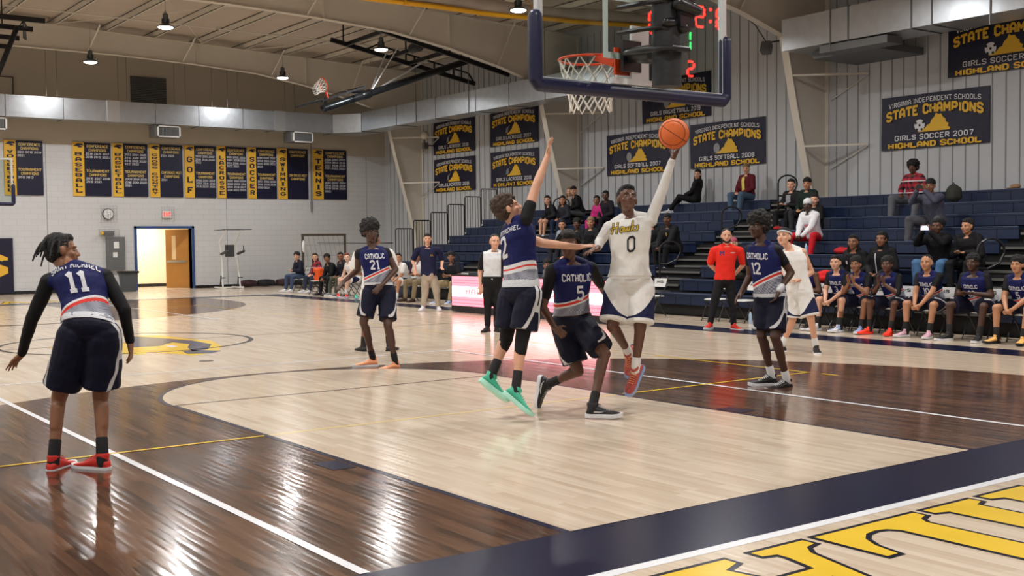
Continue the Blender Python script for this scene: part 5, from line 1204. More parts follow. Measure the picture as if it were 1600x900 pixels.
# ------------------------------------------------------------------ the figure
def person(name_label, J, o):
    """J joints: pel neck head shL shR elL elR wrL wrR hiL hiR knL knR anL anR (world). o: options"""
    g = o.get('g', 1.06); vx = o.get('vx', .011); sk = o['skin']; hd = o.get('head_front', camdir(0)); far = vx > .009
    feet = (J['anL'] + J['anR']) / 2; zb = o.get('z0'); zb = min(J['anL'].z, J['anR'].z) - .11 if zb is None else zb
    base = Vector((feet.x, feet.y, zb)) if not o.get('seat') else Vector((J['pel'].x, J['pel'].y, zb))
    t = empty('person', base, 0, name_label, 'person', o.get('group'))
    lat_s = (J['shL'] - J['shR']).normalized(); lat_h = (J['hiL'] - J['hiR']).normalized(); up = (J['neck'] - J['pel']); TL = up.length; un = up.normalized()
    fs = lat_s.cross(un).normalized(); fh = lat_h.cross(un).normalized()
    def tor(f, hw, hd_, inf=0.0):
        w = min(1, max(0, f)); lt = lat_h.lerp(lat_s, w).normalized(); fr = lt.cross(un).normalized()
        c = J['pel'].lerp(J['neck'], f) + fr * (.012 * math.sin(w * PI))
        return (c, lt * (hw * g * o.get('wide', 1) + inf), fr * (hd_ * g * o.get('deep', 1) + inf))
    TR = [(-.20, .10, .085), (-.08, .155, .112), (.04, .170, .118), (.2, .155, .105), (.38, .142, .100), (.56, .158, .110), (.74, .176, .118), (.88, .165, .105), (.96, .11, .08), (1.0, .07, .06)]
    # ---- body
    mb = MB(); mb.loft([tor(*r) for r in TR], 18, p=2.2)
    H = HeadF(J['head'], hd, (un * .5 + Vector((0, 0, 1))).normalized() if 'head_up' not in o else o['head_up'], o.get('hsc', 1.13))
    mb.rc(J['neck'] - un * .02, H.p(0, -.02, -.06), .064, .056, 12)
    for s, S in ((1, 'L'), (-1, 'R')):
        sh, el, wr = J['sh' + S], J['el' + S], J['wr' + S]
        mb.rc(J['neck'] + lat_s * s * .05 - un * .03, sh, .05 * g, .058 * g, 12); mb.rc(J['neck'] + un * .012, J['neck'].lerp(sh, .6), .046, .046 * g, 12); mb.rc(sh, el, .052 * g, .041 * g, 12); mb.rc(el, wr, .041 * g, .027 * g, 12); mb.rc(el.lerp(wr, .12), el.lerp(wr, .42), .043 * g, .038 * g, 10)
        hi, kn, an = J['hi' + S], J['kn' + S], J['an' + S]
        mb.rc(hi, kn, .088 * g * o.get('wide', 1), .056 * g, 14); ck = kn.lerp(an, .3); d = (an - kn).normalized(); bk = (kn - hi).normalized() - d; toe = o['toe' + S]; bk = -toe
        mb.rc(kn, an, .052 * g, .034 * g, 12); mb.rc(kn.lerp(an, .15) + bk * .012, kn.lerp(an, .48) + bk * .012, .05 * g, .042 * g, 12)
        hdn = o.get('hand' + S, {}); dirn = hdn.get('d', (wr - el)); pn = hdn.get('pn', fs * -1)
        th = hdn.get('th', s * 1)
        hand_prims(mb, wr, dirn, pn, th, hdn.get('curl', .45), 1.04, .0095 if not far else .0105, hdn.get('spread', .1))
    head_prims(mb, H, far)
    bm_ = mobj('body', remesh(mb, vx, 2), SK[sk], t, -base)
    if o.get('face', True): face_parts(H, t, base, sk, o.get('brow', 'black'))
    hair_part(H, t, base, o.get('hair', 'short'), o.get('haircol', 'black'), max(.006, vx * .8), o.get('seed', 1))
    if o.get('beard'):
        mb = MB(); 
        for k in range(9):
            a = PI * (k / 8) ; mb.rc(H.p(.062 * math.cos(a), .02 + .055 * math.sin(a), -.055 - .035 * math.sin(a)), H.p(.055 * math.cos(a), .025 + .05 * math.sin(a), -.075 - .03 * math.sin(a)), .016, .014, 8)
        mb.rc(H.p(-.02, .095, -.041), H.p(.02, .095, -.041), .006, .006, 6); mobj('beard', remesh(mb, .006, 1), HM['dbrown'], t, -base)
    # ---- top
    tp = o['top']; inf = tp.get('inf', .018); hem = tp.get('hem', .02)
    gm = MB(); rr = [(f, w, d) for f, w, d in TR if f > hem + .02 and f < .97]
    iw = lambda f: next(((w0 + (w1 - w0) * (f - f0) / (f1 - f0), d0 + (d1 - d0) * (f - f0) / (f1 - f0)) for (f0, w0, d0), (f1, w1, d1) in zip(TR, TR[1:]) if f0 <= f <= f1), (.15, .1))
    gm.loft([tor(hem, *iw(hem), inf + tp.get('flare', 0.0))] + [tor(f, max(w, .148), max(d, .104), inf * (1 if f < .9 else .6)) for f, w, d in rr], 20, p=2.2)
    slv = tp.get('sleeve', 0)
    for s, S in ((1, 'L'), (-1, 'R')):
        sh, el, wr = J['sh' + S], J['el' + S], J['wr' + S]
        gm.rc(J['neck'] + lat_s * s * .065 - un * .035, sh + (lat_s * -s * .02), .05 * g + inf * .5, .056 * g + inf * (.9 if slv else .35), 12)
        if slv:
            r0 = .056 * g + inf * tp.get('si', .6)
            if slv <= 1: gm.rc(sh, sh.lerp(el, slv), r0, .052 * g + inf * tp.get('si', .6) * 1.2, 12, k=3) if slv > .2 else None
            else: gm.rc(sh, el, r0, .045 * g + inf * .8, 12); gm.rc(el, el.lerp(wr, .95), .045 * g + inf * .8, .032 * g + inf * .5, 12)
    gm.rc(J['neck'] - fs * .012 + un * .008, J['neck'].lerp(J['shL'], .7), .052 + inf * .4, .05 * g + inf * .5, 12); gm.rc(J['neck'] - fs * .012 + un * .008, J['neck'].lerp(J['shR'], .7), .052 + inf * .4, .05 * g + inf * .5, 12)
    if tp.get('hood'):
        gm.rc(J['neck'] - fs * .06 + lat_s * .05, J['neck'] - fs * .06 - lat_s * .05, .065, .065, 12)
        for s in (-1, 1): gm.rc(J['neck'] - fs * .05 + lat_s * s * .07, J['neck'] + fs * .03 + lat_s * s * .05 - un * .01, .035, .03, 10)
    if tp.get('hoodup'):
        H.e(gm, (0, -.045, .03), (.105, .105, .115)); gm.rc(H.p(0, -.05, -.05), J['neck'] - fs * .03, .10, .11, 14)
    me = remesh(gm, vx, 3, tp.get('wr', .007), 11, o.get('seed', 1))
    O0 = J['pel']
    def lt(p): q = p - O0; return [q.dot(lat_s), q.dot(fs), q.dot(un) / TL]
    setattr_loc(me, lt); gar = mobj(tp.get('name', 'jersey'), me, tp['mat'], t, -base)
    bv = BVHTree.FromPolygons([v.co[:] for v in me.vertices], [p.vertices[:] for p in me.polygons])
    # ---- undershirt
    if o.get('under'):
        u = o['under']; gm = MB()
        for s, S in ((1, 'L'), (-1, 'R')):
            f = u.get(S, u.get('f', .5)); sh, el, wr = J['sh' + S], J['el' + S], J['wr' + S]
            if f <= 0: continue
            gm.rc(J['neck'] + lat_s * s * .07 - un * .04, sh, .05 * g, .062 * g, 12)
            if f <= 1: gm.rc(sh, sh.lerp(el, f), .061 * g, (.061 - .014 * f) * g, 12, k=3)
            else: gm.rc(sh, el, .060 * g, .048 * g, 12); gm.rc(el, el.lerp(wr, f - 1), .048 * g, .034 * g, 12)
        if u.get('neck'): gm.rc(J['neck'] - un * .03, J['neck'] + un * .03, .066, .062, 12)
        if gm.v: mobj('undershirt', remesh(gm, vx, 2, .003, 14), u['mat'], t, -base)
    # ---- collar / placket
    if tp.get('collar'):
        gm = MB(); gm.tube([J['neck'] + un * .01 + lat_s * (.07 * math.cos(a)) + fs * (.062 * math.sin(a)) + un * .012 * -math.sin(a) for a in [2 * PI * k / 16 for k in range(16)]], .014, 8, closed=True); gm.build('collar', tp['collar'], t, smooth=True).location = -base
    # ---- bottoms
    bo = o['bottom']; binf = bo.get('inf', .02); gm = MB(); kind = bo['kind']; wa = bo.get('waist', .12)
    gm.loft([tor(-.20, .09, .08, binf), tor(-.12, .145, .108, binf)] + [tor(f_, w_, d_, binf) for f_, w_, d_ in ((-.04, .165, .119), (.03, .172, .121), (.09, .168, .117)) if f_ < wa - .02] + [tor(wa, .166, .116, binf * .8)], 20, p=2.2)
    gm.ell(((J['hiL'] + J['hiR']) / 2).lerp(J['pel'], .35), lat_h * (.15 * g * o.get('wide', 1)), fh * (.118 * g * o.get('deep', 1) + binf), un * .13)
    for s, S in ((1, 'L'), (-1, 'R')):
        hi, kn, an = J['hi' + S], J['kn' + S], J['an' + S]
        if kind == 'shorts':
            f = bo.get('f', .86); r1 = bo.get('r1', .112); gm.rc(hi, hi.lerp(kn, f), .100 * g + binf, r1 * g * o.get('wide', 1), 16, flat=True); gm.rc(hi, hi.lerp(kn, .3), .098 * g + binf, .1 * g + binf * .6, 14)
        else:
            w_ = bo.get('w', 1.0); gm.rc(hi, kn, (.092 * g + binf * .6) * o.get('wide', 1), .064 * g * w_ + binf * .5, 14); gm.rc(kn, kn.lerp(an, .93), .062 * g * w_ + binf * .4, .05 * w_ * g + binf * .3, 12, flat=False)
    me = remesh(gm, vx, 3 if kind == 'shorts' else 3, bo.get('wr', .009), 10, o.get('seed', 1) + 3)
    ax = {S: (J['hi' + S], J['kn' + S], s) for s, S in ((1, 'L'), (-1, 'R'))}
    def lb(p):
        best = None
        for S, (a, b, s) in ax.items():
            d = b - a; L2 = d.length_squared; u = (p - a).dot(d) / L2; c = a + d * max(-.4, min(1.2, u)); dist = (p - c).length
            if best is None or dist < best[0]:
                dn = d.normalized(); ol = (lat_h * s); ol = (ol - dn * ol.dot(dn)).normalized(); fr = ol.cross(dn) * -s
                best = (dist, [(p - c).dot(ol), (p - c).dot(fr), u])
        return best[1]
    setattr_loc(me, lb); mobj('shorts' if kind == 'shorts' else 'trousers', me, bo['mat'], t, -base)
    if bo.get('band'):
        gm = MB(); a = tor(wa - .02, .168, .118, binf * .8 + .006); b = tor(wa + .045, .162, .114, binf * .8 + .008); c = tor(wa + .09, .156, .110, binf * .7 + .008) if bo.get('tuck') else None
        gm.loft([a, b] + ([c] if c else []), 24, p=2.2); gm.build('waistband', bo['band'], t, smooth=True).location = -base
    if o.get('tights'):
        gm = MB(); tg = o['tights']
        for S in tg.get('legs', 'LR'):
            hi, kn, an = J['hi' + S], J['kn' + S], J['an' + S]; gm.rc(hi.lerp(kn, .5), kn, .078 * g, .062 * g, 14); gm.rc(kn, kn.lerp(an, tg.get('f', .3)), .061 * g, .056 * g, 14, k=3)
        mobj('leg_sleeves', remesh(gm, vx, 2), tg.get('mat', BKC), t, -base)
    # ---- socks and shoes
    sc_ = o.get('shoe', {})
    for S in 'LR':
        an, kn = J['an' + S], J['kn' + S]; fr_ = (kn - an).normalized()
        if o.get('sock'):
            mb = MB(); mb.rc(an - fr_ * .04, an + fr_ * o.get('sockh', .14), .043 * g, .042 * g, 14, k=2); mb.build('sock', o['sock'], t, smooth=True).location = -base
        up_ = o.get('footup' + S, None)
        if up_ is None: toe = o['toe' + S]; up_ = Vector((0, 0, 1)) if abs(toe.normalized().z) < .5 else fr_
        shoe(t, base, an, o['toe' + S], SHOE[sc_.get('col', 'black')], SHOE[sc_.get('sole', 'white')], SHOE[sc_['lace']] if sc_.get('lace') else (SHOE[sc_.get('sole', 'white')] if not far else None), SHOE[sc_['flash']] if sc_.get('flash') else None, o.get('shoesc', 1.06), up_)
    # ---- lettering laid onto the garment
    for (s, z, w, h, side, m, xo) in o.get('text', []):
        f = fs * (1 if side == 'f' else -1); ux = lat_s * (1 if side == 'f' else -1)
        mbt = MB(); quads = [[(q[0][0] + (q[1][0] - q[0][0]) * u + (q[3][0] - q[0][0]) * v_ + (q[0][0] - q[1][0] + q[2][0] - q[3][0]) * u * v_, q[0][1] + (q[1][1] - q[0][1]) * u + (q[3][1] - q[0][1]) * v_ + (q[0][1] - q[1][1] + q[2][1] - q[3][1]) * u * v_) for u, v_ in ((i / 2, j / 2), ((i + 1) / 2, j / 2), ((i + 1) / 2, (j + 1) / 2), (i / 2, (j + 1) / 2))] for q in letters(s, w, h, tp.get('tth', 1.3), True, 3 if h > .1 else 1) for i in (0, 1) for j in (0, 1)]
        for qn, q in enumerate(quads):
            pts = []
            for (a, b) in q:
                bb = b + tp.get('tarc', 0) * (1 - (2 * a / w) ** 2) if len(s) > 3 else b
                o_ = J['pel'] + un * (z * TL + bb) + ux * (a + xo) + f * .6; hit = bv.ray_cast(o_, -f, 1.2)
                pts.append(hit[0] + f * (.0045 + .0004 * (qn % 5)) if hit[0] is not None else None)
            if all(p is not None for p in pts): mbt.face(pts)
        if mbt.v: ot = mbt.build('lettering', m, gar)
    for (x0, z0, x1, z1, m, nm) in o.get('patch', []):      # a strip of another cloth lying on the front
        mbt = MB(); nx, nz = 4, 8; gr = {}
        for i in range(nx + 1):
            for j in range(nz + 1):
                a = x0 + (x1 - x0) * i / nx; b = z0 + (z1 - z0) * j / nz; o_ = J['pel'] + un * (b * TL) + lat_s * a + fs * .6; hit = bv.ray_cast(o_, -fs, 1.2)
                gr[i, j] = hit[0] + fs * .006 if hit[0] is not None else None
        for i in range(nx):
            for j in range(nz):
                q = [gr[i, j], gr[i + 1, j], gr[i + 1, j + 1], gr[i, j + 1]]
                if all(v is not None for v in q): mbt.face(q)
        if mbt.v: mbt.build(nm, m, gar)
    return t, H, dict(fs=fs, un=un, lat=lat_s, gar=gar, bv=bv, base=base, TL=TL)
LW = mat('white jersey print', 'd8d9e0', .6); LG = mat('gold and black jersey print', '8a7420', .6); LN = mat('dark jersey outline', '14141c', .6); LR = mat('navy chest print', '2a2f6a', .6)
def Jpix(dep, **k):
    J = {}
    for n_, v in k.items(): J[n_] = at(v[0], v[1], dep + (v[2] if len(v) > 2 else 0))
    return J
# ------------------------------------------------------------------ players, coaches, referee
AWAY = dict(top=dict(mat=JER_F, sleeve=0, wr=.006, hem=.10), bottom=dict(kind='shorts', mat=SH_AWAY, f=.84, band=WHITE_B, waist=.06), sock=mat('black sock', '141416', .8))
WSOCK = mat('white sock', 'd8d8d6', .8)
def mk(*ds):
    o = {}
    for d in ds: o.update(d)
    return o
J = Jpix(8.55, pel=(140, 510), neck=(119, 420, .22), head=(97, 394, .32), shL=(76, 440, .16), shR=(164, 432, .22), elL=(50, 498, .2), elR=(194, 484, .2), wrL=(34, 553, .3), wrR=(203, 534, .32),
         hiL=(119, 524), hiR=(162, 524), knL=(92, 622, .12), knR=(157, 622, .12), anL=(84, 717, .02), anR=(160, 714, .0))
person('player in navy jersey number 11 seen from behind at far left', J, mk(AWAY, dict(skin='mid', hair='dreads', head_front=camdir(118, 2), vx=.0075, face=True, seed=4,
    top=dict(mat=JER_B, sleeve=0, wr=.006, hem=.05, inf=.02, tarc=.025, flare=.012), under=dict(mat=BKC, f=1.97), toeL=camdir(172), toeR=camdir(-112), shoe=dict(col='red', sole='white', lace='redlace'),
    bottom=dict(kind='shorts', mat=SH_AWAY, f=.80, band=WHITE_B, waist=.03, tuck=True, r1=.135, inf=.032),
    handL=dict(d=at(12, 579, 8.9) - at(34, 553, 8.85), pn=-CU, curl=.2, spread=.25, th=1), handR=dict(d=-CU + CR * .1, pn=-CR, curl=.55, th=1),
    text=[('SAINT MICHAEL', .88, .36, .06, 'b', LW, .0), ('11', .64, .15, .19, 'b', LW, .0)])))
J = Jpix(15.3, pel=(592, 448), neck=(582, 388), head=(579, 363, -.03), shL=(603, 394, .05), shR=(561, 396, -.02), elL=(618, 421, .06), elR=(559, 422, .1), wrL=(597, 445, -.2), wrR=(537, 440, -.1),
         hiL=(605, 456, .02), hiR=(580, 456, -.02), knL=(606, 508, -.15), knR=(568, 503, -.1), anL=(618, 567, 0), anR=(583, 561, .2))
person('tall player in navy jersey number 21 with orange shoes, turning beside the arc', J, mk(AWAY, dict(skin='deep', hair='afro', head_front=camdir(28, -6), vx=.009, seed=5,
    toeL=camdir(-62), toeR=camdir(-72), shoe=dict(col='orange', sole='white', lace='white'), handL=dict(d=at(583, 459, 15.0) - at(597, 445, 15.1), pn=CF, curl=.3, th=-1), handR=dict(d=at(525, 453, 15.1) - at(537, 440, 15.2), pn=-CU, curl=.4, th=1),
    under=dict(mat=BKC, f=.0, L=.25, R=.15), text=[('CATHOLIC', .78, .26, .075, 'f', LW, .0), ('21', .56, .12, .13, 'f', LW, -.02)])))
J = Jpix(17.6, pel=(585, 452), neck=(584, 394), head=(584, 374, .0), shL=(560, 399, .1), shR=(608, 397, .0), elL=(553, 424, .15), elR=(616, 420, .05), wrL=(570, 430, .4), wrR=(600, 432, .35),
         hiL=(575, 458, .04), hiR=(596, 458, 0), knL=(570, 500, -.05), knR=(604, 500, -.05), anL=(568, 540, 0), anR=(608, 539, 0))
person('player in white long tee mostly hidden behind the navy number 21', J, dict(skin='mid', hair='short', head_front=camdir(160), vx=.012, top=dict(mat=WJ, sleeve=.7, hem=-.02, inf=.03, si=1.0, name='tee'), bottom=dict(kind='shorts', mat=SH_HOME, f=.85, band=WHITE_B),
    toeL=camdir(-150), toeR=camdir(160), shoe=dict(col='black', sole='black'), sock=AWAY['sock'], face=False))
J = Jpix(10.75, pel=(814, 450), neck=(806, 348, .02), head=(794, 327, .02), shL=(793, 360, .16), shR=(822, 342, -.14), elR=(838, 290, -.08), wrR=(856, 243, .0), elL=(848, 380, .16), wrL=(903, 386, .12),
         hiL=(800, 462, .10), hiR=(828, 462, -.08), knL=(791, 530, .12), knR=(815, 534, -.12), anL=(767, 588, .0), anR=(806, 608, -.2))
person('pale player in navy jersey number 2 leaping with one arm straight up', J, mk(AWAY, dict(skin='light', hair='messy', haircol='brown', brow='brown', head_front=camdir(96, 24), head_up=(CU * .9 - CR * .35), vx=.0075, seed=9,
    toeL=CR * .78 - CU * .62 + CF * .1, toeR=CR * .74 - CU * .62 - CF * .15, shoe=dict(col='green', sole='mintsole', lace='mintsole'), sockh=.17,
    top=dict(mat=JER_B2, sleeve=0, wr=.008, hem=.09, inf=.022, tth=1.3, tarc=.0), under=dict(mat=BKC, f=.5, R=.42, L=.5), tights=dict(legs='LR', f=.22),
    bottom=dict(kind='shorts', mat=SH_AWAY, f=.74, band=WHITE_B, waist=.04, tuck=True, r1=.13, inf=.026),
    handR=dict(d=CU + CR * .12, pn=CR - CF * .3, curl=.35, th=-1, spread=.2), handL=dict(d=CR + CU * .12, pn=-CU + CF * .3, curl=.15, th=1, spread=.25),
    text=[('SAINT MICHAEL', .86, .32, .05, 'b', LW, .02), ('2', .64, .12, .21, 'b', LW, -.03)])))
J = Jpix(11.05, pel=(893, 498, .25), neck=(893, 408, .12), head=(888, 383, .08), shR=(862, 422, .06), shL=(924, 419, .18), elR=(848, 480, .0), wrR=(866, 511, -.1), elL=(943, 452, .5), wrL=(960, 474, .7),
         hiR=(880, 508, .28), hiL=(909, 506, .22), knL=(945, 553, -.1), knR=(903, 580, .2), anL=(926, 634, -.34), anR=(857, 600, .35))
person('crouching player in navy jersey number 5 with black shoes, running under the layup', J, mk(AWAY, dict(skin='dark', hair='dreads', head_front=camdir(5, -8), vx=.0075, seed=12,
    toeL=camdir(82), toeR=-CU * .95 - CR * .12 + CF * .1, shoe=dict(col='black', sole='white', lace='grey', flash='white'), sockh=.13,
    under=dict(mat=BKC, f=.72), handR=dict(d=CR * .75 - CU * .65, pn=CF, curl=1.15, th=1), handL=dict(d=CR - CU, pn=CF, curl=.6, th=-1),
    bottom=dict(kind='shorts', mat=SH_AWAY, f=.82, band=None, waist=.08, r1=.125, inf=.026),
    text=[('CATHOLIC', .76, .30, .08, 'f', LW, .01), ('5', .50, .075, .15, 'f', LW, .04)])))
J = Jpix(11.12, pel=(984, 438), neck=(984, 338), head=(980, 312, -.04), shR=(952, 356, -.02), shL=(1017, 344, 0), elL=(1036, 294, -.06), wrL=(1051, 248, -.12), elR=(937, 378, .0), wrR=(934, 388, -.28),
         hiR=(966, 448), hiL=(1002, 448), knR=(957, 510, -.1), knL=(1000, 514, -.1), anR=(982, 550, .25), anL=(993, 574, -.02))
person('player in white jersey number 0 flying up with the ball raised', J, dict(skin='dark', hair='short', head_front=camdir(12, 20), head_up=CU + CF * .25, vx=.0075, seed=15,
    top=dict(mat=WJ, sleeve=0, wr=.010, hem=.06, inf=.028, flare=.01, tth=1.0), under=dict(mat=WC, f=1.93, L=1.93, R=1.85, neck=True), bottom=dict(kind='shorts', mat=SH_HOME, f=.88, band=WJ, waist=.04, tuck=True, r1=.13, inf=.03),
    toeL=-CR * .42 - CU * .85 - CF * .25, toeR=-CU * .9 - CR * .15 + CF * .2, shoe=dict(col='floral', sole='blue', lace='orange'), sock=WSOCK, sockh=.10,
    handL=dict(d=CU * .9 + CR * .45 + CF * .05, pn=-CR * .8 + CU * .4 - CF * .4, curl=.55, th=-1, spread=.25), handR=dict(d=-CR * .7 - CU * .25 - CF * .6, pn=-CU, curl=.35, th=-1, spread=.2),
    text=[('0', .56, .085, .16, 'f', LN, -.01)]))
J = Jpix(12.87, pel=(1204, 466), neck=(1191, 380), head=(1184, 354, -.02), shL=(1213, 391, -.1), shR=(1172, 390, .1), elL=(1236, 426, -.06), elR=(1172, 432, .16), wrL=(1218, 453, -.2), wrR=(1159, 455, .08),
         hiL=(1214, 474, -.05), hiR=(1195, 474, .07), knL=(1211, 526, -.16), knR=(1190, 525, .02), anL=(1230, 596, 0), anR=(1206, 588, .16))
person('tall player in navy jersey number 12 with a white wristband, watching near the coach', J, mk(AWAY, dict(skin='deep', hair='afro', head_front=camdir(-48, -2), vx=.0085, seed=19,
    toeL=camdir(-72), toeR=camdir(-82), shoe=dict(col='black', sole='white', lace='white'), sock=WSOCK, sockh=.13, under=dict(mat=BKC, f=0.0, L=.55, R=.5),
    handL=dict(d=-CU * .9 - CR * .4, pn=-CR, curl=.5, th=1), handR=dict(d=-CU * .8 - CR * .6, pn=CR, curl=.45, th=1),
    text=[('CATHOLIC', .78, .28, .075, 'f', LW, -.03), ('12', .56, .12, .14, 'f', LW, -.05)])))
mb = MB(); a_, b_ = J['elL'], J['wrL']; mb.rc(a_.lerp(b_, .82), a_.lerp(b_, 1.0), .042, .040, 14, k=2)
o_ = mb.build('wristband', WHITE_B, [o for o in bpy.data.objects if o.type == 'EMPTY' and 'number 12' in o.get('label', '')][0], smooth=True); o_.location = -o_.parent.location
J = Jpix(16.7, pel=(1250, 456), neck=(1236, 389), head=(1225, 371, -.03), shL=(1254, 394, -.08), shR=(1226, 396, .1), elL=(1268, 425, 0), elR=(1226, 426, .1), wrL=(1249, 438, -.15), wrR=(1236, 441, -.05),
         hiL=(1258, 462, -.05), hiR=(1243, 462, .06), knL=(1267, 498, -.1), knR=(1238, 500, .1), anL=(1275, 542, 0), anR=(1222, 540, .25))
t24, H24, _ = person('player in white home uniform with a white headband behind navy number 12', J, dict(skin='light', hair='short', head_front=camdir(-38, 14), vx=.010, seed=22,
    top=dict(mat=WJ, sleeve=0, wr=.008, hem=.06, inf=.024), bottom=dict(kind='shorts', mat=SH_HOME, f=.88, band=WJ, waist=.05, r1=.13), toeL=camdir(-8), toeR=camdir(-80), shoe=dict(col='black', sole='white'), sock=WSOCK,
    handL=dict(d=-CR, pn=-CU, curl=.4, th=1), handR=dict(d=CR, pn=CU, curl=.4, th=1)))
mb = MB(); mb.tube([H24.p(.082 * math.cos(a), -.012 + .105 * math.sin(a), .055 + .012 * math.sin(a)) for a in [2 * PI * k / 24 for k in range(24)]], .014, 8, closed=True); mb.build('headband', WHITE_B, t24, smooth=True).location = -t24.location
REFM = banded('referee shirt panels', 'd2d4d8', [(-9, 'd2d4d8')], side=(lambda T, X, Y, Z: T.m('GREATER_THAN', T.m('ABSOLUTE', X), .165), '101013'))
J = Jpix(21.2, pel=(769, 440), neck=(773, 393), head=(773, 378), shR=(756, 399), shL=(790, 399), elR=(750, 424, .05), elL=(795, 424, .1), wrR=(751, 446, -.02), wrL=(797, 447), hiR=(763, 445), hiL=(776, 445), knR=(762, 480), knL=(777, 480), anR=(762, 510), anL=(776, 510))
person('referee in grey shirt with black sleeves standing left of leaping number 2', J, dict(skin='light', hair='fade', haircol='dbrown', head_front=camdir(15, 0), vx=.012, top=dict(mat=REFM, sleeve=.75, hem=.03, collar=C_('101013'), name='shirt'), bottom=dict(kind='pants', mat=C_('101013'), band=C_('101013')),
    toeL=camdir(20), toeR=camdir(-20), shoe=dict(col='black', sole='black'), handL=dict(curl=.4), handR=dict(curl=.5)))
J = Jpix(27.6, pel=(670, 431), neck=(668, 387), head=(668, 374), shR=(652, 391), shL=(686, 391), elR=(645, 408, .05), elL=(691, 408, .05), wrR=(649, 419, -.2), wrL=(690, 418, -.2), hiR=(665, 435), hiL=(677, 435), knR=(664, 459), knL=(682, 459), anR=(661, 479), anL=(685, 479))
person('man in navy polo and pale khaki trousers standing with open hands', J, dict(skin='light', hair='short', haircol='dbrown', head_front=camdir(5, 0), vx=.012, top=dict(mat=C_('15193a'), sleeve=.75, hem=-.02, inf=.026, collar=C_('15193a'), name='polo_shirt'), bottom=dict(kind='pants', mat=C_('a89e8c'), w=1.1),
    toeL=camdir(12), toeR=camdir(-15), shoe=dict(col='white', sole='white'), handL=dict(d=-CF * .6 - CU * .3 + CR * .2, pn=CU, curl=.3, th=1), handR=dict(d=-CU * .8 - CF * .4, pn=CF, curl=.3), text=[('A', .72, .07, .05, 'f', LG, .1)]))
J = Jpix(21.2, pel=(1132, 436), neck=(1135, 384), head=(1135, 369), shR=(1115, 392), shL=(1156, 392), elR=(1109, 413, .1), elL=(1162, 413, .1), wrR=(1126, 430, .2), wrL=(1147, 430, .2), hiR=(1125, 441), hiL=(1140, 441), knR=(1116, 474), knL=(1145, 476), anR=(1110, 505), anL=(1146, 507))
person('bearded man in bright red polo and black trousers standing hands behind back', J, dict(skin='light', hair='fade', haircol='dbrown', beard=True, head_front=camdir(-5, 0), vx=.011, wide=.95, top=dict(mat=C_('e02a1c'), sleeve=.8, hem=-.03, inf=.028, collar=C_('e02a1c'), name='polo_shirt'), bottom=dict(kind='pants', mat=C_('121216')),
    toeL=camdir(25), toeR=camdir(-30), shoe=dict(col='red', sole='white'), handL=dict(d=-CR - CU * .2, pn=CF, curl=.6), handR=dict(d=CR - CU * .2, pn=CF, curl=.6), text=[('M', .78, .09, .09, 'f', LR, -.10), ('UNDER', .78, .09, .02, 'f', LW, .10)]))
# ------------------------------------------------------------------ the ball in play
M['ball'] = mat('orange basketball leather', 'e06a28', .55, bump=.5, bscale=260); M['seam'] = mat('black ball seam', '1a1210', .6)
bc_ = at(1053, 209, 10.84); t = empty('basketball', bc_, 0, 'orange basketball held high at the fingertips of the player in white', 'ball')
R_ = .1465; mb = MB(); mb.ell((0, 0, 0), (R_, 0, 0), (0, R_, 0), (0, 0, R_), 40, 26); mb.build('leather', M['ball'], t, smooth=True)
mb = MB(); q = Matrix.Rotation(.5, 3, 'X') @ Matrix.Rotation(.35, 3, 'Y') @ Matrix.Rotation(.6, 3, 'Z')
def seam(f):
    mb.tube([q @ (Vector(f(a)).normalized() * (R_ + .0004)) for a in [2 * PI * k / 48 for k in range(48)]], .0028, 6, closed=True)
seam(lambda a: (math.cos(a), math.sin(a), 0)); seam(lambda a: (0, math.cos(a), math.sin(a)))
seam(lambda a: (.62, .8 * math.cos(a), .8 * math.sin(a))); seam(lambda a: (-.62, .8 * math.cos(a), .8 * math.sin(a))); mb.build('seams', M['seam'], t, smooth=True)
# script word on the white jersey
g0 = [o for o in bpy.data.objects if o.type == 'EMPTY' and 'jersey number 0' in o.get('label', '')][0]
gar0 = [c for c in g0.children if c.name.startswith('jersey')][0]; me0 = gar0.data
bv0 = BVHTree.FromPolygons([v.co[:] for v in me0.vertices], [p.vertices[:] for p in me0.polygons])
SCR = {'H': [[(0, 0), (.8, 3.4), (1.1, 6)], [(2.6, 0), (3.0, 3), (3.6, 6)], [(-.3, 2.6), (1.5, 3.1), (3.6, 3.4)]], 'a': [[(2.2, 2.8), (1.2, 3), (.4, 1.8), (.5, .6), (1.2, .3), (2.0, 1.2), (2.3, 2.9), (2.2, .6), (2.8, .4)]],
       'w': [[(0, 2.8), (.2, .6), (.8, .4), (1.5, 2.6), (1.6, .6), (2.3, .4), (3.0, 2.9)]], 'k': [[(.4, 0), (1.0, 3), (1.5, 6)], [(2.3, 3.0), (.9, 1.6), (2.4, 0.2)]], 's': [[(1.8, 2.9), (.9, 2.6), (1.6, 1.4), (1.0, .3), (.1, .5)]]}
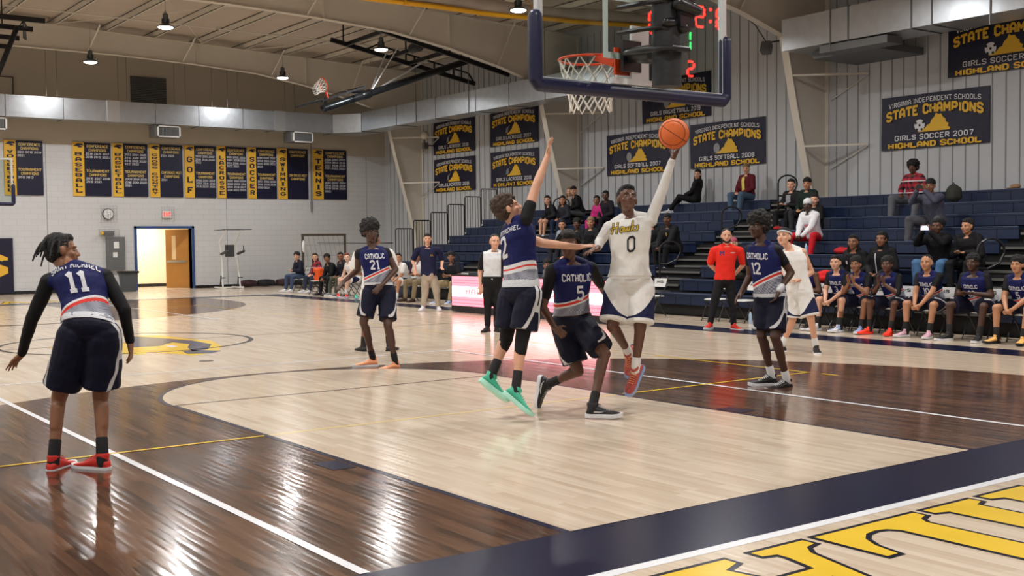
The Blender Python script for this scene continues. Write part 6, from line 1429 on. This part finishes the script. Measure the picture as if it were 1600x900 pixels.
for thick, m_, lift in ((1.35, LN, .006), (.7, mat('gold script print', 'b89a2c', .6), .009)):
    mb = MB(); x = 0
    for ch, adv in (('H', 4.3), ('a', 3.0), ('w', 3.4), ('k', 2.9), ('s', 2.4)):
        for pl in SCR[ch]:
            for i in range(len(pl) - 1):
                a = Vector((pl[i][0] + x, pl[i][1])); b = Vector((pl[i + 1][0] + x, pl[i + 1][1])); d = (b - a).normalized(); n_ = Vector((-d.y, d.x)) * thick / 2; a = a - d * thick * .3; b = b + d * thick * .3
                pts = []
                for p_ in (a - n_, b - n_, b + n_, a + n_):
                    u = (p_.x - 8) * .0165; v = (p_.y - 3) * .0165 + u * .12
                    c = at(984, 351, 10.6) + CR * u + CU * v; hit = bv0.ray_cast(c - g0.location * 0, CF, 2.0); pts.append((hit[0] - CF * lift) if hit[0] is not None else None)
                if all(p_ is not None for p_ in pts): mb.face(pts)
        x += adv
    if mb.v: mb.build('script_lettering', m_, gar0)
# ------------------------------------------------------------------ seated people
def ik(a, c, l1, l2, pole):
    d = c - a; L = d.length
    if L > (l1 + l2) * .995: c = a + d * ((l1 + l2) * .995 / L); d = c - a; L = d.length
    L = max(L, abs(l1 - l2) + .02); n = d.normalized(); x = (l1 * l1 - l2 * l2 + L * L) / (2 * L); h = math.sqrt(max(0, l1 * l1 - x * x))
    p = (pole - n * pole.dot(n)).normalized(); return a + n * x + p * h, c
LOOK = Vector((.9, 3.0, 2.2))
def seated(label, x, y, zs, z0, yaw=0.0, lean=12, mode='lap', spread=.2, fwd=.06, look=LOOK, sc=1.0, cross=False, side=0.0, **o):
    F = Vector((-math.cos(yaw), math.sin(yaw), 0)); Lf = Vector((0, 0, 1)).cross(F).normalized(); Z = Vector((0, 0, 1)); J = {}
    pel = Vector((x, y, zs + .115 * sc)); a = math.radians(lean); un = (F * math.sin(a) + Z * math.cos(a) + Lf * side).normalized(); J['pel'] = pel + un * .0
    J['neck'] = pel + un * .54 * sc; hd = (look - J['neck']).normalized()
    bf = F; hd = (hd + bf * .35).normalized(); J['head'] = J['neck'] + (un * .45 + Z * .55).normalized() * .175 * sc + F * .03
    for s, S in ((1, 'L'), (-1, 'R')):
        J['sh' + S] = J['neck'] + Lf * s * .19 * sc - un * .045 * sc; J['hi' + S] = pel + Lf * s * .095 * sc - Z * .015
        an = pel + F * (.42 * sc + fwd) + Lf * s * (spread + .0) * sc; an.z = z0 + .11
        if cross and s == 1: an = an - Lf * .3
        J['kn' + S], J['an' + S] = ik(J['hi' + S], an, .46 * sc, .45 * sc, F * .6 + Z * 1.0 + Lf * s * spread * 1.6)
        o.setdefault('toe' + S, (F + Lf * s * .25).normalized())
    km = (J['knL'] + J['knR']) / 2
    def arms(tL, tR, pole=None):
        for s, S, t_ in ((1, 'L', tL), (-1, 'R', tR)):
            J['el' + S], J['wr' + S] = ik(J['sh' + S], t_, .31 * sc, .28 * sc, (pole or (-Z - F * .35)) + Lf * s * .9)
    H = {}
    if mode == 'lap': arms(J['knL'].lerp(J['hiL'], .35) + Z * .09 - Lf * .05, J['knR'].lerp(J['hiR'], .35) + Z * .09 + Lf * .05); H = dict(L=dict(d=F - Lf * .7 - Z * .25, pn=-Z, th=-1, curl=.4), R=dict(d=F + Lf * .7 - Z * .25, pn=-Z, th=1, curl=.4))
    elif mode == 'knees': c = km + F * .06 + Z * .0; arms(c + Lf * .06, c - Lf * .06); H = dict(L=dict(d=F * .6 - Lf * .6 - Z * .5, pn=-Lf, th=1, curl=.7), R=dict(d=F * .6 + Lf * .6 - Z * .5, pn=Lf, th=-1, curl=.7))
    elif mode == 'clap': c = J['neck'].lerp(km, .45) + F * .12 + Z * .06; arms(c + Lf * .05, c - Lf * .05); H = dict(L=dict(d=Z + F * .4, pn=-Lf, th=-1, curl=.2), R=dict(d=Z + F * .4, pn=Lf, th=1, curl=.2))
    elif mode == 'phone': c = J['head'] + F * .34 - Z * .10; arms(c + Lf * .09, c - Lf * .09); H = dict(L=dict(d=Z + F * .2, pn=-Lf, th=-1, curl=.9), R=dict(d=Z + F * .2, pn=Lf, th=1, curl=.9))
    elif mode == 'low': c = J['neck'].lerp(km, .6) + F * .02; arms(c + Lf * .06, c - Lf * .06); H = dict(L=dict(d=F * .8 - Lf * .3, pn=Z, th=-1, curl=.6), R=dict(d=F * .8 + Lf * .3, pn=Z, th=1, curl=.6))
    elif mode == 'chin': arms(J['head'] - Z * .12 + F * .10 + Lf * .05, km + Lf * -.05 + Z * .05); H = dict(L=dict(d=Z - Lf * .3, pn=-F, th=-1, curl=.9), R=dict(d=F, pn=-Z, th=1, curl=.4))
    elif mode == 'kneeseach': arms(J['knL'] + Z * .08 - F * .04, J['knR'] + Z * .08 - F * .04); H = dict(L=dict(d=F - Z * .6, pn=-Z, th=-1, curl=.5), R=dict(d=F - Z * .6, pn=-Z, th=1, curl=.5))
    for S in 'LR': o.setdefault('hand' + S, H.get(S, {}))
    o.setdefault('head_front', hd); o.setdefault('vx', .0125); o['seat'] = True; o['z0'] = z0; o.setdefault('g', 1.14 * sc)
    o.setdefault('shoesc', 1.0 * sc)
    t, HH, info = person(label, J, o); return t, J, HH, F, Lf
def outfit(top, bot, sleeve=2, hood=False, inf=.024, name='jacket', shorts=False, sh='white', collar=None, hoodup=False, sole='white', w=1.0):
    m = top if not isinstance(top, str) else C_(top); b = bot if not isinstance(bot, str) else C_(bot)
    return dict(top=dict(mat=m, sleeve=sleeve, hem=-.04, inf=inf, hood=hood, hoodup=hoodup, name=name, collar=C_(collar) if collar else None), bottom=dict(kind='shorts' if shorts else 'pants', mat=b, w=w, inf=.018), shoe=dict(col=sh, sole=sole))
BK = 'team bench players'
def bencher(label, px, py, mode, lean, o, x=10.95, yaw=0.0, sc=1.0, **k):
    y = atx(px, py, x - .2).y
    chair(x + .02, y, yaw * -1, k.pop('chl'))
    return seated(label, x, y, .445, 0.0, yaw=yaw, lean=lean, mode=mode, sc=sc, **mk(dict(spread=.22), o, k))
AW2 = dict(top=dict(mat=JER_F, sleeve=0, wr=.006, hem=.02, tth=1.3), under=dict(mat=BKC, f=.6), bottom=dict(kind='shorts', mat=SH_AWAY, f=.86), sock=AWAY['sock'])
CT_ = lambda n, w=.26: [('CATHOLIC', .74, w, .07, 'f', LW, 0)] + ([(n, .52, .06 * len(n), .12, 'f', LW, 0)] if n else [])
bencher('seated player in navy jersey number 4 half hidden behind the white headband player', 1263, 395, 'low', 28, mk(AW2, dict(skin='dark', hair='dreads', under=None, shoe=dict(col='black', sole='white'), text=CT_('4'), seed=31)), chl='white folding chair under the navy number 4 player')
bencher('seated pale player in navy jersey number 3 with white shoes, hands in lap', 1310, 411, 'knees', 24, mk(AW2, dict(skin='light', hair='short', shoe=dict(col='white', sole='white'), text=CT_('3'), seed=32)), chl='white folding chair under the pale number 3 player')
bencher('seated player in navy jersey clapping at chest height, pale blue shoes', 1345, 421, 'clap', 30, mk(AW2, dict(skin='mid', hair='afrolow', shoe=dict(col='blue', sole='white'), text=CT_(''), seed=33)), chl='white folding chair under the clapping player')
bencher('slim seated player in black sleeves and neon red shoes', 1390, 420, 'clap', 24, mk(AW2, dict(skin='dark', hair='afrolow', shoe=dict(col='hot', sole='hot'), under=dict(mat=BKC, f=1.0), text=CT_('', .2), seed=34)), x=10.95, sc=.97, chl='white folding chair under the player in neon red shoes')
bencher('seated player in navy jersey number 10 with pink shoes gazing up', 1450, 412, 'knees', 20, mk(AW2, dict(skin='tan', hair='fade', shoe=dict(col='pink', sole='white'), text=CT_('10'), seed=35)), chl='white folding chair under the navy number 10 player')
bencher('heavy seated player in navy jersey and black trainers, biggest on the bench', 1523, 411, 'low', 22, mk(AW2, dict(skin='deep', hair='afrolow', wide=1.14, deep=1.2, g=1.2, shoe=dict(col='black', sole='white'), text=CT_('00', .24), seed=36, shoesc=1.12)), spread=.26, sc=1.02, chl='white folding chair under the heaviest bench player')
bencher('seated player in navy jersey with yellow orange shoes at the right edge', 1594, 414, 'knees', 24, mk(AW2, dict(skin='tan', hair='afrolow', shoe=dict(col='yellow', sole='black'), text=CT_('5'), seed=37)), chl='white folding chair at the right edge of the photo')
# left bench
bencher('boy in dark navy top and jeans sitting alone on the far left chair', 461, 405, 'low', 10, mk(outfit('14182c', '3a4a66', name='sweater', sh='white'), dict(skin='light', hair='afrolow', seed=41)), x=11.0, sc=.95, look=Vector((6, 22, 1)), chl='white folding chair farthest to the left by the wall')
bencher('seated woman in red plaid shirt and jeans near the orange cooler', 490, 402, 'lap', 12, mk(outfit(PLAID, '2a3448', name='shirt', sh='white'), dict(skin='light', hair='long', haircol='brown', seed=42)), x=11.1, sc=.92, chl='white folding chair under the plaid shirt woman')
bencher('seated person in black jacket and black trousers right of the orange cooler', 517, 417, 'knees', 30, mk(outfit('0f1014', '0f1014', sh='black', sole='black'), dict(skin='mid', hair='afrolow', seed=43)), x=10.7, sc=.97, chl='white folding chair under the person in all black')
bencher('seated person in dark hoodie and olive trousers, third from the cooler', 531, 415, 'lap', 14, mk(outfit('181a26', '4a4f42', hood=True, sh='grey'), dict(skin='mid', hair='short', haircol='black', seed=44)), x=10.75, sc=.97, chl='white folding chair under the person in olive trousers')
bencher('seated auburn haired player in white home uniform', 547, 417, 'knees', 26, dict(skin='pale', hair='short', haircol='red', brow='red', top=dict(mat=WJ, sleeve=0, hem=.02, inf=.024), bottom=dict(kind='shorts', mat=SH_HOME), sock=WSOCK, shoe=dict(col='black', sole='white'), seed=45), x=10.6, chl='white folding chair under the auburn haired player')
bencher('seated player in white tee right of the navy number 21 player', 626, 412, 'knees', 24, dict(skin='tan', hair='short', haircol='dbrown', top=dict(mat=WJ, sleeve=.6, hem=.0, inf=.024, name='tee'), bottom=dict(kind='shorts', mat=SH_HOME), sock=WSOCK, shoe=dict(col='blue', sole='white'), seed=46), x=10.6, chl='white folding chair under the player in the white tee')
bencher('seated man in khaki trousers holding papers behind the navy polo man', 652, 413, 'low', 16, mk(outfit('dcdcdc', '86765c', sleeve=.6, name='tee', sh='brown', sole='brown'), dict(skin='mid', hair='fade', seed=47)), x=10.75, chl='white folding chair behind the navy polo man')
bencher('seated coach in black tee and khaki trousers right of the navy polo man', 702, 405, 'low', 14, mk(outfit('12141f', '9c8a6a', sleeve=.6, name='tee', sh='blue'), dict(skin='mid', hair='afrolow', seed=48)), x=10.75, yaw=-.25, chl='white folding chair with its back showing, right of the khaki coach')
seated('woman in maroon jumper and glasses sitting behind the navy polo man', BX(1) + .3, atx(645, 385, BX(1) + .1).y, BZ(1), .0, lean=4, mode='lap', look=Vector((3, 10, 1)), **mk(outfit('3a1420', '2c3a52', name='jumper', sh='black', sole='black'), dict(skin='light', hair='short', haircol='dbrown', seed=49)))
# empty chairs
for px, py, rz, lb in ((1022, 493, .0, 'empty white folding chair right of the leaping white player'), (1122, 500, .1, 'empty white folding chair behind the red polo man'), (1166, 503, -.1, 'empty white folding chair left of the tall number 12')):
    p = at(800, 450, 10); d = CF * FPX + CR * (px - 800) + CU * (450 - py); q = CO + d * (-CO.z / d.z); chair(11.0, q.y + (11.0 - q.x) * .7, rz, lb)
chair(10.55, atx(495, 455, 10.5).y, 0, 'white folding chair carrying the orange drinks cooler')
# ------------------------------------------------------------------ spectators on the bleachers
def spec(label, px, py, k, mode, lean, top, bot, skin, hair, haircol='black', yaw=.0, sc=1.0, so={}, dx=.0, **o):
    x = BX(k) + .2 + dx; y = atx(px, py, x).y
    return seated(label, x, y, BZ(k), BZ(k) - .425 if k > 1 else 0, yaw=yaw, lean=lean, mode=mode, sc=sc, **mk(outfit(top, bot, **so), dict(skin=skin, hair=hair, haircol=haircol, spread=.14, wide=1.08, hsc=1.17), o))
spec('girl in black sweater with bare tan legs hugging her knees up the stand', 869, 310, 7, 'kneeseach', 25, '14141a', '14141a', 'light', 'long', 'dbrown', so=dict(shorts=True, sh='white'), seed=51, yaw=.3)
spec('person in dark blue jeans sitting beside the girl with bare legs', 884, 305, 7, 'lap', 10, '26262e', '1e2a44', 'tan', 'bob', 'dbrown', so=dict(sh='white'), seed=52, sc=.92)
spec('man in black cap and black coat leaning sideways on the upper rows', 908, 290, 8, 'kneeseach', 20, '0e0e12', '55565a', 'light', 'cap', 'black', seed=53, yaw=.5)
spec('person with dark blond hair half behind the man in the black cap', 893, 298, 8, 'lap', 5, '8f8c88', '26262e', 'light', 'long', 'blond', seed=54, dx=.12, sc=.95)
spec('person in black jacket and pink scarf behind the head of white number 0', 951, 302, 7, 'lap', 8, '17141c', '17141c', 'dark', 'short', seed=55)
spec('person in bright pink trousers sitting low behind white number 0', 938, 318, 7, 'lap', 12, 'c02a78', 'c02a78', 'mid', 'short', seed=56, sc=.85)
spec('girl in pale grey sweatshirt on the lower rows left of white number 0', 884, 346, 4, 'lap', 10, '8c98a2', '26262e', 'tan', 'short', 'dbrown', seed=57, sc=.95)
spec('person in black coat sitting beside the girl in pale grey', 907, 341, 4, 'lap', 10, '111116', '111116', 'dark', 'afrolow', seed=58, sc=.97)
spec('laughing person in black just below the pale grey girl', 895, 359, 3, 'lap', 14, '101015', '101015', 'light', 'bob', seed=59, sc=.95)
spec('woman in pale head wrap and black coat near white number 0', 928, 351, 4, 'lap', 8, '141419', '26262e', 'tan', 'beanie', 'blond', seed=60)
spec('small child with afro puff low behind the crouching player', 858, 412, 1, 'lap', 5, '6a6a72', '2b3550', 'mid', 'afrolow', seed=61, sc=.66)
spec('person in black jacket with grey lining sitting right of white number 0', 1026, 346, 4, 'lap', 12, '101116', '15161c', 'tan', 'beanie', 'black', seed=62, patch=[(-.05, .75, .05, .97, C_('8a8c90'), 'grey_lining')], so=dict(hood=True))
spec('big man in black coat and beanie, hands clasped, right of white number 0', 1054, 342, 4, 'knees', 20, '0d0d11', '0d0d11', 'dark', 'beanie', 'black', seed=63, patch=[(.03, .7, .055, .86, C_('c8a83a'), 'gold_number')], sc=1.06, so=dict(inf=.04))
seated('woman in black reclining against the wall on the top row', BX(9) + .3, atx(1083, 285, BX(9) + .2).y, BZ(9), BZ(8) - .0, yaw=1.0, lean=-8, mode='lap', spread=.12, fwd=.3, **mk(outfit('0e0e12', '0e0e12', sh='white', hood=True), dict(skin='light', hair='long', haircol='black', seed=64)))
spec('older man in maroon jacket, yellow shirt and jeans on the top row', 1168, 274, 9, 'lap', 2, '5c1420', '4a6078', 'light', 'cap', 'blond', seed=65, patch=[(-.05, .1, .05, .93, C_('d8c860'), 'shirt_front')], sc=1.04, so=dict(sh='grey', w=1.1))
spec('woman in black cardigan and grey top high up left of the wall column', 1240, 298, 7, 'low', 6, '141418', '0e0e12', 'light', 'short', 'dbrown', seed=66, patch=[(-.07, .1, .07, .9, C_('8e9094'), 'grey_top')], so=dict(sh='brown'))
spec('man in dark green jacket and black beanie by the wall column', 1265, 295, 7, 'lap', 6, '10241e', '2a2a2e', 'tan', 'beanie', 'black', seed=67, so=dict(inf=.035))
spec('child in white face mask sitting in front of the green jacket man', 1276, 308, 6, 'lap', 6, '0e100f', '101012', 'light', 'short', 'dbrown', seed=68, sc=.82)
spec('person in white hoodie, bright red trousers and white patterned hat', 1271, 334, 5, 'knees', 16, 'dcdce0', 'c01824', 'deep', 'beanie', 'white', seed=69, patch=[(-.06, .5, .06, .62, C_('c87880'), 'red_print')], so=dict(hood=True, sh='white', inf=.03), spread=.3)
spec('woman in black jacket with white stars behind the clapping player', 1342, 386, 2, 'lap', 14, '0f0f14', '0f0f14', 'mid', 'bob', seed=70, patch=[(-.13, .6, -.08, .72, WHITE_B, 'star_print'), (.08, .6, .13, .72, WHITE_B, 'star_print'), (-.04, .3, .01, .42, WHITE_B, 'star_print')], so=dict(hood=True))
spec('person in black hooded jacket with white zip behind the bench', 1383, 381, 2, 'lap', 8, '0c0c10', '0c0c10', 'mid', 'short', seed=71, patch=[(-.06, .1, -.035, .9, WHITE_B, 'white_zip')], sc=1.05, so=dict(hoodup=True, inf=.04))
spec('person with big curly hair in red plaid shirt and grey sweatpants', 1430, 264, 8, 'lap', 6, PLAID, '5c5e64', 'dark', 'afro', seed=72, spread=.3, so=dict(w=1.25))
tp_, Jp, _, Fp, Lp = spec('man in grey sweatshirt and black beanie aiming a phone, high on the right', 1462, 297, 6, 'phone', 14, '4e5060', '4a4b50', 'mid', 'beanie', 'black', seed=73, sc=1.06, so=dict(w=1.15), spread=.3)
tq_, Jq, _, Fq, Lq = spec('person in black coat and pale jeans filming with a white phone', 1472, 340, 3, 'phone', 12, '0c0c10', '4a6e96', 'dark', 'short', seed=74, so=dict(inf=.04, w=1.15), spread=.22)
spec('woman in black hooded coat looking left at the right of the stand', 1520, 347, 3, 'low', 14, '0e0e12', '0c0c10', 'tan', 'short', 'black', seed=75, so=dict(hood=True, inf=.035), look=Vector((2, 8, 1.5)))
spec('person in dusty pink cap half hidden behind the red polo man', 1158, 370, 2, 'lap', 22, '26201e', '3a342c', 'light', 'cap', 'pinkcap', seed=76)
# ------------------------------------------------------------------ carried and left things
M['phw'] = mat('phone lit screen', 'e8eef8', .3, emit='dfe8ff', estr=.5)
for (JJ, F_, L_, lb, m_) in ((Jp, Fp, Lp, 'dark phone held up by the grey sweatshirt man', M['black']), (Jq, Fq, Lq, 'white phone held sideways by the person in pale jeans', M['phw'])):
    c = (JJ['wrL'] + JJ['wrR']) / 2 + Vector((0, 0, .08)) + F_ * .05; t = empty('phone', c, 0, lb, 'phone')
    mb = MB(); mb.obox((0, 0, 0), L_ * .085, F_ * .005, Vector((0, 0, .042))); mb.build('body', m_, t); mb = MB(); mb.obox(F_ * -.006, L_ * .075, F_ * .001, Vector((0, 0, .036))); mb.build('screen', M['phw'], t)
M['cooler'] = mat('orange cooler plastic', 'f05a1c', .4)
cy_ = atx(495, 455, 10.5).y
t = empty('drinks_cooler', (10.57, cy_, .46), 0, 'bright orange drinks cooler standing on a folding chair at the left bench', 'cooler')
mb = MB(); mb.loft([((0, 0, 0), (.15, 0, 0), (0, .15, 0)), ((0, 0, .33), (.165, 0, 0), (0, .165, 0))], 24, p=2); mb.build('body', M['cooler'], t, smooth=True)
mb = MB(); mb.loft([((0, 0, .33), (.172, 0, 0), (0, .172, 0)), ((0, 0, .39), (.16, 0, 0), (0, .16, 0)), ((0, 0, .41), (.1, 0, 0), (0, .1, 0))], 24, p=2); mb.build('lid', M['white'] if False else M['cooler'], t, smooth=True)
mb = MB(); mb.rc((-.16, 0, .05), (-.2, 0, .04), .015, .012, 8); mb.box((-.168, -.06, .16), (-.16, .06, .26)); mb.build('tap_and_label', M['dark'], t)
def bag(label, c, s, m, name='backpack'):
    t = empty(name, c, 0, label, 'bag'); mb = MB(); mb.ell((0, 0, s[2]), (s[0], 0, 0), (0, s[1], 0), (0, 0, s[2])); mb.ell((-s[0] * .6, 0, s[2] * .8), (s[0] * .5, 0, 0), (0, s[1] * .7, 0), (0, 0, s[2] * .6))
    mobj('body', remesh(mb, .012, 1, .02, 9, 3), m, t); mb = MB(); mb.tube([(0, -s[1] * .5, s[2] * 1.6), (-.02, 0, s[2] * 2.2), (0, s[1] * .5, s[2] * 1.6)], .012, 6); mb.build('handle', M['dark'], t)
yq = lambda px, py, k: atx(px, py, BX(k) + .15).y
bag('dark camouflage backpack on the top row behind the grey sweatshirt man', (BX(8) + .16, yq(1490, 305, 8), BZ(8)), (.13, .2, .2), mat('camo cloth', '2c2e28', .85, noise_amt=.5, nscale=14))
bag('bright red coat heaped on the second row behind the bench', (BX(2) + .15, yq(1297, 402, 2), BZ(2)), (.14, .42, .13), C_('d01c20'), 'coat')
bag('second red coat beside the red trousers', (BX(4) + .15, yq(1283, 392, 3), BZ(4)), (.12, .2, .08), C_('b01820'), 'coat')
bag('black and white gym bag behind the star jacket', (BX(1) + .16, yq(1322, 398, 1), BZ(1)), (.12, .2, .16), mat('black white bag', '3c3c40', .6, noise_amt=.9, nscale=18))
bag('small red bag on the step by the black cardigan woman', (BX(6) + .15, yq(1216, 330, 6), BZ(6)), (.1, .14, .05), C_('a01c20'), 'coat')
t = empty('hat', (BX(9) + .17, yq(1586, 291, 9), BZ(9)), 0, 'tan hat lying alone on the top row at the right', 'hat'); mb = MB(); mb.ell((0, 0, .05), (.1, 0, 0), (0, .12, 0), (0, 0, .06)); mb.ell((0, .1, .02), (.09, 0, 0), (0, .12, 0), (0, 0, .014)); mobj('crown', remesh(mb, .008, 1), C_('a58462'), t)
def bottle(label, c, col):
    t = empty('water_bottle', c, 0, label, 'bottle'); mb = MB(); mb.rc((0, 0, .0), (0, 0, .18), .035, .035, 12, flat=True); mb.rc((0, 0, .18), (0, 0, .2), .034, .016, 12); mb.build('body', mat('clear blue bottle', 'a8c4e0', .1), t, smooth=True); mb = MB(); mb.rc((0, 0, .21), (0, 0, .235), .014, .014, 10, flat=True); mb.build('cap', C_(col), t)
bottle('clear water bottle by the red trousers', (BX(4) + .1, yq(1262, 386, 4), BZ(4)), 'e8e8e8'); bottle('small water bottle on the lowest row left of the child', (BX(1) + .1, yq(845, 424, 1), BZ(1)), '2a60c0')
bottle('water bottle on the floor by the red polo man', (10.9, 10.3, 0), 'e8e8e8')
# trainers and kit on the floor behind players
for i, (px, c_, lb) in enumerate(((528, 'redlace', 'red trainer lying left on the left bench floor'), (541, 'red', 'red trainer lying beside the auburn player'), (556, 'green', 'teal trainer on the floor by number 21'))):
    p = atx(px, 470, 9.95); t = empty('trainer', (9.95, p.y, 0), 0, lb, 'shoe'); shoe(t, Vector((9.95, p.y, 0)), Vector((9.95, p.y, .105)), Vector((-.3, -1, 0)), SHOE[c_], SHOE['blue'], None, None, .95)
bpy.context.view_layer.update()
bpy.data.scenes.remove(TS)
